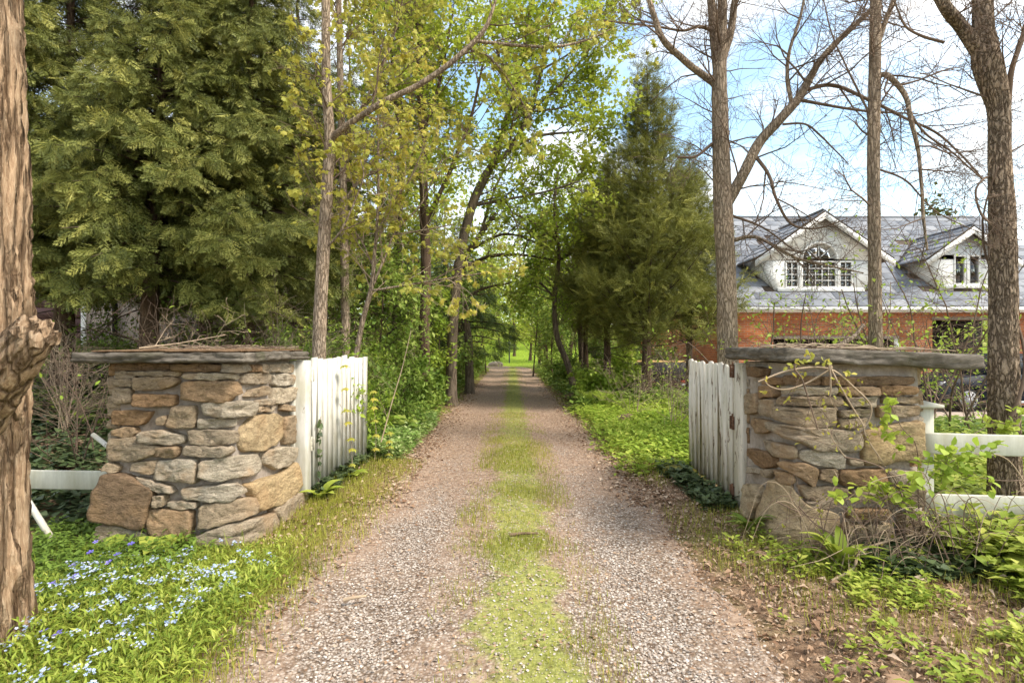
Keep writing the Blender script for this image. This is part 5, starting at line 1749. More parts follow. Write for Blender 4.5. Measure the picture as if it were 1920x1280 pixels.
leafy_tree('bright_maple', 'crooked small maple with vivid green leaves right of the drive',
  [(1078,740,16.5,13),(1066,688,16.5,12),(1044,628,16.5,11),(1040,560,16.5,9),(1048,480,16.5,8),(1040,400,16.5,6),(1045,320,16.5,4)],
  [[(1046,490,16.5,6),(1080,470,16.2,5),(1110,480,16,3)], [(1042,430,16.5,5),(1075,400,16.2,4),(1100,420,16,3)], [(1041,560,16.5,5),(1010,530,16.5,4),(975,540,16.5,3)], [(1044,450,16.5,5),(1005,420,16.5,4),(960,400,16.5,3)]],
  38, M_bright, 2.6, .13, twigs=18, lenf=1.3, bark=M_bark_dim, twm=M_twig, tmpl=(IVY_V, IVY_F))
leafy_tree('thin_maple', 'thin dark-stemmed maple standing next to the crooked small maple',
  [(1093,730,19,12),(1090,660,19,11),(1085,560,19,9),(1078,440,19,7),(1070,330,19,4)], [[(1084,540,19,5),(1050,480,19,4),(1020,450,19,3)], [(1080,470,19,5),(1110,400,19,4),(1120,350,19,3)]],
  39, M_bright, 2.2, .14, twigs=16, lenf=1.5, bark=M_bark_dim, twm=M_twig, tmpl=(IVY_V, IVY_F))

UT = 'understory trees along the drive'
def understory(px, D, H, seed, m, label, w=.07):
    x = (px - 960) / F * D
    z0 = float(land(x, D))
    yb = HZ - (z0 - CAM_H) / D * F; yt = HZ - (z0 + H - CAM_H) / D * F
    pts = [(px + 6 * math.sin(seed * 2 + t * 3), yb + (yt - yb) * t, D, w / D * F * (1 - .75 * t)) for t in np.linspace(0, 1, 6)]
    leafy_tree('understory_tree', label, pts, [], seed, m, 1.5, .11, S=dict(MAPLE, len=[2, 1.1, .6, .32], flat=.6, rad=[.03, .012, .006, .003]), bark=M_bark_cedar, tmpl=(LF4_V, LF4_F) if D < 12 else (DIA_V * np.array([1.35, 1, 1]), DIA_F),
               twigs=20 if H < 5 else 30, t0=.15 if H < 5 else .3, lenf=1.05 if H < 5 else 1.9, spread=.07, group=UT, tuft=3, droop=.15, sides=8, twm=M_twig_dark)
for k, (px, D, H, m, lab) in enumerate([(715, 10.5, 2.9, M_under, 'leafy understory tree just past the far end of the left gate'), (770, 13.0, 3.4, M_bright, 'understory tree in front of the grey maple trunk'), (690, 14.0, 4.2, M_under, 'understory tree deep between cedars and many-stemmed maple'),
     (828, 16.0, 3.4, M_under, 'understory tree at the foot of the leaning maple'), (862, 23.0, 3.6, M_bright, 'understory tree overhanging the far left verge'), (905, 30.0, 4.2, M_bright, 'far understory tree left of the lawn gap'), (1040, 22.0, 3.4, M_under, 'understory tree on the right verge near the crooked maple'),
     (1022, 30.0, 4.5, M_bright, 'far understory tree right of the lawn gap'), (1075, 26.0, 4.2, M_under, 'understory tree behind the thin dark-stemmed maple'), (900, 26.0, 5.6, M_bright, 'tall leafy understory tree leaning over the left of the far drive'), (1004, 27.0, 5.8, M_bright, 'tall leafy understory tree leaning over the right of the far drive'), (885, 35.0, 6.5, M_maple, 'leafy tree closing the canopy left of the lawn'), (1016, 36.0, 6.5, M_maple, 'leafy tree closing the canopy right of the lawn')]):
    understory(px, D, H, 420 + k, m, lab)

# -- the wood behind: each tree its own thing
FARS = dict(seg=[.7, .5, .35], wob=[.10, .16, .2], up=[.05, .04, .03], kids=[8, 6, 0], ang=(22, 55), len=[3, 2.3, 1.2], rad=[.06, .028, .012], t0=.15, end=.3)
rng = np.random.default_rng(77)
def far_tree(px, D, H, seed, leaf, label, group, w=.24, per=5.0, size=.20, lean=0.0, bark=None, twigs=28):
    x = (px - 960) / F * D
    z0 = float(land(x, D))
    top = HZ - (z0 + H - CAM_H) / D * F
    base = HZ - (z0 - CAM_H) / D * F
    ww = w / D * F
    pts = [(px + lean * t * 60 + 4 * math.sin(seed + t * 4), base + (top - base) * t, D, ww * (1 - .8 * t)) for t in np.linspace(0, 1, 6)]
    return leafy_tree('woodland_tree', label, pts, [], seed, leaf, per, size, S=FARS, bark=bark or M_bark_cedar, tmpl=(DIA_V * np.array([1.5, 1, 1]), DIA_F), twigs=twigs, t0=.12, lenf=2.6, spread=.22,
               group=group, sides=8, twm=M_twig)
FG = 'woodland trees behind the bend'
specs = [(700, 21, 10, M_maple), (735, 27, 12, M_far), (770, 33, 12, M_far), (828, 29, 11, M_maple), (845, 40, 14, M_far), (890, 34, 10, M_maple), (905, 55, 13, M_far), (938, 60, 12, M_far),
         (962, 52, 11, M_maple), (990, 47, 10, M_far), (1010, 38, 9.5, M_maple), (1015, 58, 13, M_far), (1030, 30, 8.5, M_bright), (1055, 44, 12, M_far), (1062, 26, 8, M_maple), (1090, 36, 11, M_far), (1120, 30, 10, M_far), (1150, 42, 12, M_far),
         (600, 26, 12, M_far), (540, 24, 12, M_maple), (650, 38, 13, M_far)]
for k, (px, D, H, m) in enumerate(specs):
    far_tree(px, D, H, 200 + k, m, 'woodland tree in pale new leaf beyond the far end of the drive', FG, lean=rng.uniform(-.6, .6), size=.19 if D < 35 else .26, per=8.0)
BG = 'bare trees behind the brick house'
for k, (px, D, H) in enumerate([(1470, 34, 9.5), (1530, 36, 10.6), (1590, 33, 9.2), (1420, 38, 9.8)]):
    far_tree(px, D, H, 260 + k, M_far, 'bare twiggy tree top showing above the brick house roof', BG, per=.25, twigs=40)
far_tree(1768, 32, 9.6, 270, M_cedar2, 'green treetop above the second dormer of the brick house', None, per=9, size=.3)

def far_wood():
    """the closed edge of the wood all round, too far to count"""
    rng = np.random.default_rng(5)
    g = Geo()
    n = 34000
    a = rng.uniform(-75, 75, n)
    D = rng.uniform(62, 95, n)
    x = np.tan(np.radians(a)) * D
    x = np.clip(x, -160, 160)
    top = 9 + 5 * fbm(np.stack([x * .09, D * 0, D * 0], -1), 3, 4)
    h = rng.uniform(0, 1, n) ** .8 * top
    pos = np.stack([x, D, land(x, D) + h], -1)
    v = np.clip(.5 + .5 * fbm(pos * .25, 8, 3) + rng.normal(0, .2, n), 0, 1)
    scatter(g, DIA_V * np.array([1.6, 1, 1]), DIA_F, pos, rand_unit(rng, n), rand_unit(rng, n), rng.uniform(.35, .9, n), 1, 0, v)
    for k in range(260):
        xx = rng.uniform(-120, 120); yy = rng.uniform(60, 90)
        z = float(land(xx, yy)); hh = rng.uniform(6, 12)
        tube(g, [(xx, yy, z - .2), (xx + rng.normal(0, .3), yy, z + hh * .5), (xx + rng.normal(0, .8), yy, z + hh)], [.18, .12, .03], 4, 1, cap=False)
    tag(g.build('far_wood', [M_far, M_bark_cedar]), 'distant pale green wood closing the view behind the lawn', 'wood', kind='stuff')
far_wood()

# ------------------------------------------------------------------ shrubs
SHRUB = dict(seg=[.2, .16, .11], wob=[.12, .18, .2], up=[.05, .02, .0], kids=[6, 5, 0], ang=(25, 65), len=[.8, .4, .2], rad=[.01, .005, .0025], t0=.15, end=.35)
def shrub(name, label, x, y, H, W, stems, leaf_m, per, size, seed, group=None, tmpl=(LEAF_V, LEAF_F), r=.010, S=SHRUB, twm=None, cat='shrub', spread=.02, tuft=1, droop=.2):
    rng = np.random.default_rng(seed)
    z = float(land(x, y))
    root = thing(name, label, cat, group, loc=(x, y, z))
    out, tips = [], []
    for s in range(stems):
        az = rng.uniform(0, 6.28); sp = rng.uniform(0, 1) * W
        d = norm(np.array([math.cos(az) * sp, math.sin(az) * sp, H]))
        S2 = dict(S, len=[H, H * .48, H * .24])
        grow(rng, np.array([x + rng.normal(0, .05 * W), y + rng.normal(0, .05 * W), z - .04]), d, H * rng.uniform(.65, 1.1), r * rng.uniform(.7, 1.2), 0, S2, out, tips)
    g = Geo(); tubes(g, out, 0, .0018)
    tag(g.build('stems', twm or M_twig, root), kind='stuff')
    g = Geo()
    leaves_on(g, rng, tips, per, size, *tmpl, droop=droop, spread=spread, tuft=tuft)
    tag(g.build('leaves', leaf_m, root), kind='stuff')
    return root
UG = 'shrubs along the left edge of the drive'
rng = np.random.default_rng(9)
us = [(-2.25, 7.3, 1.15, 'bushy green shrub just past the end of the left gate'), (-2.9, 8.2, 1.5, 'taller green shrub behind the end of the left gate'), (-2.15, 9.3, .9, 'low shrub behind the pale groundcover left of the drive'),
      (-2.7, 10.2, 1.3, 'rounded green shrub further up the left verge'), (-2.3, 12.0, 1.1, 'shrub at the foot of the grey maple trunk'), (-3.2, 13.0, 1.6, 'tall shrub deep in the left thicket'),
      (-2.4, 14.8, 1.2, 'shrub near the leaning maple on the left verge'), (-2.2, 18.0, 1.2, 'far shrub below the dark hemlock boughs'), (-2.1, 22.0, 1.1, 'furthest shrub on the left verge by the dark trunks'), (-3.6, 9.6, 1.7, 'large shrub standing between the cedars and the left gate'),
      (-2.9, 16.4, 1.4, 'shrub behind the leaning maple in shade')]
for k, (x, y, H, lab) in enumerate(us):
    near = y < 11
    shrub('leafy_shrub', lab, x, y, H, H * .95, 9, M_under if k % 3 else M_bright, 5.5, .085 if near else .12, 300 + k, UG, (LF4_V, LF4_F) if near else (DIA_V * np.array([1.3, 1, 1]), DIA_F), tuft=2, spread=.05)
rs = [(2.1, 14.0, .8, 'low green shrub beside the ferns right of the drive'), (2.0, 18.0, .9, 'green shrub at the foot of the crooked maple'), (2.6, 20.5, 1.1, 'shrub under the far right cedars'), (1.9, 24.0, .9, 'furthest shrub on the right verge'), (3.2, 16.0, 1.3, 'shrub among the trunks left of the pointed cedar'), (4.3, 19.0, 1.6, 'shrub behind the trunk of the pointed cedar'), (5.6, 21.5, 1.7, 'shrub behind the black trailer'), (3.4, 23.5, 1.6, 'shrub deep behind the right cedars'), (7.2, 23.5, 1.8, 'shrub beside the low brick outbuilding'), (5.0, 27.0, 2.0, 'large shrub closing the gap beneath the right cedars')]
for k, (x, y, H, lab) in enumerate(rs):
    shrub('leafy_shrub', lab, x, y, H, H, 8, M_under if k % 2 else M_bright, 5, .12, 330 + k, 'shrubs along the right edge of the drive', (DIA_V * np.array([1.3, 1, 1]), DIA_F), tuft=2, spread=.05)
SG = 'spring shrubs in front of the brick house'
SP = dict(SHRUB, seg=[.22, .16, .1], wob=[.10, .16, .2], up=[.03, .0, -.01], flat=.55, kids=[7, 5, 0])
sp = [(1440, 8.6, 2.4, 'sparse yellow-leaved shrub behind the left end of the right pillar cap'), (1530, 7.6, 2.3, 'sparse yellow-leaved shrub below the arched dormer window'), (1580, 9.4, 2.5, 'twiggy shrub behind the dead limb on the pillar cap'),
      (1710, 7.4, 2.9, 'twiggy shrub between the slender tree and second dormer'), (1795, 8.0, 3.0, 'forked shrub in front of the dark car'), (1840, 9.0, 2.7, 'yellow-leaved shrub by the furrowed trunk'), (1500, 10.5, 2.6, 'thin shrub close to the brick garage opening'), (1750, 10.2, 2.8, 'thin shrub in front of the dark second garage opening')]
for k, (px, D, H, lab) in enumerate(sp):
    shrub('spring_shrub', lab, (px - 960) / F * D, D, H, H * .75, 5, M_bright, .75, .075, 350 + k, SG, (LF4_V, LF4_F), r=.02, S=SP, tuft=3, spread=.05, droop=.05)
for k, (px, D, H, lab) in enumerate([(215, 9.8, 1.9, 'dark green shrub in front of the beige house wall'), (330, 10.2, 2.0, 'green shrub under the near cedar behind the left cap'), (420, 9.0, 1.8, 'green shrub above the middle of the left pillar cap'), (500, 9.4, 1.9, 'green shrub above the right end of the left pillar cap'), (560, 10.4, 2.1, 'green shrub behind the slim young maple trunk')]):
    shrub('leafy_shrub', lab, (px - 960) / F * D, D, H, H * .8, 7, M_under, 2.4, .085, 390 + k, 'shrubs under the left cedars', (LF4_V, LF4_F), tuft=2, spread=.06)
# bare brush: thin leafless stems
BB = 'bare brush behind the left fence'
for k, (px, D, H, lab) in enumerate([(150, 6.4, 1.6, 'tangle of bare brown stems behind the low fence rail'), (120, 7.6, 1.7, 'bare brush in front of the garage door sill'), (330, 7.0, 1.9, 'bare brush rising just above the left pillar cap'), (450, 7.4, 2.0, 'bare brush with a few leaves above the right end of left cap'), (540, 7.8, 2.0, 'bare brush between left pillar and the young maple')]):
    shrub('bare_brush', lab, (px - 960) / F * D, D, H, H * .9, 8, M_bright, .10, .06, 370 + k, BB, r=.009, twm=M_twig_pale if k % 2 else M_twig, tuft=1)
for k, (px, D, H, lab) in enumerate([(1262, 9.0, 1.3, 'pale bare stems beyond the far end of the right gate'), (1190, 10.5, 1.2, 'pale thin stems near the base of the pointed cedar'), (1245, 12.5, 1.4, 'bare brush in front of the black trailer')]):
    shrub('bare_brush', lab, (px - 960) / F * D, D, H, H * .6, 6, M_bright, .3, .07, 380 + k, 'bare brush beyond the right gate', r=.008, twm=M_twig_pale if k < 2 else M_twig)

# ------------------------------------------------------------------ vehicles and yard things
M_carpaint = plain('dark_blue_paint', (.012, .017, .027), .5, .12, var=0)
M_tyre = plain('tyre_rubber', (.018, .018, .018), .85, .2, var=0)
M_alloy = plain('alloy', (.38, .38, .39), .5, .3, .5, var=0)
M_carglass = plain('car_glass', (.012, .015, .018), .2, .15, var=0)
M_sill = plain('silver_sill', (.42, .43, .44), .45, .5, var=0)
M_red = plain('red_lens', (.55, .04, .02), .3, .5, var=0)
M_black = plain('black_panel', (.015, .015, .016), .5, .4, var=.2)
M_ply = plain('raw_boards', (.60, .40, .16), .8, .2, var=.2)

def loft(g, rings, mat=0):
    R_ = np.array(rings, float)
    m, n = R_.shape[:2]
    i = np.arange(m - 1)[:, None] * n; j = np.arange(n)[None]; j2 = (j + 1) % n
    g.add(R_.reshape(-1, 3), np.stack([i + j, i + n + j, i + n + j2, i + j2], -1).reshape(-1, 4), mat)
    b = g.n - m * n
    g.f.append((b + np.arange(n)[None], mat)); g.f.append((b + (m - 1) * n + np.arange(n)[None, ::-1], mat))

def wheel(parent, x, y, z, r, face, rim=None):
    g = Geo()
    a = np.linspace(0, 2 * math.pi, 36, endpoint=False)
    prof = [(.70, -.10), (.93, -.115), (1.0, -.08), (1.0, .08), (.93, .115), (.70, .10)]
    loft(g, [[(x + r * p * math.cos(t), y + q, z + r * p * math.sin(t)) for t in a] for p, q in prof])
    wh = g.build('wheel', M_tyre, parent, True)
    g = Geo()
    yf = y + face * .118
    for k in range(10):
        t = k * math.pi / 5
        c, s = math.cos(t), math.sin(t)
        for off in (-.11, .11):
            c2, s2 = math.cos(t + off), math.sin(t + off)
            tube(g, [(x + .05 * c, yf, z + .05 * s), (x + r * .68 * c2, yf - face * .01, z + r * .68 * s2)], [.022, .016], 4)
    tube(g, [(x + r * .70 * math.cos(t), yf - face * .02, z + r * .70 * math.sin(t)) for t in np.linspace(0, 2 * math.pi, 37)], .018, 6)
    tube(g, [(x, yf - face * .02, z), (x, yf + face * .012, z)], [.06, .05], 10)
    g.build('rim', rim or M_alloy, wh)
    return wh

def suv(x0, y0, label):
    """side-on, nose towards the drive (-x); built round its own nose point"""
    z0 = float(land(x0 + 1, y0)) + .03
    root = thing('parked_car', label, 'car', loc=(x0 + 2.3, y0 + .9, z0))
    low = [(.10, .28), (.02, .45), (.04, .70), (.22, .88), (.95, 1.00), (1.25, 1.04), (4.35, 1.06), (4.52, .95), (4.58, .55), (4.5, .28)]
    def arch(cx, r_=.40):
        return [(cx + r_ * math.cos(t), .30 + r_ * math.sin(t)) for t in np.linspace(0, math.pi, 9)]
    prof = low + arch(3.65) + arch(.92)
    g = Geo()
    P = np.array(prof)
    c = np.array([2.3, .62])
    rings = []
    for yy, s in ((0.0, .965), (.05, .99), (.12, 1.0), (1.68, 1.0), (1.75, .99), (1.80, .965)):
        q = c + (P - c) * np.array([s, s if s == 1 else s * 1.0])
        rings.append(np.c_[x0 + q[:, 0], np.full(len(q), y0 + yy), z0 + q[:, 1]])
    loft(g, rings)
    body = g.build('body', M_carpaint, root, True)
    up = np.array([(1.15, 1.03), (1.85, 1.52), (2.2, 1.62), (3.7, 1.63), (4.15, 1.50), (4.42, 1.05)])
    cu = np.array([2.8, 1.03])
    g = Geo()
    loft(g, [np.c_[x0 + p[:, 0], np.full(6, y0) + yy - .0 + (p[:, 1] - 1.03) * .22 * sg, z0 + p[:, 1]] for p, yy, sg in ((up, .08, 1), (up + np.array([0, .0]), 1.72, -1))])
    g.build('cabin', M_carpaint, root)
    for k, (a, b) in enumerate(((1.55, 2.50), (2.58, 3.45), (3.52, 4.05))):
        g = Geo()
        zt = lambda x: np.interp(x, up[:, 0], up[:, 1]) - .10
        pts = [(a, 1.10), (b, 1.10), (b - (.0 if k < 2 else .1), zt(b)), (a + (.38 if k == 0 else 0), min(zt(a + .38), 1.52))]
        poly_prism(g, [(x0 + px, y0 + .07 + (pz - 1.03) * .22, z0 + pz) for px, pz in pts], (0, .012, 0))
        g.build('window', M_carglass, root)
    for cx in (.92, 3.65):
        wheel(root, x0 + cx, y0 + .13, z0 + .335, .335, -1)
        wheel(root, x0 + cx, y0 + 1.67, z0 + .335, .335, 1)
    box('sill', (x0 + 1.42, y0 - .02, z0 + .24), (x0 + 3.15, y0 + .05, z0 + .31), M_sill, root, .01)
    g = Geo(); poly_prism(g, [(x0 + .06, y0 + .02, z0 + .72), (x0 + .42, y0 - .002, z0 + .80), (x0 + .40, y0 - .002, z0 + .88), (x0 + .16, y0 + .02, z0 + .84)], (0, .1, 0)); g.build('headlight', M_alloy, root)
    for a in (1.42, 2.54, 3.45):
        box('door_seam', (x0 + a, y0 - .004, z0 + .34), (x0 + a + .012, y0 + .006, z0 + 1.0), M_black, root, 0)
    for a in (2.30, 3.2):
        box('door_handle', (x0 + a, y0 - .025, z0 + .90), (x0 + a + .16, y0 - .006, z0 + .93), M_carpaint, root, .006)
    box('mirror', (x0 + 1.50, y0 - .16, z0 + 1.06), (x0 + 1.66, y0 + .0, z0 + 1.20), M_carpaint, root, .02)
suv(11.95, 15.0, 'dark blue car with multi-spoke alloy wheel parked beyond the white fence')

tz = float(land(4.6, 17))
tr = thing('utility_trailer', 'low black trailer with pale boards on top beyond the pointed cedar', 'trailer', loc=(4.6, 17.2, tz))
for k, (lo, hi) in enumerate((((3.55, 16.6, .52), (5.75, 16.66, 1.02)), ((3.55, 18.1, .52), (5.75, 18.16, 1.02)), ((3.55, 16.67, .52), (3.61, 18.09, 1.02)), ((5.69, 16.67, .52), (5.75, 18.09, 1.02)))):
    box('side_panel', (lo[0], lo[1], tz + lo[2]), (hi[0], hi[1], tz + hi[2]), M_black, tr, .01)
box('bed', (3.62, 16.67, tz + .48), (5.68, 18.09, tz + .55), M_black, tr, .01)
for k in range(5):
    box('board', (3.7 + .05 * (k % 2), 16.72 + k * .27, tz + 1.025), (5.6 + .06 * (k % 3), 16.96 + k * .27, tz + 1.06 + .012 * (k % 2)), M_ply, tr, .004)
for xx in (4.3, 4.95):
    wheel(tr, xx, 16.45, tz + .28, .28, -1, M_rustdark)
box('tail_light', (5.25, 16.57, tz + .40), (5.48, 16.6, tz + .47), M_red, tr, .006)
box('bumper', (4.9, 16.55, tz + .30), (5.5, 16.62, tz + .37), M_sill, tr, .006)

pz = float(land(-.22, 44))
g = Geo(); tube(g, [(-.22, 44, pz - .1), (-.22, 44, pz + 1.45)], .05, 8); tube(g, [(-.22, 44, pz + 1.45), (-.22, 44, pz + 1.5), (-.22, 44, pz + 1.72), (-.22, 44, pz + 1.78)], [.06, .13, .11, .03], 8)
tag(g.build('lamp_post', M_black), 'short dark lamp post on the far lawn at the end of the drive', 'lamp post')
def rock(label, px, py, D, size, m, seed, name='boulder'):
    rng = np.random.default_rng(seed)
    g = Geo()
    nu, nv = 22, 14
    th = np.linspace(0, 2 * math.pi, nu, endpoint=False); ph = np.linspace(.02, math.pi - .02, nv)
    T_, P_ = np.meshgrid(th, ph)
    d = np.stack([np.cos(T_) * np.sin(P_), np.sin(T_) * np.sin(P_), np.cos(P_)], -1)
    rr = 1 + .30 * fbm(d * 1.6 + seed, seed, 4) + .10 * np.round(fbm(d * 2.2 + seed, seed + 1, 2) * 4) / 4
    x, y = (px - 960) / F * D, D
    V = d * rr[..., None] * np.array(size) + np.array([x, y, float(land(x, y)) + size[2] * .35])
    i = np.arange(nv - 1)[:, None] * nu; j = np.arange(nu)[None]; j2 = (j + 1) % nu
    g.add(V.reshape(-1, 3), np.stack([i + j, i + nu + j, i + nu + j2, i + j2], -1).reshape(-1, 4))
    tag(g.build(name, m, None, True), label, 'rock')
rock('brown rock in the weeds beyond the right gate', 1175, 800, 10.0, (.24, .18, .14), M_rock, 3)
rock('mossy yellow rock at the far foot of the right gate', 1268, 902, 6.05, (.16, .13, .085), M_moss, 5)
rock('brown rock at the foot of the crooked maple', 1083, 748, 14.6, (.34, .22, .16), M_rock, 7)
rock('pale stone block at the edge of the far lawn', 930, 688, 41, (.55, .4, .3), M_beige, 9, 'stone_block')

# the weathered dead limb lying on the right pillar's cap, and dry vines there
def stick(name, label, pts, r0, r1, m, kids=0, seed=1, cat='branch', sides=8):
    rng = np.random.default_rng(seed)
    P = wobble(smooth_path(np.array(pts, float), 6), .008, seed, 6)
    g = Geo()
    tube(g, P, np.linspace(r0, r1, len(P)), sides, 0, rough=.15, seed=seed)
    if kids:
        out, tips = [], []
        spawn(rng, P, np.linspace(r0, r1, len(P)), 1, 0, dict(BARE, len=[1, .35, .18, .09], rad=[.01, .005, .003, .002], kids=[kids, 3, 2, 0]), out, tips, count=kids, lenf=.3)
        tubes(g, out, 0, .0016)
    return tag(g.build(name, m), label, cat)
stick('dead_limb', 'grey broken dead limb lying behind the right pillar cap', [(2.62, 4.66, 1.44), (2.78, 4.70, 1.475), (2.90, 4.76, 1.50), (3.02, 4.80, 1.56), (3.10, 4.83, 1.60), (3.20, 4.86, 1.70)], .028, .016, M_bark_smooth, 5, 4)
stick('fallen_branch', 'pale crooked branch lying in the weeds before the right pillar', [(1.95, 3.25, .07), (2.12, 3.32, .12), (2.3, 3.5, .17), (2.62, 3.62, .20), (2.95, 3.7, .24)], .012, .006, M_twig_pale, 6, 6)
stick('fallen_twig', 'dark stick lying on the grass strip of the drive', [(-.02, 4.15, .035), (.08, 4.16, .045), (.20, 4.18, .04)], .014, .009, M_rock, 0, 7)
stick('fallen_twig', 'pale wood chip lying on the left gravel track', [(-.98, 3.1, .03), (-.92, 3.12, .035), (-.86, 3.15, .03)], .012, .008, M_twig_pale, 0, 8)
stick('fallen_twig', 'pale twigs lying on top of the left pillar cap', [(-2.9, 4.15, 1.49), (-2.68, 4.3, 1.53), (-2.42, 4.5, 1.60)], .006, .003, M_twig_pale, 4, 9)
stick('bare_sapling', 'long thin bare stem leaning across the green shrubs past the left gate', [(-1.72, 7.0, .25), (-1.62, 7.2, .75), (-1.5, 7.4, 1.3), (-1.42, 7.5, 1.72)], .009, .004, M_twig_pale, 3, 10)

def vines():
    conv = crop(1370, 640, 2.91)
    rng = np.random.default_rng(12)
    lines = [[(150,220),(330,155),(540,150),(690,265),(760,340),(765,400),(740,460),(700,485)], [(535,120),(540,170),(545,250),(545,325),(580,375)], [(350,120),(350,155),(385,200),(410,280),(440,380),(470,480)],
             [(540,130),(540,150),(420,225),(300,262),(215,245),(180,205)], [(545,130),(555,170),(640,320),(720,450),(740,520),(830,660)], [(620,630),(720,650),(830,690),(900,760),(960,900),(1010,1010)],
             [(620,625),(560,540),(520,460)], [(850,820),(880,900),(930,1000),(1040,1050)], [(250,870),(330,910),(460,960),(640,970),(820,975)], [(560,700),(580,760),(520,860),(430,920)], [(480,1000),(560,1060),(700,1120),(880,1160),(1040,1150)],
             [(370,900),(480,1010),(640,1080),(800,1170)], [(900,1180),(960,1100),(1010,1050),(1060,1020)]]
    root = thing('climbing_vine', 'bare brown vine with small yellow leaves hanging over the right pillar', 'vine', loc=(2.5, 3.6, 0))
    ga, gl_ = Geo(), Geo()
    tips = []
    for k, ln in enumerate(lines):
        P = smooth_path(np.array([at(*conv([p])[0], 3.64 - .03 * (k % 3)) for p in ln]), 6)
        P = wobble(P, .015, k, 5)
        g = Geo()
        r0 = .0075 if k < 5 else .0055
        tube(g, P, np.linspace(r0, r0 * .45, len(P)), 5, 0)
        g.build('stem', M_twig_pale if k % 3 != 2 else M_twig, root)
        o_, t_ = [], []
        spawn(rng, P, np.full(len(P), .004), 1, 0, dict(BARE, len=[1, .22, .1, .05], rad=[.004, .0026, .0018, .0015], kids=[4, 2, 0, 0], seg=[.1, .05, .04]), o_, t_, count=5, lenf=.2)
        tubes(ga, o_, 0, .0014)
        tips += t_
    tag(ga.build('tendrils', M_twig, root), kind='stuff')
    leaves_on(gl_, rng, tips, .8, .032, LEAF_V, LEAF_F, spread=.01, tuft=2)
    for (cx, cy_) in ((520, 115), (350, 150), (640, 180), (630, 290), (790, 470), (430, 110)):
        c = at(*conv([(cx, cy_)])[0], 3.62)
        n = 9
        scatter(gl_, LEAF_V, LEAF_F, c + rng.normal(0, .022, (n, 3)), rand_unit(rng, n) + np.array([0, 0, .3]), rand_unit(rng, n) + np.array([0, -.5, .6]), .045, 1, 0, rng.uniform(.3, .9, n))
    tag(gl_.build('leaves', M_maple_y, root), kind='stuff')
    # bramble with fresh leaves against the fence post
    root = thing('bramble', 'bramble with fresh green leaves arching across the right pillar and fence post', 'bramble', loc=(3.1, 3.6, 0))
    stems = [[(1770, 1060, 3.6), (1758, 980, 3.55), (1735, 890, 3.5), (1690, 890, 3.5), (1630, 905, 3.5), (1570, 945, 3.5)], [(1738, 1060, 3.7), (1722, 950, 3.68), (1718, 840, 3.66), (1690, 800, 3.62), (1668, 755, 3.6)],
             [(1935, 930, 3.5), (1890, 862, 3.5), (1830, 850, 3.5), (1770, 872, 3.5), (1735, 905, 3.5)], [(1930, 900, 3.55), (1870, 900, 3.5), (1800, 885, 3.5), (1760, 860, 3.5)], [(1800, 830, 4.2), (1850, 800, 4.2), (1905, 790, 4.15)],
             [(1700, 1060, 3.6), (1690, 960, 3.58), (1640, 925, 3.55)]]
    tips = []; gt = Geo(); gl_ = Geo()
    for k, ln in enumerate(stems):
        P = smooth_path(np.array([at(*p) for p in ln]), 6)
        if k == 0: pass
        P = wobble(P, .02, 30 + k, 4)
        g = Geo(); tube(g, P, np.linspace(.0045, .002, len(P)), 5); g.build('stem', M_twig if k % 2 else M_twig_pale, root)
        o_, t_ = [], []
        spawn(rng, P, np.full(len(P), .003), 1, 0, dict(BARE, len=[1, .16, .08, .05], rad=[.003, .002, .0015, .0015], kids=[5, 2, 0, 0], seg=[.1, .05, .04]), o_, t_, t0=.35, count=10, lenf=.14)
        tubes(gt, o_, 0, .0013); tips += t_
    tag(gt.build('twigs', M_twig, root), kind='stuff')
    leaves_on(gl_, rng, tips, 1.6, .062, LEAF_V * np.array([1.5, 1, 1]), LEAF_F, spread=.015, tuft=2, droop=.1, vlo=.2)
    tag(gl_.build('leaves', M_bright, root), kind='stuff')
vines()

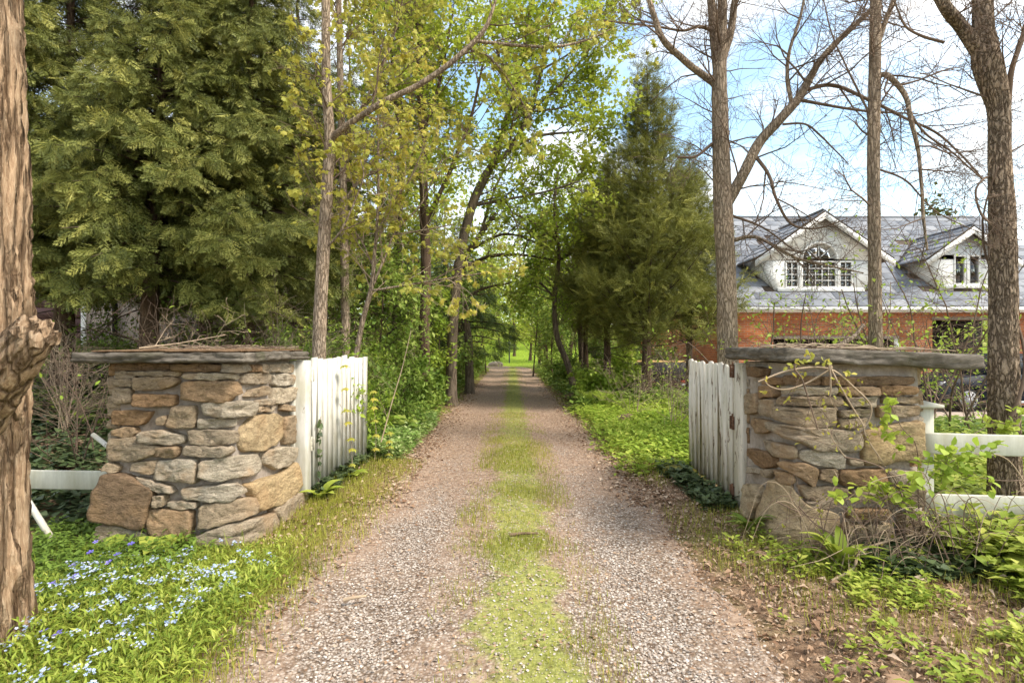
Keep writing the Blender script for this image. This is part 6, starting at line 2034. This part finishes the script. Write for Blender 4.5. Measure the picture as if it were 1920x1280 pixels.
def dry_stems():
    rng = np.random.default_rng(15)
    g = Geo()
    for k in range(95):
        x = rng.uniform(2.0, 3.3); y = rng.uniform(3.3, 3.72)
        z = float(land(x, y))
        az = rng.uniform(0, 6.28); L_ = rng.uniform(.35, 1.0)
        p0 = np.array([x, y, z + .01]); h = rng.uniform(.1, .5)
        q = np.array([math.cos(az) * L_, math.sin(az) * L_ * .22, 0])
        P = smooth_path([p0, p0 + q * .35 + [0, 0, h], p0 + q * .8 + [0, -.02, h * rng.uniform(.5, 1.2)], p0 + q * 1.1 + [0, 0, max(.02, h * rng.uniform(0, .7))]], 4)
        P[:, 1] = np.minimum(P[:, 1], 3.74)
        tube(g, wobble(P, .03, k, 4), np.linspace(.0042, .0016, len(P)) * rng.uniform(.6, 1.1), 3, int(rng.integers(0, 2)), cap=False)
    for k in range(60):
        x = rng.uniform(1.95, 2.75); y = rng.uniform(3.76, 4.6)
        z = 1.478 - .04 * (x - 2.6)
        az = rng.uniform(-.5, .5); L_ = rng.uniform(.12, .5)
        P = smooth_path([(x, y, z), (x + L_ * .4 * math.cos(az), y + L_ * .4 * math.sin(az), z + rng.uniform(.0, .03)), (x + L_ * math.cos(az), y + L_ * math.sin(az), z - .04 * L_ + rng.uniform(0, .02))], 3)
        tube(g, wobble(P, .02, k + 200, 5), .004 * rng.uniform(.5, 1.3), 3, int(rng.integers(0, 2)), cap=False)
    for k in range(70):
        x = rng.uniform(-3.2, -2.1); y = rng.uniform(4.12, 5.2); az = rng.uniform(-.4, .4); L_ = rng.uniform(.1, .4)
        P = smooth_path([(x, y, 1.484), (x + L_ * .5 * math.cos(az), y, 1.488 + rng.uniform(0, .03)), (min(x + L_ * math.cos(az), -2.0), y + L_ * math.sin(az), 1.484)], 3)
        tube(g, P, .003 * rng.uniform(.5, 1.2), 3, int(rng.integers(0, 2)), cap=False)
    tag(g.build('dry_stems', [M_twig_pale, M_twig]), 'tangle of dry stems and twigs on the caps and round the right pillar', 'dry stems', kind='stuff')
dry_stems()

def ivy_on(label, pts, n, seed, size=.05):
    """a strand of ivy: stem and leaves lying on boards"""
    rng = np.random.default_rng(seed)
    root = thing('ivy_strand', label, 'ivy', loc=pts[0])
    P = wobble(smooth_path(np.array(pts, float), 8), .015, seed, 4)
    g = Geo(); tube(g, P, .003, 4); g.build('stem', M_twig, root)
    g = Geo()
    t = rng.uniform(0, len(P) - 1.01, n).astype(int)
    pos = P[t] + rng.normal(0, .022, (n, 3)) * np.array([.2, 1, 1])
    scatter(g, IVY_V, IVY_F, pos, rand_unit(rng, n) * .5 + np.array([0, 0, -.8]), np.array([1., -.4, .3]) + rand_unit(rng, n) * .4, size * rng.uniform(.6, 1.2, n), 1, 0, rng.uniform(0, 1, n))
    tag(g.build('leaves', M_ivy, root), kind='stuff')
ivy_on('dark ivy strand climbing the near board of the left gate', [(-1.99, 5.47, .02), (-1.985, 5.5, .3), (-1.98, 5.49, .55), (-1.975, 5.52, .78)], 34, 5, .06)
def maple_spray(label, pts, seed, n=5):
    rng = np.random.default_rng(seed)
    root = thing('maple_seedling', label, 'seedling', loc=pts[0])
    P = smooth_path(np.array(pts, float), 6)
    g = Geo(); tube(g, P, np.linspace(.004, .002, len(P)), 4); g.build('stem', M_twig_pale, root)
    for k in range(n):
        c = P[int((k + 1) / n * (len(P) - 1))]
        g = Geo(); m = 5
        a = rng.uniform(0, 6.28) + np.arange(m) * 1.256
        scatter(g, MAP_V, MAP_F, np.repeat(c[None], m, 0), np.stack([np.cos(a) * .8, np.sin(a) * .8, np.full(m, -.45)], -1), np.array([0, 0, 1.]), .085 * rng.uniform(.7, 1.1, m), .8, 0, rng.uniform(.3, .8, m))
        g.build('leaf_cluster', M_maple_y, root)
maple_spray('yellow-leaved maple shoot climbing in front of the left gate boards', [(-1.83, 6.1, .05), (-1.84, 6.12, .4), (-1.86, 6.0, .8), (-1.87, 5.98, 1.3)], 3, 7)
maple_spray('yellow-leaved maple shoot at the far end of the left gate', [(-1.74, 6.75, .05), (-1.72, 6.75, .4), (-1.74, 6.72, .75), (-1.75, 6.75, .95)], 4, 6)
maple_spray('rusty-leaved maple seedling on the verge past the left gate', [(-1.60, 6.85, .02), (-1.58, 6.85, .2), (-1.56, 6.8, .42)], 6, 5)

# ------------------------------------------------------------------ ferns and broad-leaved plants
def fern(label, x, y, H, n, seed):
    rng = np.random.default_rng(seed)
    z = float(land(x, y))
    root = thing('fern', label, 'fern', 'ferns right of the drive', loc=(x, y, z))
    for k in range(n):
        az = k * 6.28 / n + rng.normal(0, .2); o = np.array([math.cos(az), math.sin(az), 0])
        s = np.linspace(0, 1, 14)
        L_ = H * rng.uniform(.8, 1.15)
        C = np.array([x, y, z]) + o * (L_ * (.12 * s + .50 * s ** 2))[:, None] + np.array([0, 0, 1.]) * (L_ * (s - .28 * s ** 3))[:, None]
        g = Geo(); tube(g, C, np.linspace(.004, .001, 14), 3, 0, .4, cap=False)
        side = np.cross(o, [0, 0, 1.]); T = norm(np.gradient(C, axis=0))
        w = .20 * L_ * np.sin(np.pi * np.clip(s * .9 + .1, 0, 1)) ** .8
        for sg in (-1, 1):
            scatter(g, DIA_V, DIA_F, C[1:], side * sg + T[1:] * .45, np.cross(side, T[1:]) * -1 + np.array([0, 0, .3]), w[1:] + .012, .55, 0, rng.uniform(.4, .9, 13))
        g.build('frond', M_bright, root)
for k, (px, D, H, lab) in enumerate([(1108, 12.6, .55, 'fern nearest the drive in the right-hand row'), (1132, 12.2, .6, 'largest upright fern in the right-hand row'), (1152, 12.6, .5, 'fern on the cedar side of the right-hand row'), (1090, 13.4, .45, 'small fern at the back of the right-hand row'), (1168, 11.6, .4, 'low fern just behind the brown rock')]):
    fern(lab, (px - 960) / F * D, D, H, 9, 40 + k)

def broad_plant(label, x, y, n, L_, seed, m=None, name='broadleaf_plant', up=.8, wid=1.5):
    rng = np.random.default_rng(seed)
    z = float(land(x, y))
    root = thing(name, label, 'plant', loc=(x, y, z))
    for k in range(n):
        az = rng.uniform(0, 6.28)
        o = np.array([math.cos(az), math.sin(az), 0])
        LL = L_ * rng.uniform(.7, 1.15)
        u = rng.uniform(.55, 1.1) * up
        # a curved, folded blade
        s = np.linspace(0, 1, 8)
        C = np.array([x, y, z]) + o * (LL * (.25 * s + .55 * s ** 2))[:, None] + np.array([0, 0, 1.]) * (LL * u * (s - .45 * s ** 2.5))[:, None]
        w = LL * .17 * wid * np.sin(np.pi * np.clip(s ** .8, .06, .985))
        side = np.cross(o, [0, 0, 1.])
        Lf = C + side * w[:, None] + np.array([0, 0, .25]) * w[:, None]; Rt = C - side * w[:, None] + np.array([0, 0, .25]) * w[:, None]
        g = Geo(); V = np.concatenate([Lf, C, Rt]); i = np.arange(7)
        g.add(V, np.vstack([np.stack([i, i + 1, 8 + i + 1, 8 + i], -1), np.stack([8 + i, 8 + i + 1, 16 + i + 1, 16 + i], -1)]), 0, rng.uniform(.3, .9))
        g.build('leaf', m or M_lush, root, True)
broad_plant('pair of broad bright leaves against the base of left pillar', -2.62, 3.92, 6, .30, 51)
broad_plant('broad-leaved plant at the corner of the left pillar and dark ivy', -3.0, 3.95, 5, .24, 52)
broad_plant('bright yellow-green leaves at the foot of the ivy-hung gate', -1.90, 5.30, 6, .28, 53, M_bright, up=1.1)
broad_plant('broad leaf rosette further along the foot of the left gate', -1.78, 6.0, 6, .24, 54, M_bright, up=.6)
broad_plant('upright lance-leaved weed in front of the right pillar', 2.12, 3.42, 16, .30, 55, M_lush, up=1.3, wid=.7)
broad_plant('bushy lance-leaved weed at the corner of the right pillar', 1.83, 4.1, 18, .26, 56, M_under, up=1.2, wid=.7)
broad_plant('large-leaved plant under the lower fence rail', 3.25, 3.5, 14, .34, 57, M_lush, up=1.0, wid=1.3)
broad_plant('large-leaved plant beside the furrowed trunk', 3.55, 3.55, 14, .36, 58, M_lush, up=1.0, wid=1.3)
broad_plant('large-leaved plant at the right edge in front of the fence', 3.1, 3.15, 12, .30, 59, M_lush, up=.9, wid=1.3)

# ------------------------------------------------------------------ ground cover nobody could count
def region(rng, n, x0, x1, y0, y1, dens=None, ybias=1.0):
    x = rng.uniform(x0, x1, n); y = y0 + (y1 - y0) * rng.uniform(0, 1, n) ** ybias
    if dens is not None:
        keep = rng.uniform(0, 1, n) < dens(x, y)
        x, y = x[keep], y[keep]
    return x, y
def pn(x, y, f, seed):
    return fbm(np.stack([x * f, y * f, x * 0], -1), seed, 3)

def blocked(x, y):
    """inside a pillar, post or trunk"""
    b = (x > -3.2) & (x < -2.1) & (y > 4.12) & (y < 5.3)
    b |= (x > 2.02) & (x < 3.0) & (y > 3.78) & (y < 4.75)
    b |= (x + 2.78) ** 2 + (y - 2.62) ** 2 < .30 ** 2
    b |= (x - 4.0) ** 2 + (y - 4.35) ** 2 < .20 ** 2
    return b

def grass_patch(name, label, x, y, h, seed, m, lean=.45, w=1.0, big=False):
    rng = np.random.default_rng(seed)
    k = ~blocked(x, y); x, y = x[k], y[k]
    h = np.broadcast_to(h, k.shape)[k] if np.ndim(h) else h
    n = len(x)
    az = rng.uniform(0, 6.28, n)
    d = np.stack([np.cos(az) * lean * rng.uniform(0, 1.2, n), np.sin(az) * lean * rng.uniform(0, 1.2, n), np.ones(n)], -1)
    nr_ = np.stack([-np.cos(az), -np.sin(az), np.full(n, .2)], -1)
    g = Geo()
    v = np.clip(.5 + .5 * pn(x, y, 2.2, 6) + rng.normal(0, .22, n), 0, 1)
    scatter(g, *(BLA_V, BLA_F) if big else (BL3_V, BL3_F), np.stack([x, y, land(x, y) + .004], -1), d, nr_, h * rng.uniform(.5, 1.25, n), w * .07 / np.maximum(h, .03), 0, v)
    return tag(g.build(name, m), label, 'grass', kind='stuff')

rng = np.random.default_rng(21)
strip = lambda x, y: np.clip(1.25 - (np.abs(x - .05) / .52) ** 2, 0, 1) * np.clip(.62 + 1.9 * pn(x, y, 1.5, 2), .04, 1) * np.where((y > 9.5) & (y < 22), .35, 1)
x1, y1 = region(rng, 95000, -.65, .8, 1.6, 12, strip, 1.35)
x2, y2 = region(rng, 14000, -.5, .6, 12, 37, strip)
x = np.concatenate([x1, x2]); y = np.concatenate([y1, y2])
grass_patch('strip_grass', 'short yellow-green grass growing down the middle of the drive', x, y, np.where(y > 12, .07, .045), 22, M_grass, .8)
ver = lambda x, y: np.clip(sstep(-x, 1.05, 1.45) * (1 - .75 * sstep(-x, 1.8, 2.5)) * (.70 + 1.2 * pn(x, y, 1.1, 4)), 0, 1)
x1, y1 = region(rng, 60000, -3.0, -1.0, 1.7, 7.0, ver, 1.2)
ver2 = lambda x, y: np.clip(sstep(x, 1.2, 1.6) * (.42 + 2.0 * pn(x, y, 1.6, 37)), 0, .8)
x2, y2 = region(rng, 44000, 1.1, 4.5, 1.7, 8.0, ver2, 1.2)
x3, y3 = region(rng, 14000, -4.6, -1.35, 7.0, 34, lambda x, y: np.full_like(x, .6))
x4, y4 = region(rng, 14000, 1.2, 4.2, 7.0, 34, lambda x, y: np.full_like(x, .6))
x = np.concatenate([x1, x2, x3, x4]); y = np.concatenate([y1, y2, y3, y4])
grass_patch('verge_grass', 'yellow-green grass along both verges of the drive', x, y, np.where(y > 7, .14, .075), 23, M_grass, .7)
x, y = region(rng, 16000, -9, 9, 40, 66, None)
grass_patch('lawn_grass', 'bright mown lawn rising beyond the far end of the drive', x, y, .16, 24, M_bright, .6, 3.0)
x, y = region(rng, 420, -3.3, -2.0, 3.2, 4.1)
grass_patch('long_grass', 'long arching grass blades at the foot of the left pillar', x, y, .16, 25, M_lush, 1.0, 1.5, True)

def weeds(name, label, x, y, hgt, size, nl, m, seed, tmpl=(LF4_V, LF4_F), wid=1.0, flat=.4, stem=False, cat='ground cover', vlo=0, vhi=1):
    """small leafy plants: nl leaves round each foot point"""
    rng = np.random.default_rng(seed)
    k = ~blocked(x, y); x, y = x[k], y[k]
    n = len(x)
    hgt = (np.broadcast_to(hgt, k.shape)[k] if np.ndim(hgt) else np.full(n, hgt)) * rng.uniform(.5, 1.2, n)
    g = Geo()
    X = np.repeat(x, nl); Y = np.repeat(y, nl); H = np.repeat(hgt, nl); N = len(X)
    az = rng.uniform(0, 6.28, N); t = rng.uniform(.1, 1, N)
    spread = rng.uniform(0, .5, N) * size
    pos = np.stack([X + np.cos(az) * spread, Y + np.sin(az) * spread, land(X, Y) + H * t], -1)
    d = np.stack([np.cos(az), np.sin(az), rng.uniform(-.2, 1.0, N) * flat * 2], -1)
    nr_ = np.stack([-np.cos(az) * .3, -np.sin(az) * .3, np.ones(N)], -1) + rand_unit(rng, N) * .3
    v = np.clip(vlo + (vhi - vlo) * (.5 + .35 * pn(X, Y, 1.8, 3) + rng.normal(0, .22, N)), 0, 1)
    scatter(g, *tmpl, pos, d, nr_, size * rng.uniform(.55, 1.25, N), wid, 0, v)
    mats = [m]
    return g, mats, x, y, hgt, rng, label, cat, name
def finish(w):
    g, mats, x, y, h, rng, label, cat, name = w
    return tag(g.build(name, mats), label, cat, kind='stuff')

# forget-me-nots: leaves, thin stems, and heads of tiny five-petalled flowers
def in_bed(x, y):
    edge = -1.20 - .28 * sstep(y, 2.4, 4.2) + .15 * pn(x, y, 1.3, 14)
    return sstep(edge - x, 0, .45) * (.35 + .65 * sstep(4.1 - y, 0, .5))
x, y = region(rng, 10500, -3.0, -1.0, 1.5, 4.15, in_bed)
w = weeds('forget_me_nots', 'bed of pale blue forget-me-nots in the left foreground', x, y, .16 - .10 * sstep(y, 2.7, 3.9), .050, 6, M_lush, 61, wid=.5, flat=.8, cat='flowers', vlo=-.05, vhi=1.05)
g = w[0]; w[1].extend([M_blue, M_yellow])
a5 = np.arange(5) * 2 * math.pi / 5
FV = np.vstack([[[0, 0, 0]]] + [[[.5 * math.cos(a - .42), .5 * math.sin(a - .42), .1], [.62 * math.cos(a), .62 * math.sin(a), .12], [.5 * math.cos(a + .42), .5 * math.sin(a + .42), .1]] for a in a5])
FF = np.array([t for k in range(5) for t in ([0, 3 * k + 1, 3 * k + 2], [0, 3 * k + 2, 3 * k + 3])])
def heads(g, xs_, ys_, zs_, per, size, spread, mat, rng, eye=None):
    n = len(xs_) * per
    c = np.repeat(np.stack([xs_, ys_, zs_], -1), per, 0) + rng.normal(0, spread, (n, 3)) * np.array([1, 1, .4])
    up = rand_unit(rng, n) * .45 + np.array([0, -.25, 1.])
    dd = np.cross(up, rand_unit(rng, n))
    scatter(g, FV, FF, c, dd, up, size * rng.uniform(.7, 1.2, n), 1, mat, rng.uniform(0, 1, n))
def hdens(x, y):
    return in_bed(x, y) * np.clip(.35 + 1.5 * pn(x, y, 1.5, 31), .02, 1)
hx, hy = region(rng, 620, -2.9, -1.2, 1.6, 4.0, hdens)
k = ~blocked(hx, hy); hx, hy = hx[k], hy[k]
hz = land(hx, hy) + rng.uniform(.13, .21, len(hx)) - .09 * sstep(hy, 2.7, 3.9)
heads(g, hx, hy, hz, 8, .0115, .016, 1, rng)
for a, b, c in list(zip(hx, hy, hz))[:400]:
    tube(g, [(a + .02, b, c - .12), (a, b, c)], .0014, 3, 0, .5, cap=False)
finish(w)
x, y = region(rng, 9000, -3.0, -1.1, 1.6, 4.2, in_bed)
grass_patch('bed_grass', 'fine grass blades mixed into the forget-me-not bed', x, y, .16 - .08 * sstep(y, 2.7, 3.9), 26, M_grass, .7)
# periwinkle with violet flowers
per_d = lambda x, y: sstep(-x, 2.1, 2.6)
x, y = region(rng, 2600, -3.9, -2.1, 2.9, 4.6, per_d)
w = weeds('periwinkle', 'dark glossy periwinkle with violet flowers between trunk and left pillar', x, y, .13, .055, 6, M_under, 62, wid=.8, cat='flowers', vhi=.6)
w[1].append(M_purple)
hx = np.array([-2.38, -2.50, -2.42, -2.33, -2.44, -2.60, -2.30, -2.22, -2.36, -2.72, -2.55]); hy = np.array([3.55, 3.35, 3.1, 3.42, 3.75, 3.6, 2.62, 2.60, 3.2, 3.8, 3.0])
hx = hx - .25 * (hy > 2.9)
heads(w[0], hx, hy, land(hx, hy) + .17, 2, .036, .006, 1, rng)
finish(w)
# ivy carpet behind the low rail
x, y = region(rng, 9000, -8.5, -3.25, 4.5, 10.5, lambda x, y: np.clip(.75 + pn(x, y, .8, 3), .2, 1))
finish(weeds('ivy_carpet', 'dark green ivy carpeting the ground behind the low left rail', x, y, .20, .095, 4, M_ivy, 63, (IVY_V, IVY_F), cat='ivy'))
x1, y1 = region(rng, 380, -2.12, -1.82, 5.3, 7.0); x2, y2 = region(rng, 420, 1.72, 2.0, 4.7, 6.4); x3, y3 = region(rng, 420, 2.25, 3.3, 3.25, 3.75)
finish(weeds('gate_ivy', 'dark ivy creeping along the feet of both gates', np.r_[x1, x2, x3], np.r_[y1, y2, y3], .10, .065, 5, M_ivy, 64, (IVY_V, IVY_F), cat='ivy'))
# pale groundcover past the left gate and green mass along the verges
pale = lambda x, y: sstep(-x, 1.38, 1.6) * (1 - sstep(-x, 2.3, 2.9))
x, y = region(rng, 5200, -2.9, -1.3, 6.9, 10.6, pale)
finish(weeds('pale_groundcover', 'pale variegated leaves in a low bank left of the drive past the gate', x, y, .22, .075, 6, M_pale, 65, cat='ground cover', wid=1.1))
gl_d = lambda x, y: sstep(-x, 1.42, 1.8)
x, y = region(rng, 9000, -5.5, -1.35, 8.5, 34, gl_d, 1.4)
finish(weeds('left_undergrowth', 'green leafy undergrowth along the left verge in shade', x, y, np.where(y > 16, .45, .32), .13, 5, M_under, 66, (DIA_V * np.array([1.3, 1, 1]), DIA_F)))
gr_d = lambda x, y: sstep(x, 1.15 + .25 * pn(x, y, .9, 7), 1.75) * (.35 + .9 * np.clip(.5 + pn(x, y, .9, 8), 0, 1))
x, y = region(rng, 5200, 1.15, 3.6, 6.1, 12.5, gr_d)
finish(weeds('right_groundcover', 'bright green leafy groundcover on the right verge past the gate', x, y, .17, .08, 6, M_bright, 67, wid=1.1))
x, y = region(rng, 8000, 1.2, 5.5, 12, 34, lambda x, y: sstep(x, 1.25, 1.8))
finish(weeds('right_undergrowth', 'shaded green undergrowth below the right cedars', x, y, np.where(y > 16, .4, .3), .13, 5, M_under, 68, (DIA_V * np.array([1.3, 1, 1]), DIA_F)))
# weeds in the right foreground and behind the fence
wd = lambda x, y: sstep(x, 1.35, 2.0) * np.clip(.16 + 3.0 * pn(x, y, 2.3, 33), 0, .8) * (.45 + .55 * sstep(x, 1.6, 2.6))
x, y = region(rng, 13000, 1.3, 4.4, 1.6, 4.8, wd)
finish(weeds('foreground_weeds', 'scattered fresh green weeds in the leaf litter, right foreground', x, y, .09, .048, 6, M_lush, 69, wid=1.0))
lush = lambda x, y: sstep(x, 2.75, 3.2)
x, y = region(rng, 5200, 2.7, 6.0, 2.7, 7.5, lush, 1.3)
finish(weeds('fence_weeds', 'lush green weeds round the white fence at the right edge', x, y, .30, .10, 6, M_lush, 70, wid=1.1, vlo=.15))
x, y = region(rng, 3000, 3.4, 9.5, 7.0, 11.5)
finish(weeds('yard_weeds', 'low green weeds between the fence and the gravel yard', x, y, .35, .11, 6, M_under, 71, (DIA_V * np.array([1.3, 1, 1]), DIA_F)))
x, y = region(rng, 2600, -10, -3.4, 8, 13)
finish(weeds('bank_weeds', 'sparse green weeds on the bank under the left cedars', x, y, .3, .11, 5, M_under, 72, (DIA_V * np.array([1.3, 1, 1]), DIA_F)))

# dead leaves
def litter():
    rng = np.random.default_rng(81)
    g = Geo()
    def put(x, y, size, tmpl, lift=.012):
        k = ~blocked(x, y); x, y = x[k], y[k]; n = len(x)
        az = rng.uniform(0, 6.28, n)
        d = np.stack([np.cos(az), np.sin(az), rng.uniform(-.15, .35, n)], -1)
        scatter(g, *tmpl, np.stack([x, y, land(x, y) + lift + rng.uniform(0, .02, n)], -1), d, rand_unit(rng, n) * .55 + np.array([0, 0, 1.]), size * rng.uniform(.4, 1.2, n), rng.uniform(.6, 1.3, n), 0, np.clip(rng.beta(2, 2.2, n), 0, 1))
    CUR = (LF4_V * np.array([1, 1, 3.0]), LF4_F)
    edge = lambda x, y: np.clip(sstep(x, 1.0, 1.5) * (1.0 - .5 * sstep(x, 3.0, 5.0)), 0, 1)
    x, y = region(rng, 22000, .9, 5.0, 1.6, 7.5, edge, 1.4); put(x, y, .034, (DIA_V * np.array([1.1, 1, 3]), DIA_F), .004)
    x, y = region(rng, 5000, .9, 5.0, 1.6, 6, edge, 1.4); put(x, y, .045, CUR, .004)
    x, y = region(rng, 1500, 1.2, 5.0, 1.6, 7.5, edge, 1.4); put(x, y, .06, CUR, .03)
    x, y = region(rng, 9000, .9, 4.0, 1.6, 6, edge, 1.4); put(x, y, .05, (DIA_V * np.array([.16, 1, .3]), DIA_F), .008)
    x, y = region(rng, 22, 1.6, 4.0, 2.2, 4.0); put(x, y, .10, (MAP_V * np.array([1, 1, 2.2]), MAP_F), .03)
    x, y = region(rng, 5000, -2.2, -1.1, 2.5, 9, lambda x, y: .7 * sstep(-x, 1.05, 1.3)); put(x, y, .045, CUR)
    sides_ = lambda x, y: sstep(np.abs(x), .85, 1.35)
    x, y = region(rng, 12000, -1.6, 1.55, 5, 22, sides_, 1.4); put(x, y, .06, (DIA_V * np.array([1.2, 1, 2]), DIA_F))
    x, y = region(rng, 22000, -1.45, 1.35, 1.7, 12, lambda x, y: .35 + .65 * sstep(y, 4, 9), 1.0); put(x, y, .028, (DIA_V, DIA_F), .01)
    x, y = region(rng, 4000, -9, -2.6, 4.4, 13); put(x, y, .09, (DIA_V * np.array([1.3, 1, 2]), DIA_F))
    tag(g.build('leaf_litter', M_litter), 'brown dead leaves scattered over the verges and drive', 'leaf litter', kind='stuff')
litter()

def gravel():
    rng = np.random.default_rng(91)
    g = Geo()
    OV = np.array([[1, 0, 0], [.2, .9, .1], [-.9, .3, 0], [-.5, -.8, .05], [.5, -.8, -.05], [.1, .05, .62], [0, 0, -.6]], float)
    OF = np.array([[0, 1, 5], [1, 2, 5], [2, 3, 5], [3, 4, 5], [4, 0, 5]])
    def dens(x, y):
        tr_ = np.exp(-((np.abs(x + .03) - .76) / .27) ** 2)
        return np.clip(tr_ * (.55 + 1.1 * pn(x, y, 1.2, 5)), .22, 1) * (1 - .75 * sstep(y, 4.5, 9))
    x, y = region(rng, 88000, -1.45, 1.3, 1.6, 9.5, dens, 1.7)
    n = len(x)
    s = .0032 + .0072 * rng.uniform(0, 1, n) ** 2.6
    scatter(g, OV, OF, np.stack([x, y, land(x, y) + .010 + s * .25], -1), rand_unit(rng, n) * np.array([1, 1, .3]), rand_unit(rng, n) * .5 + np.array([0, 0, 1.]), s, rng.uniform(.7, 1.2, n), 0, np.clip(rng.beta(2.2, 2, n), 0, 1))
    tag(g.build('gravel', M_pebble), 'loose pale gravel in the two wheel tracks of the drive', 'gravel', kind='stuff')
gravel()
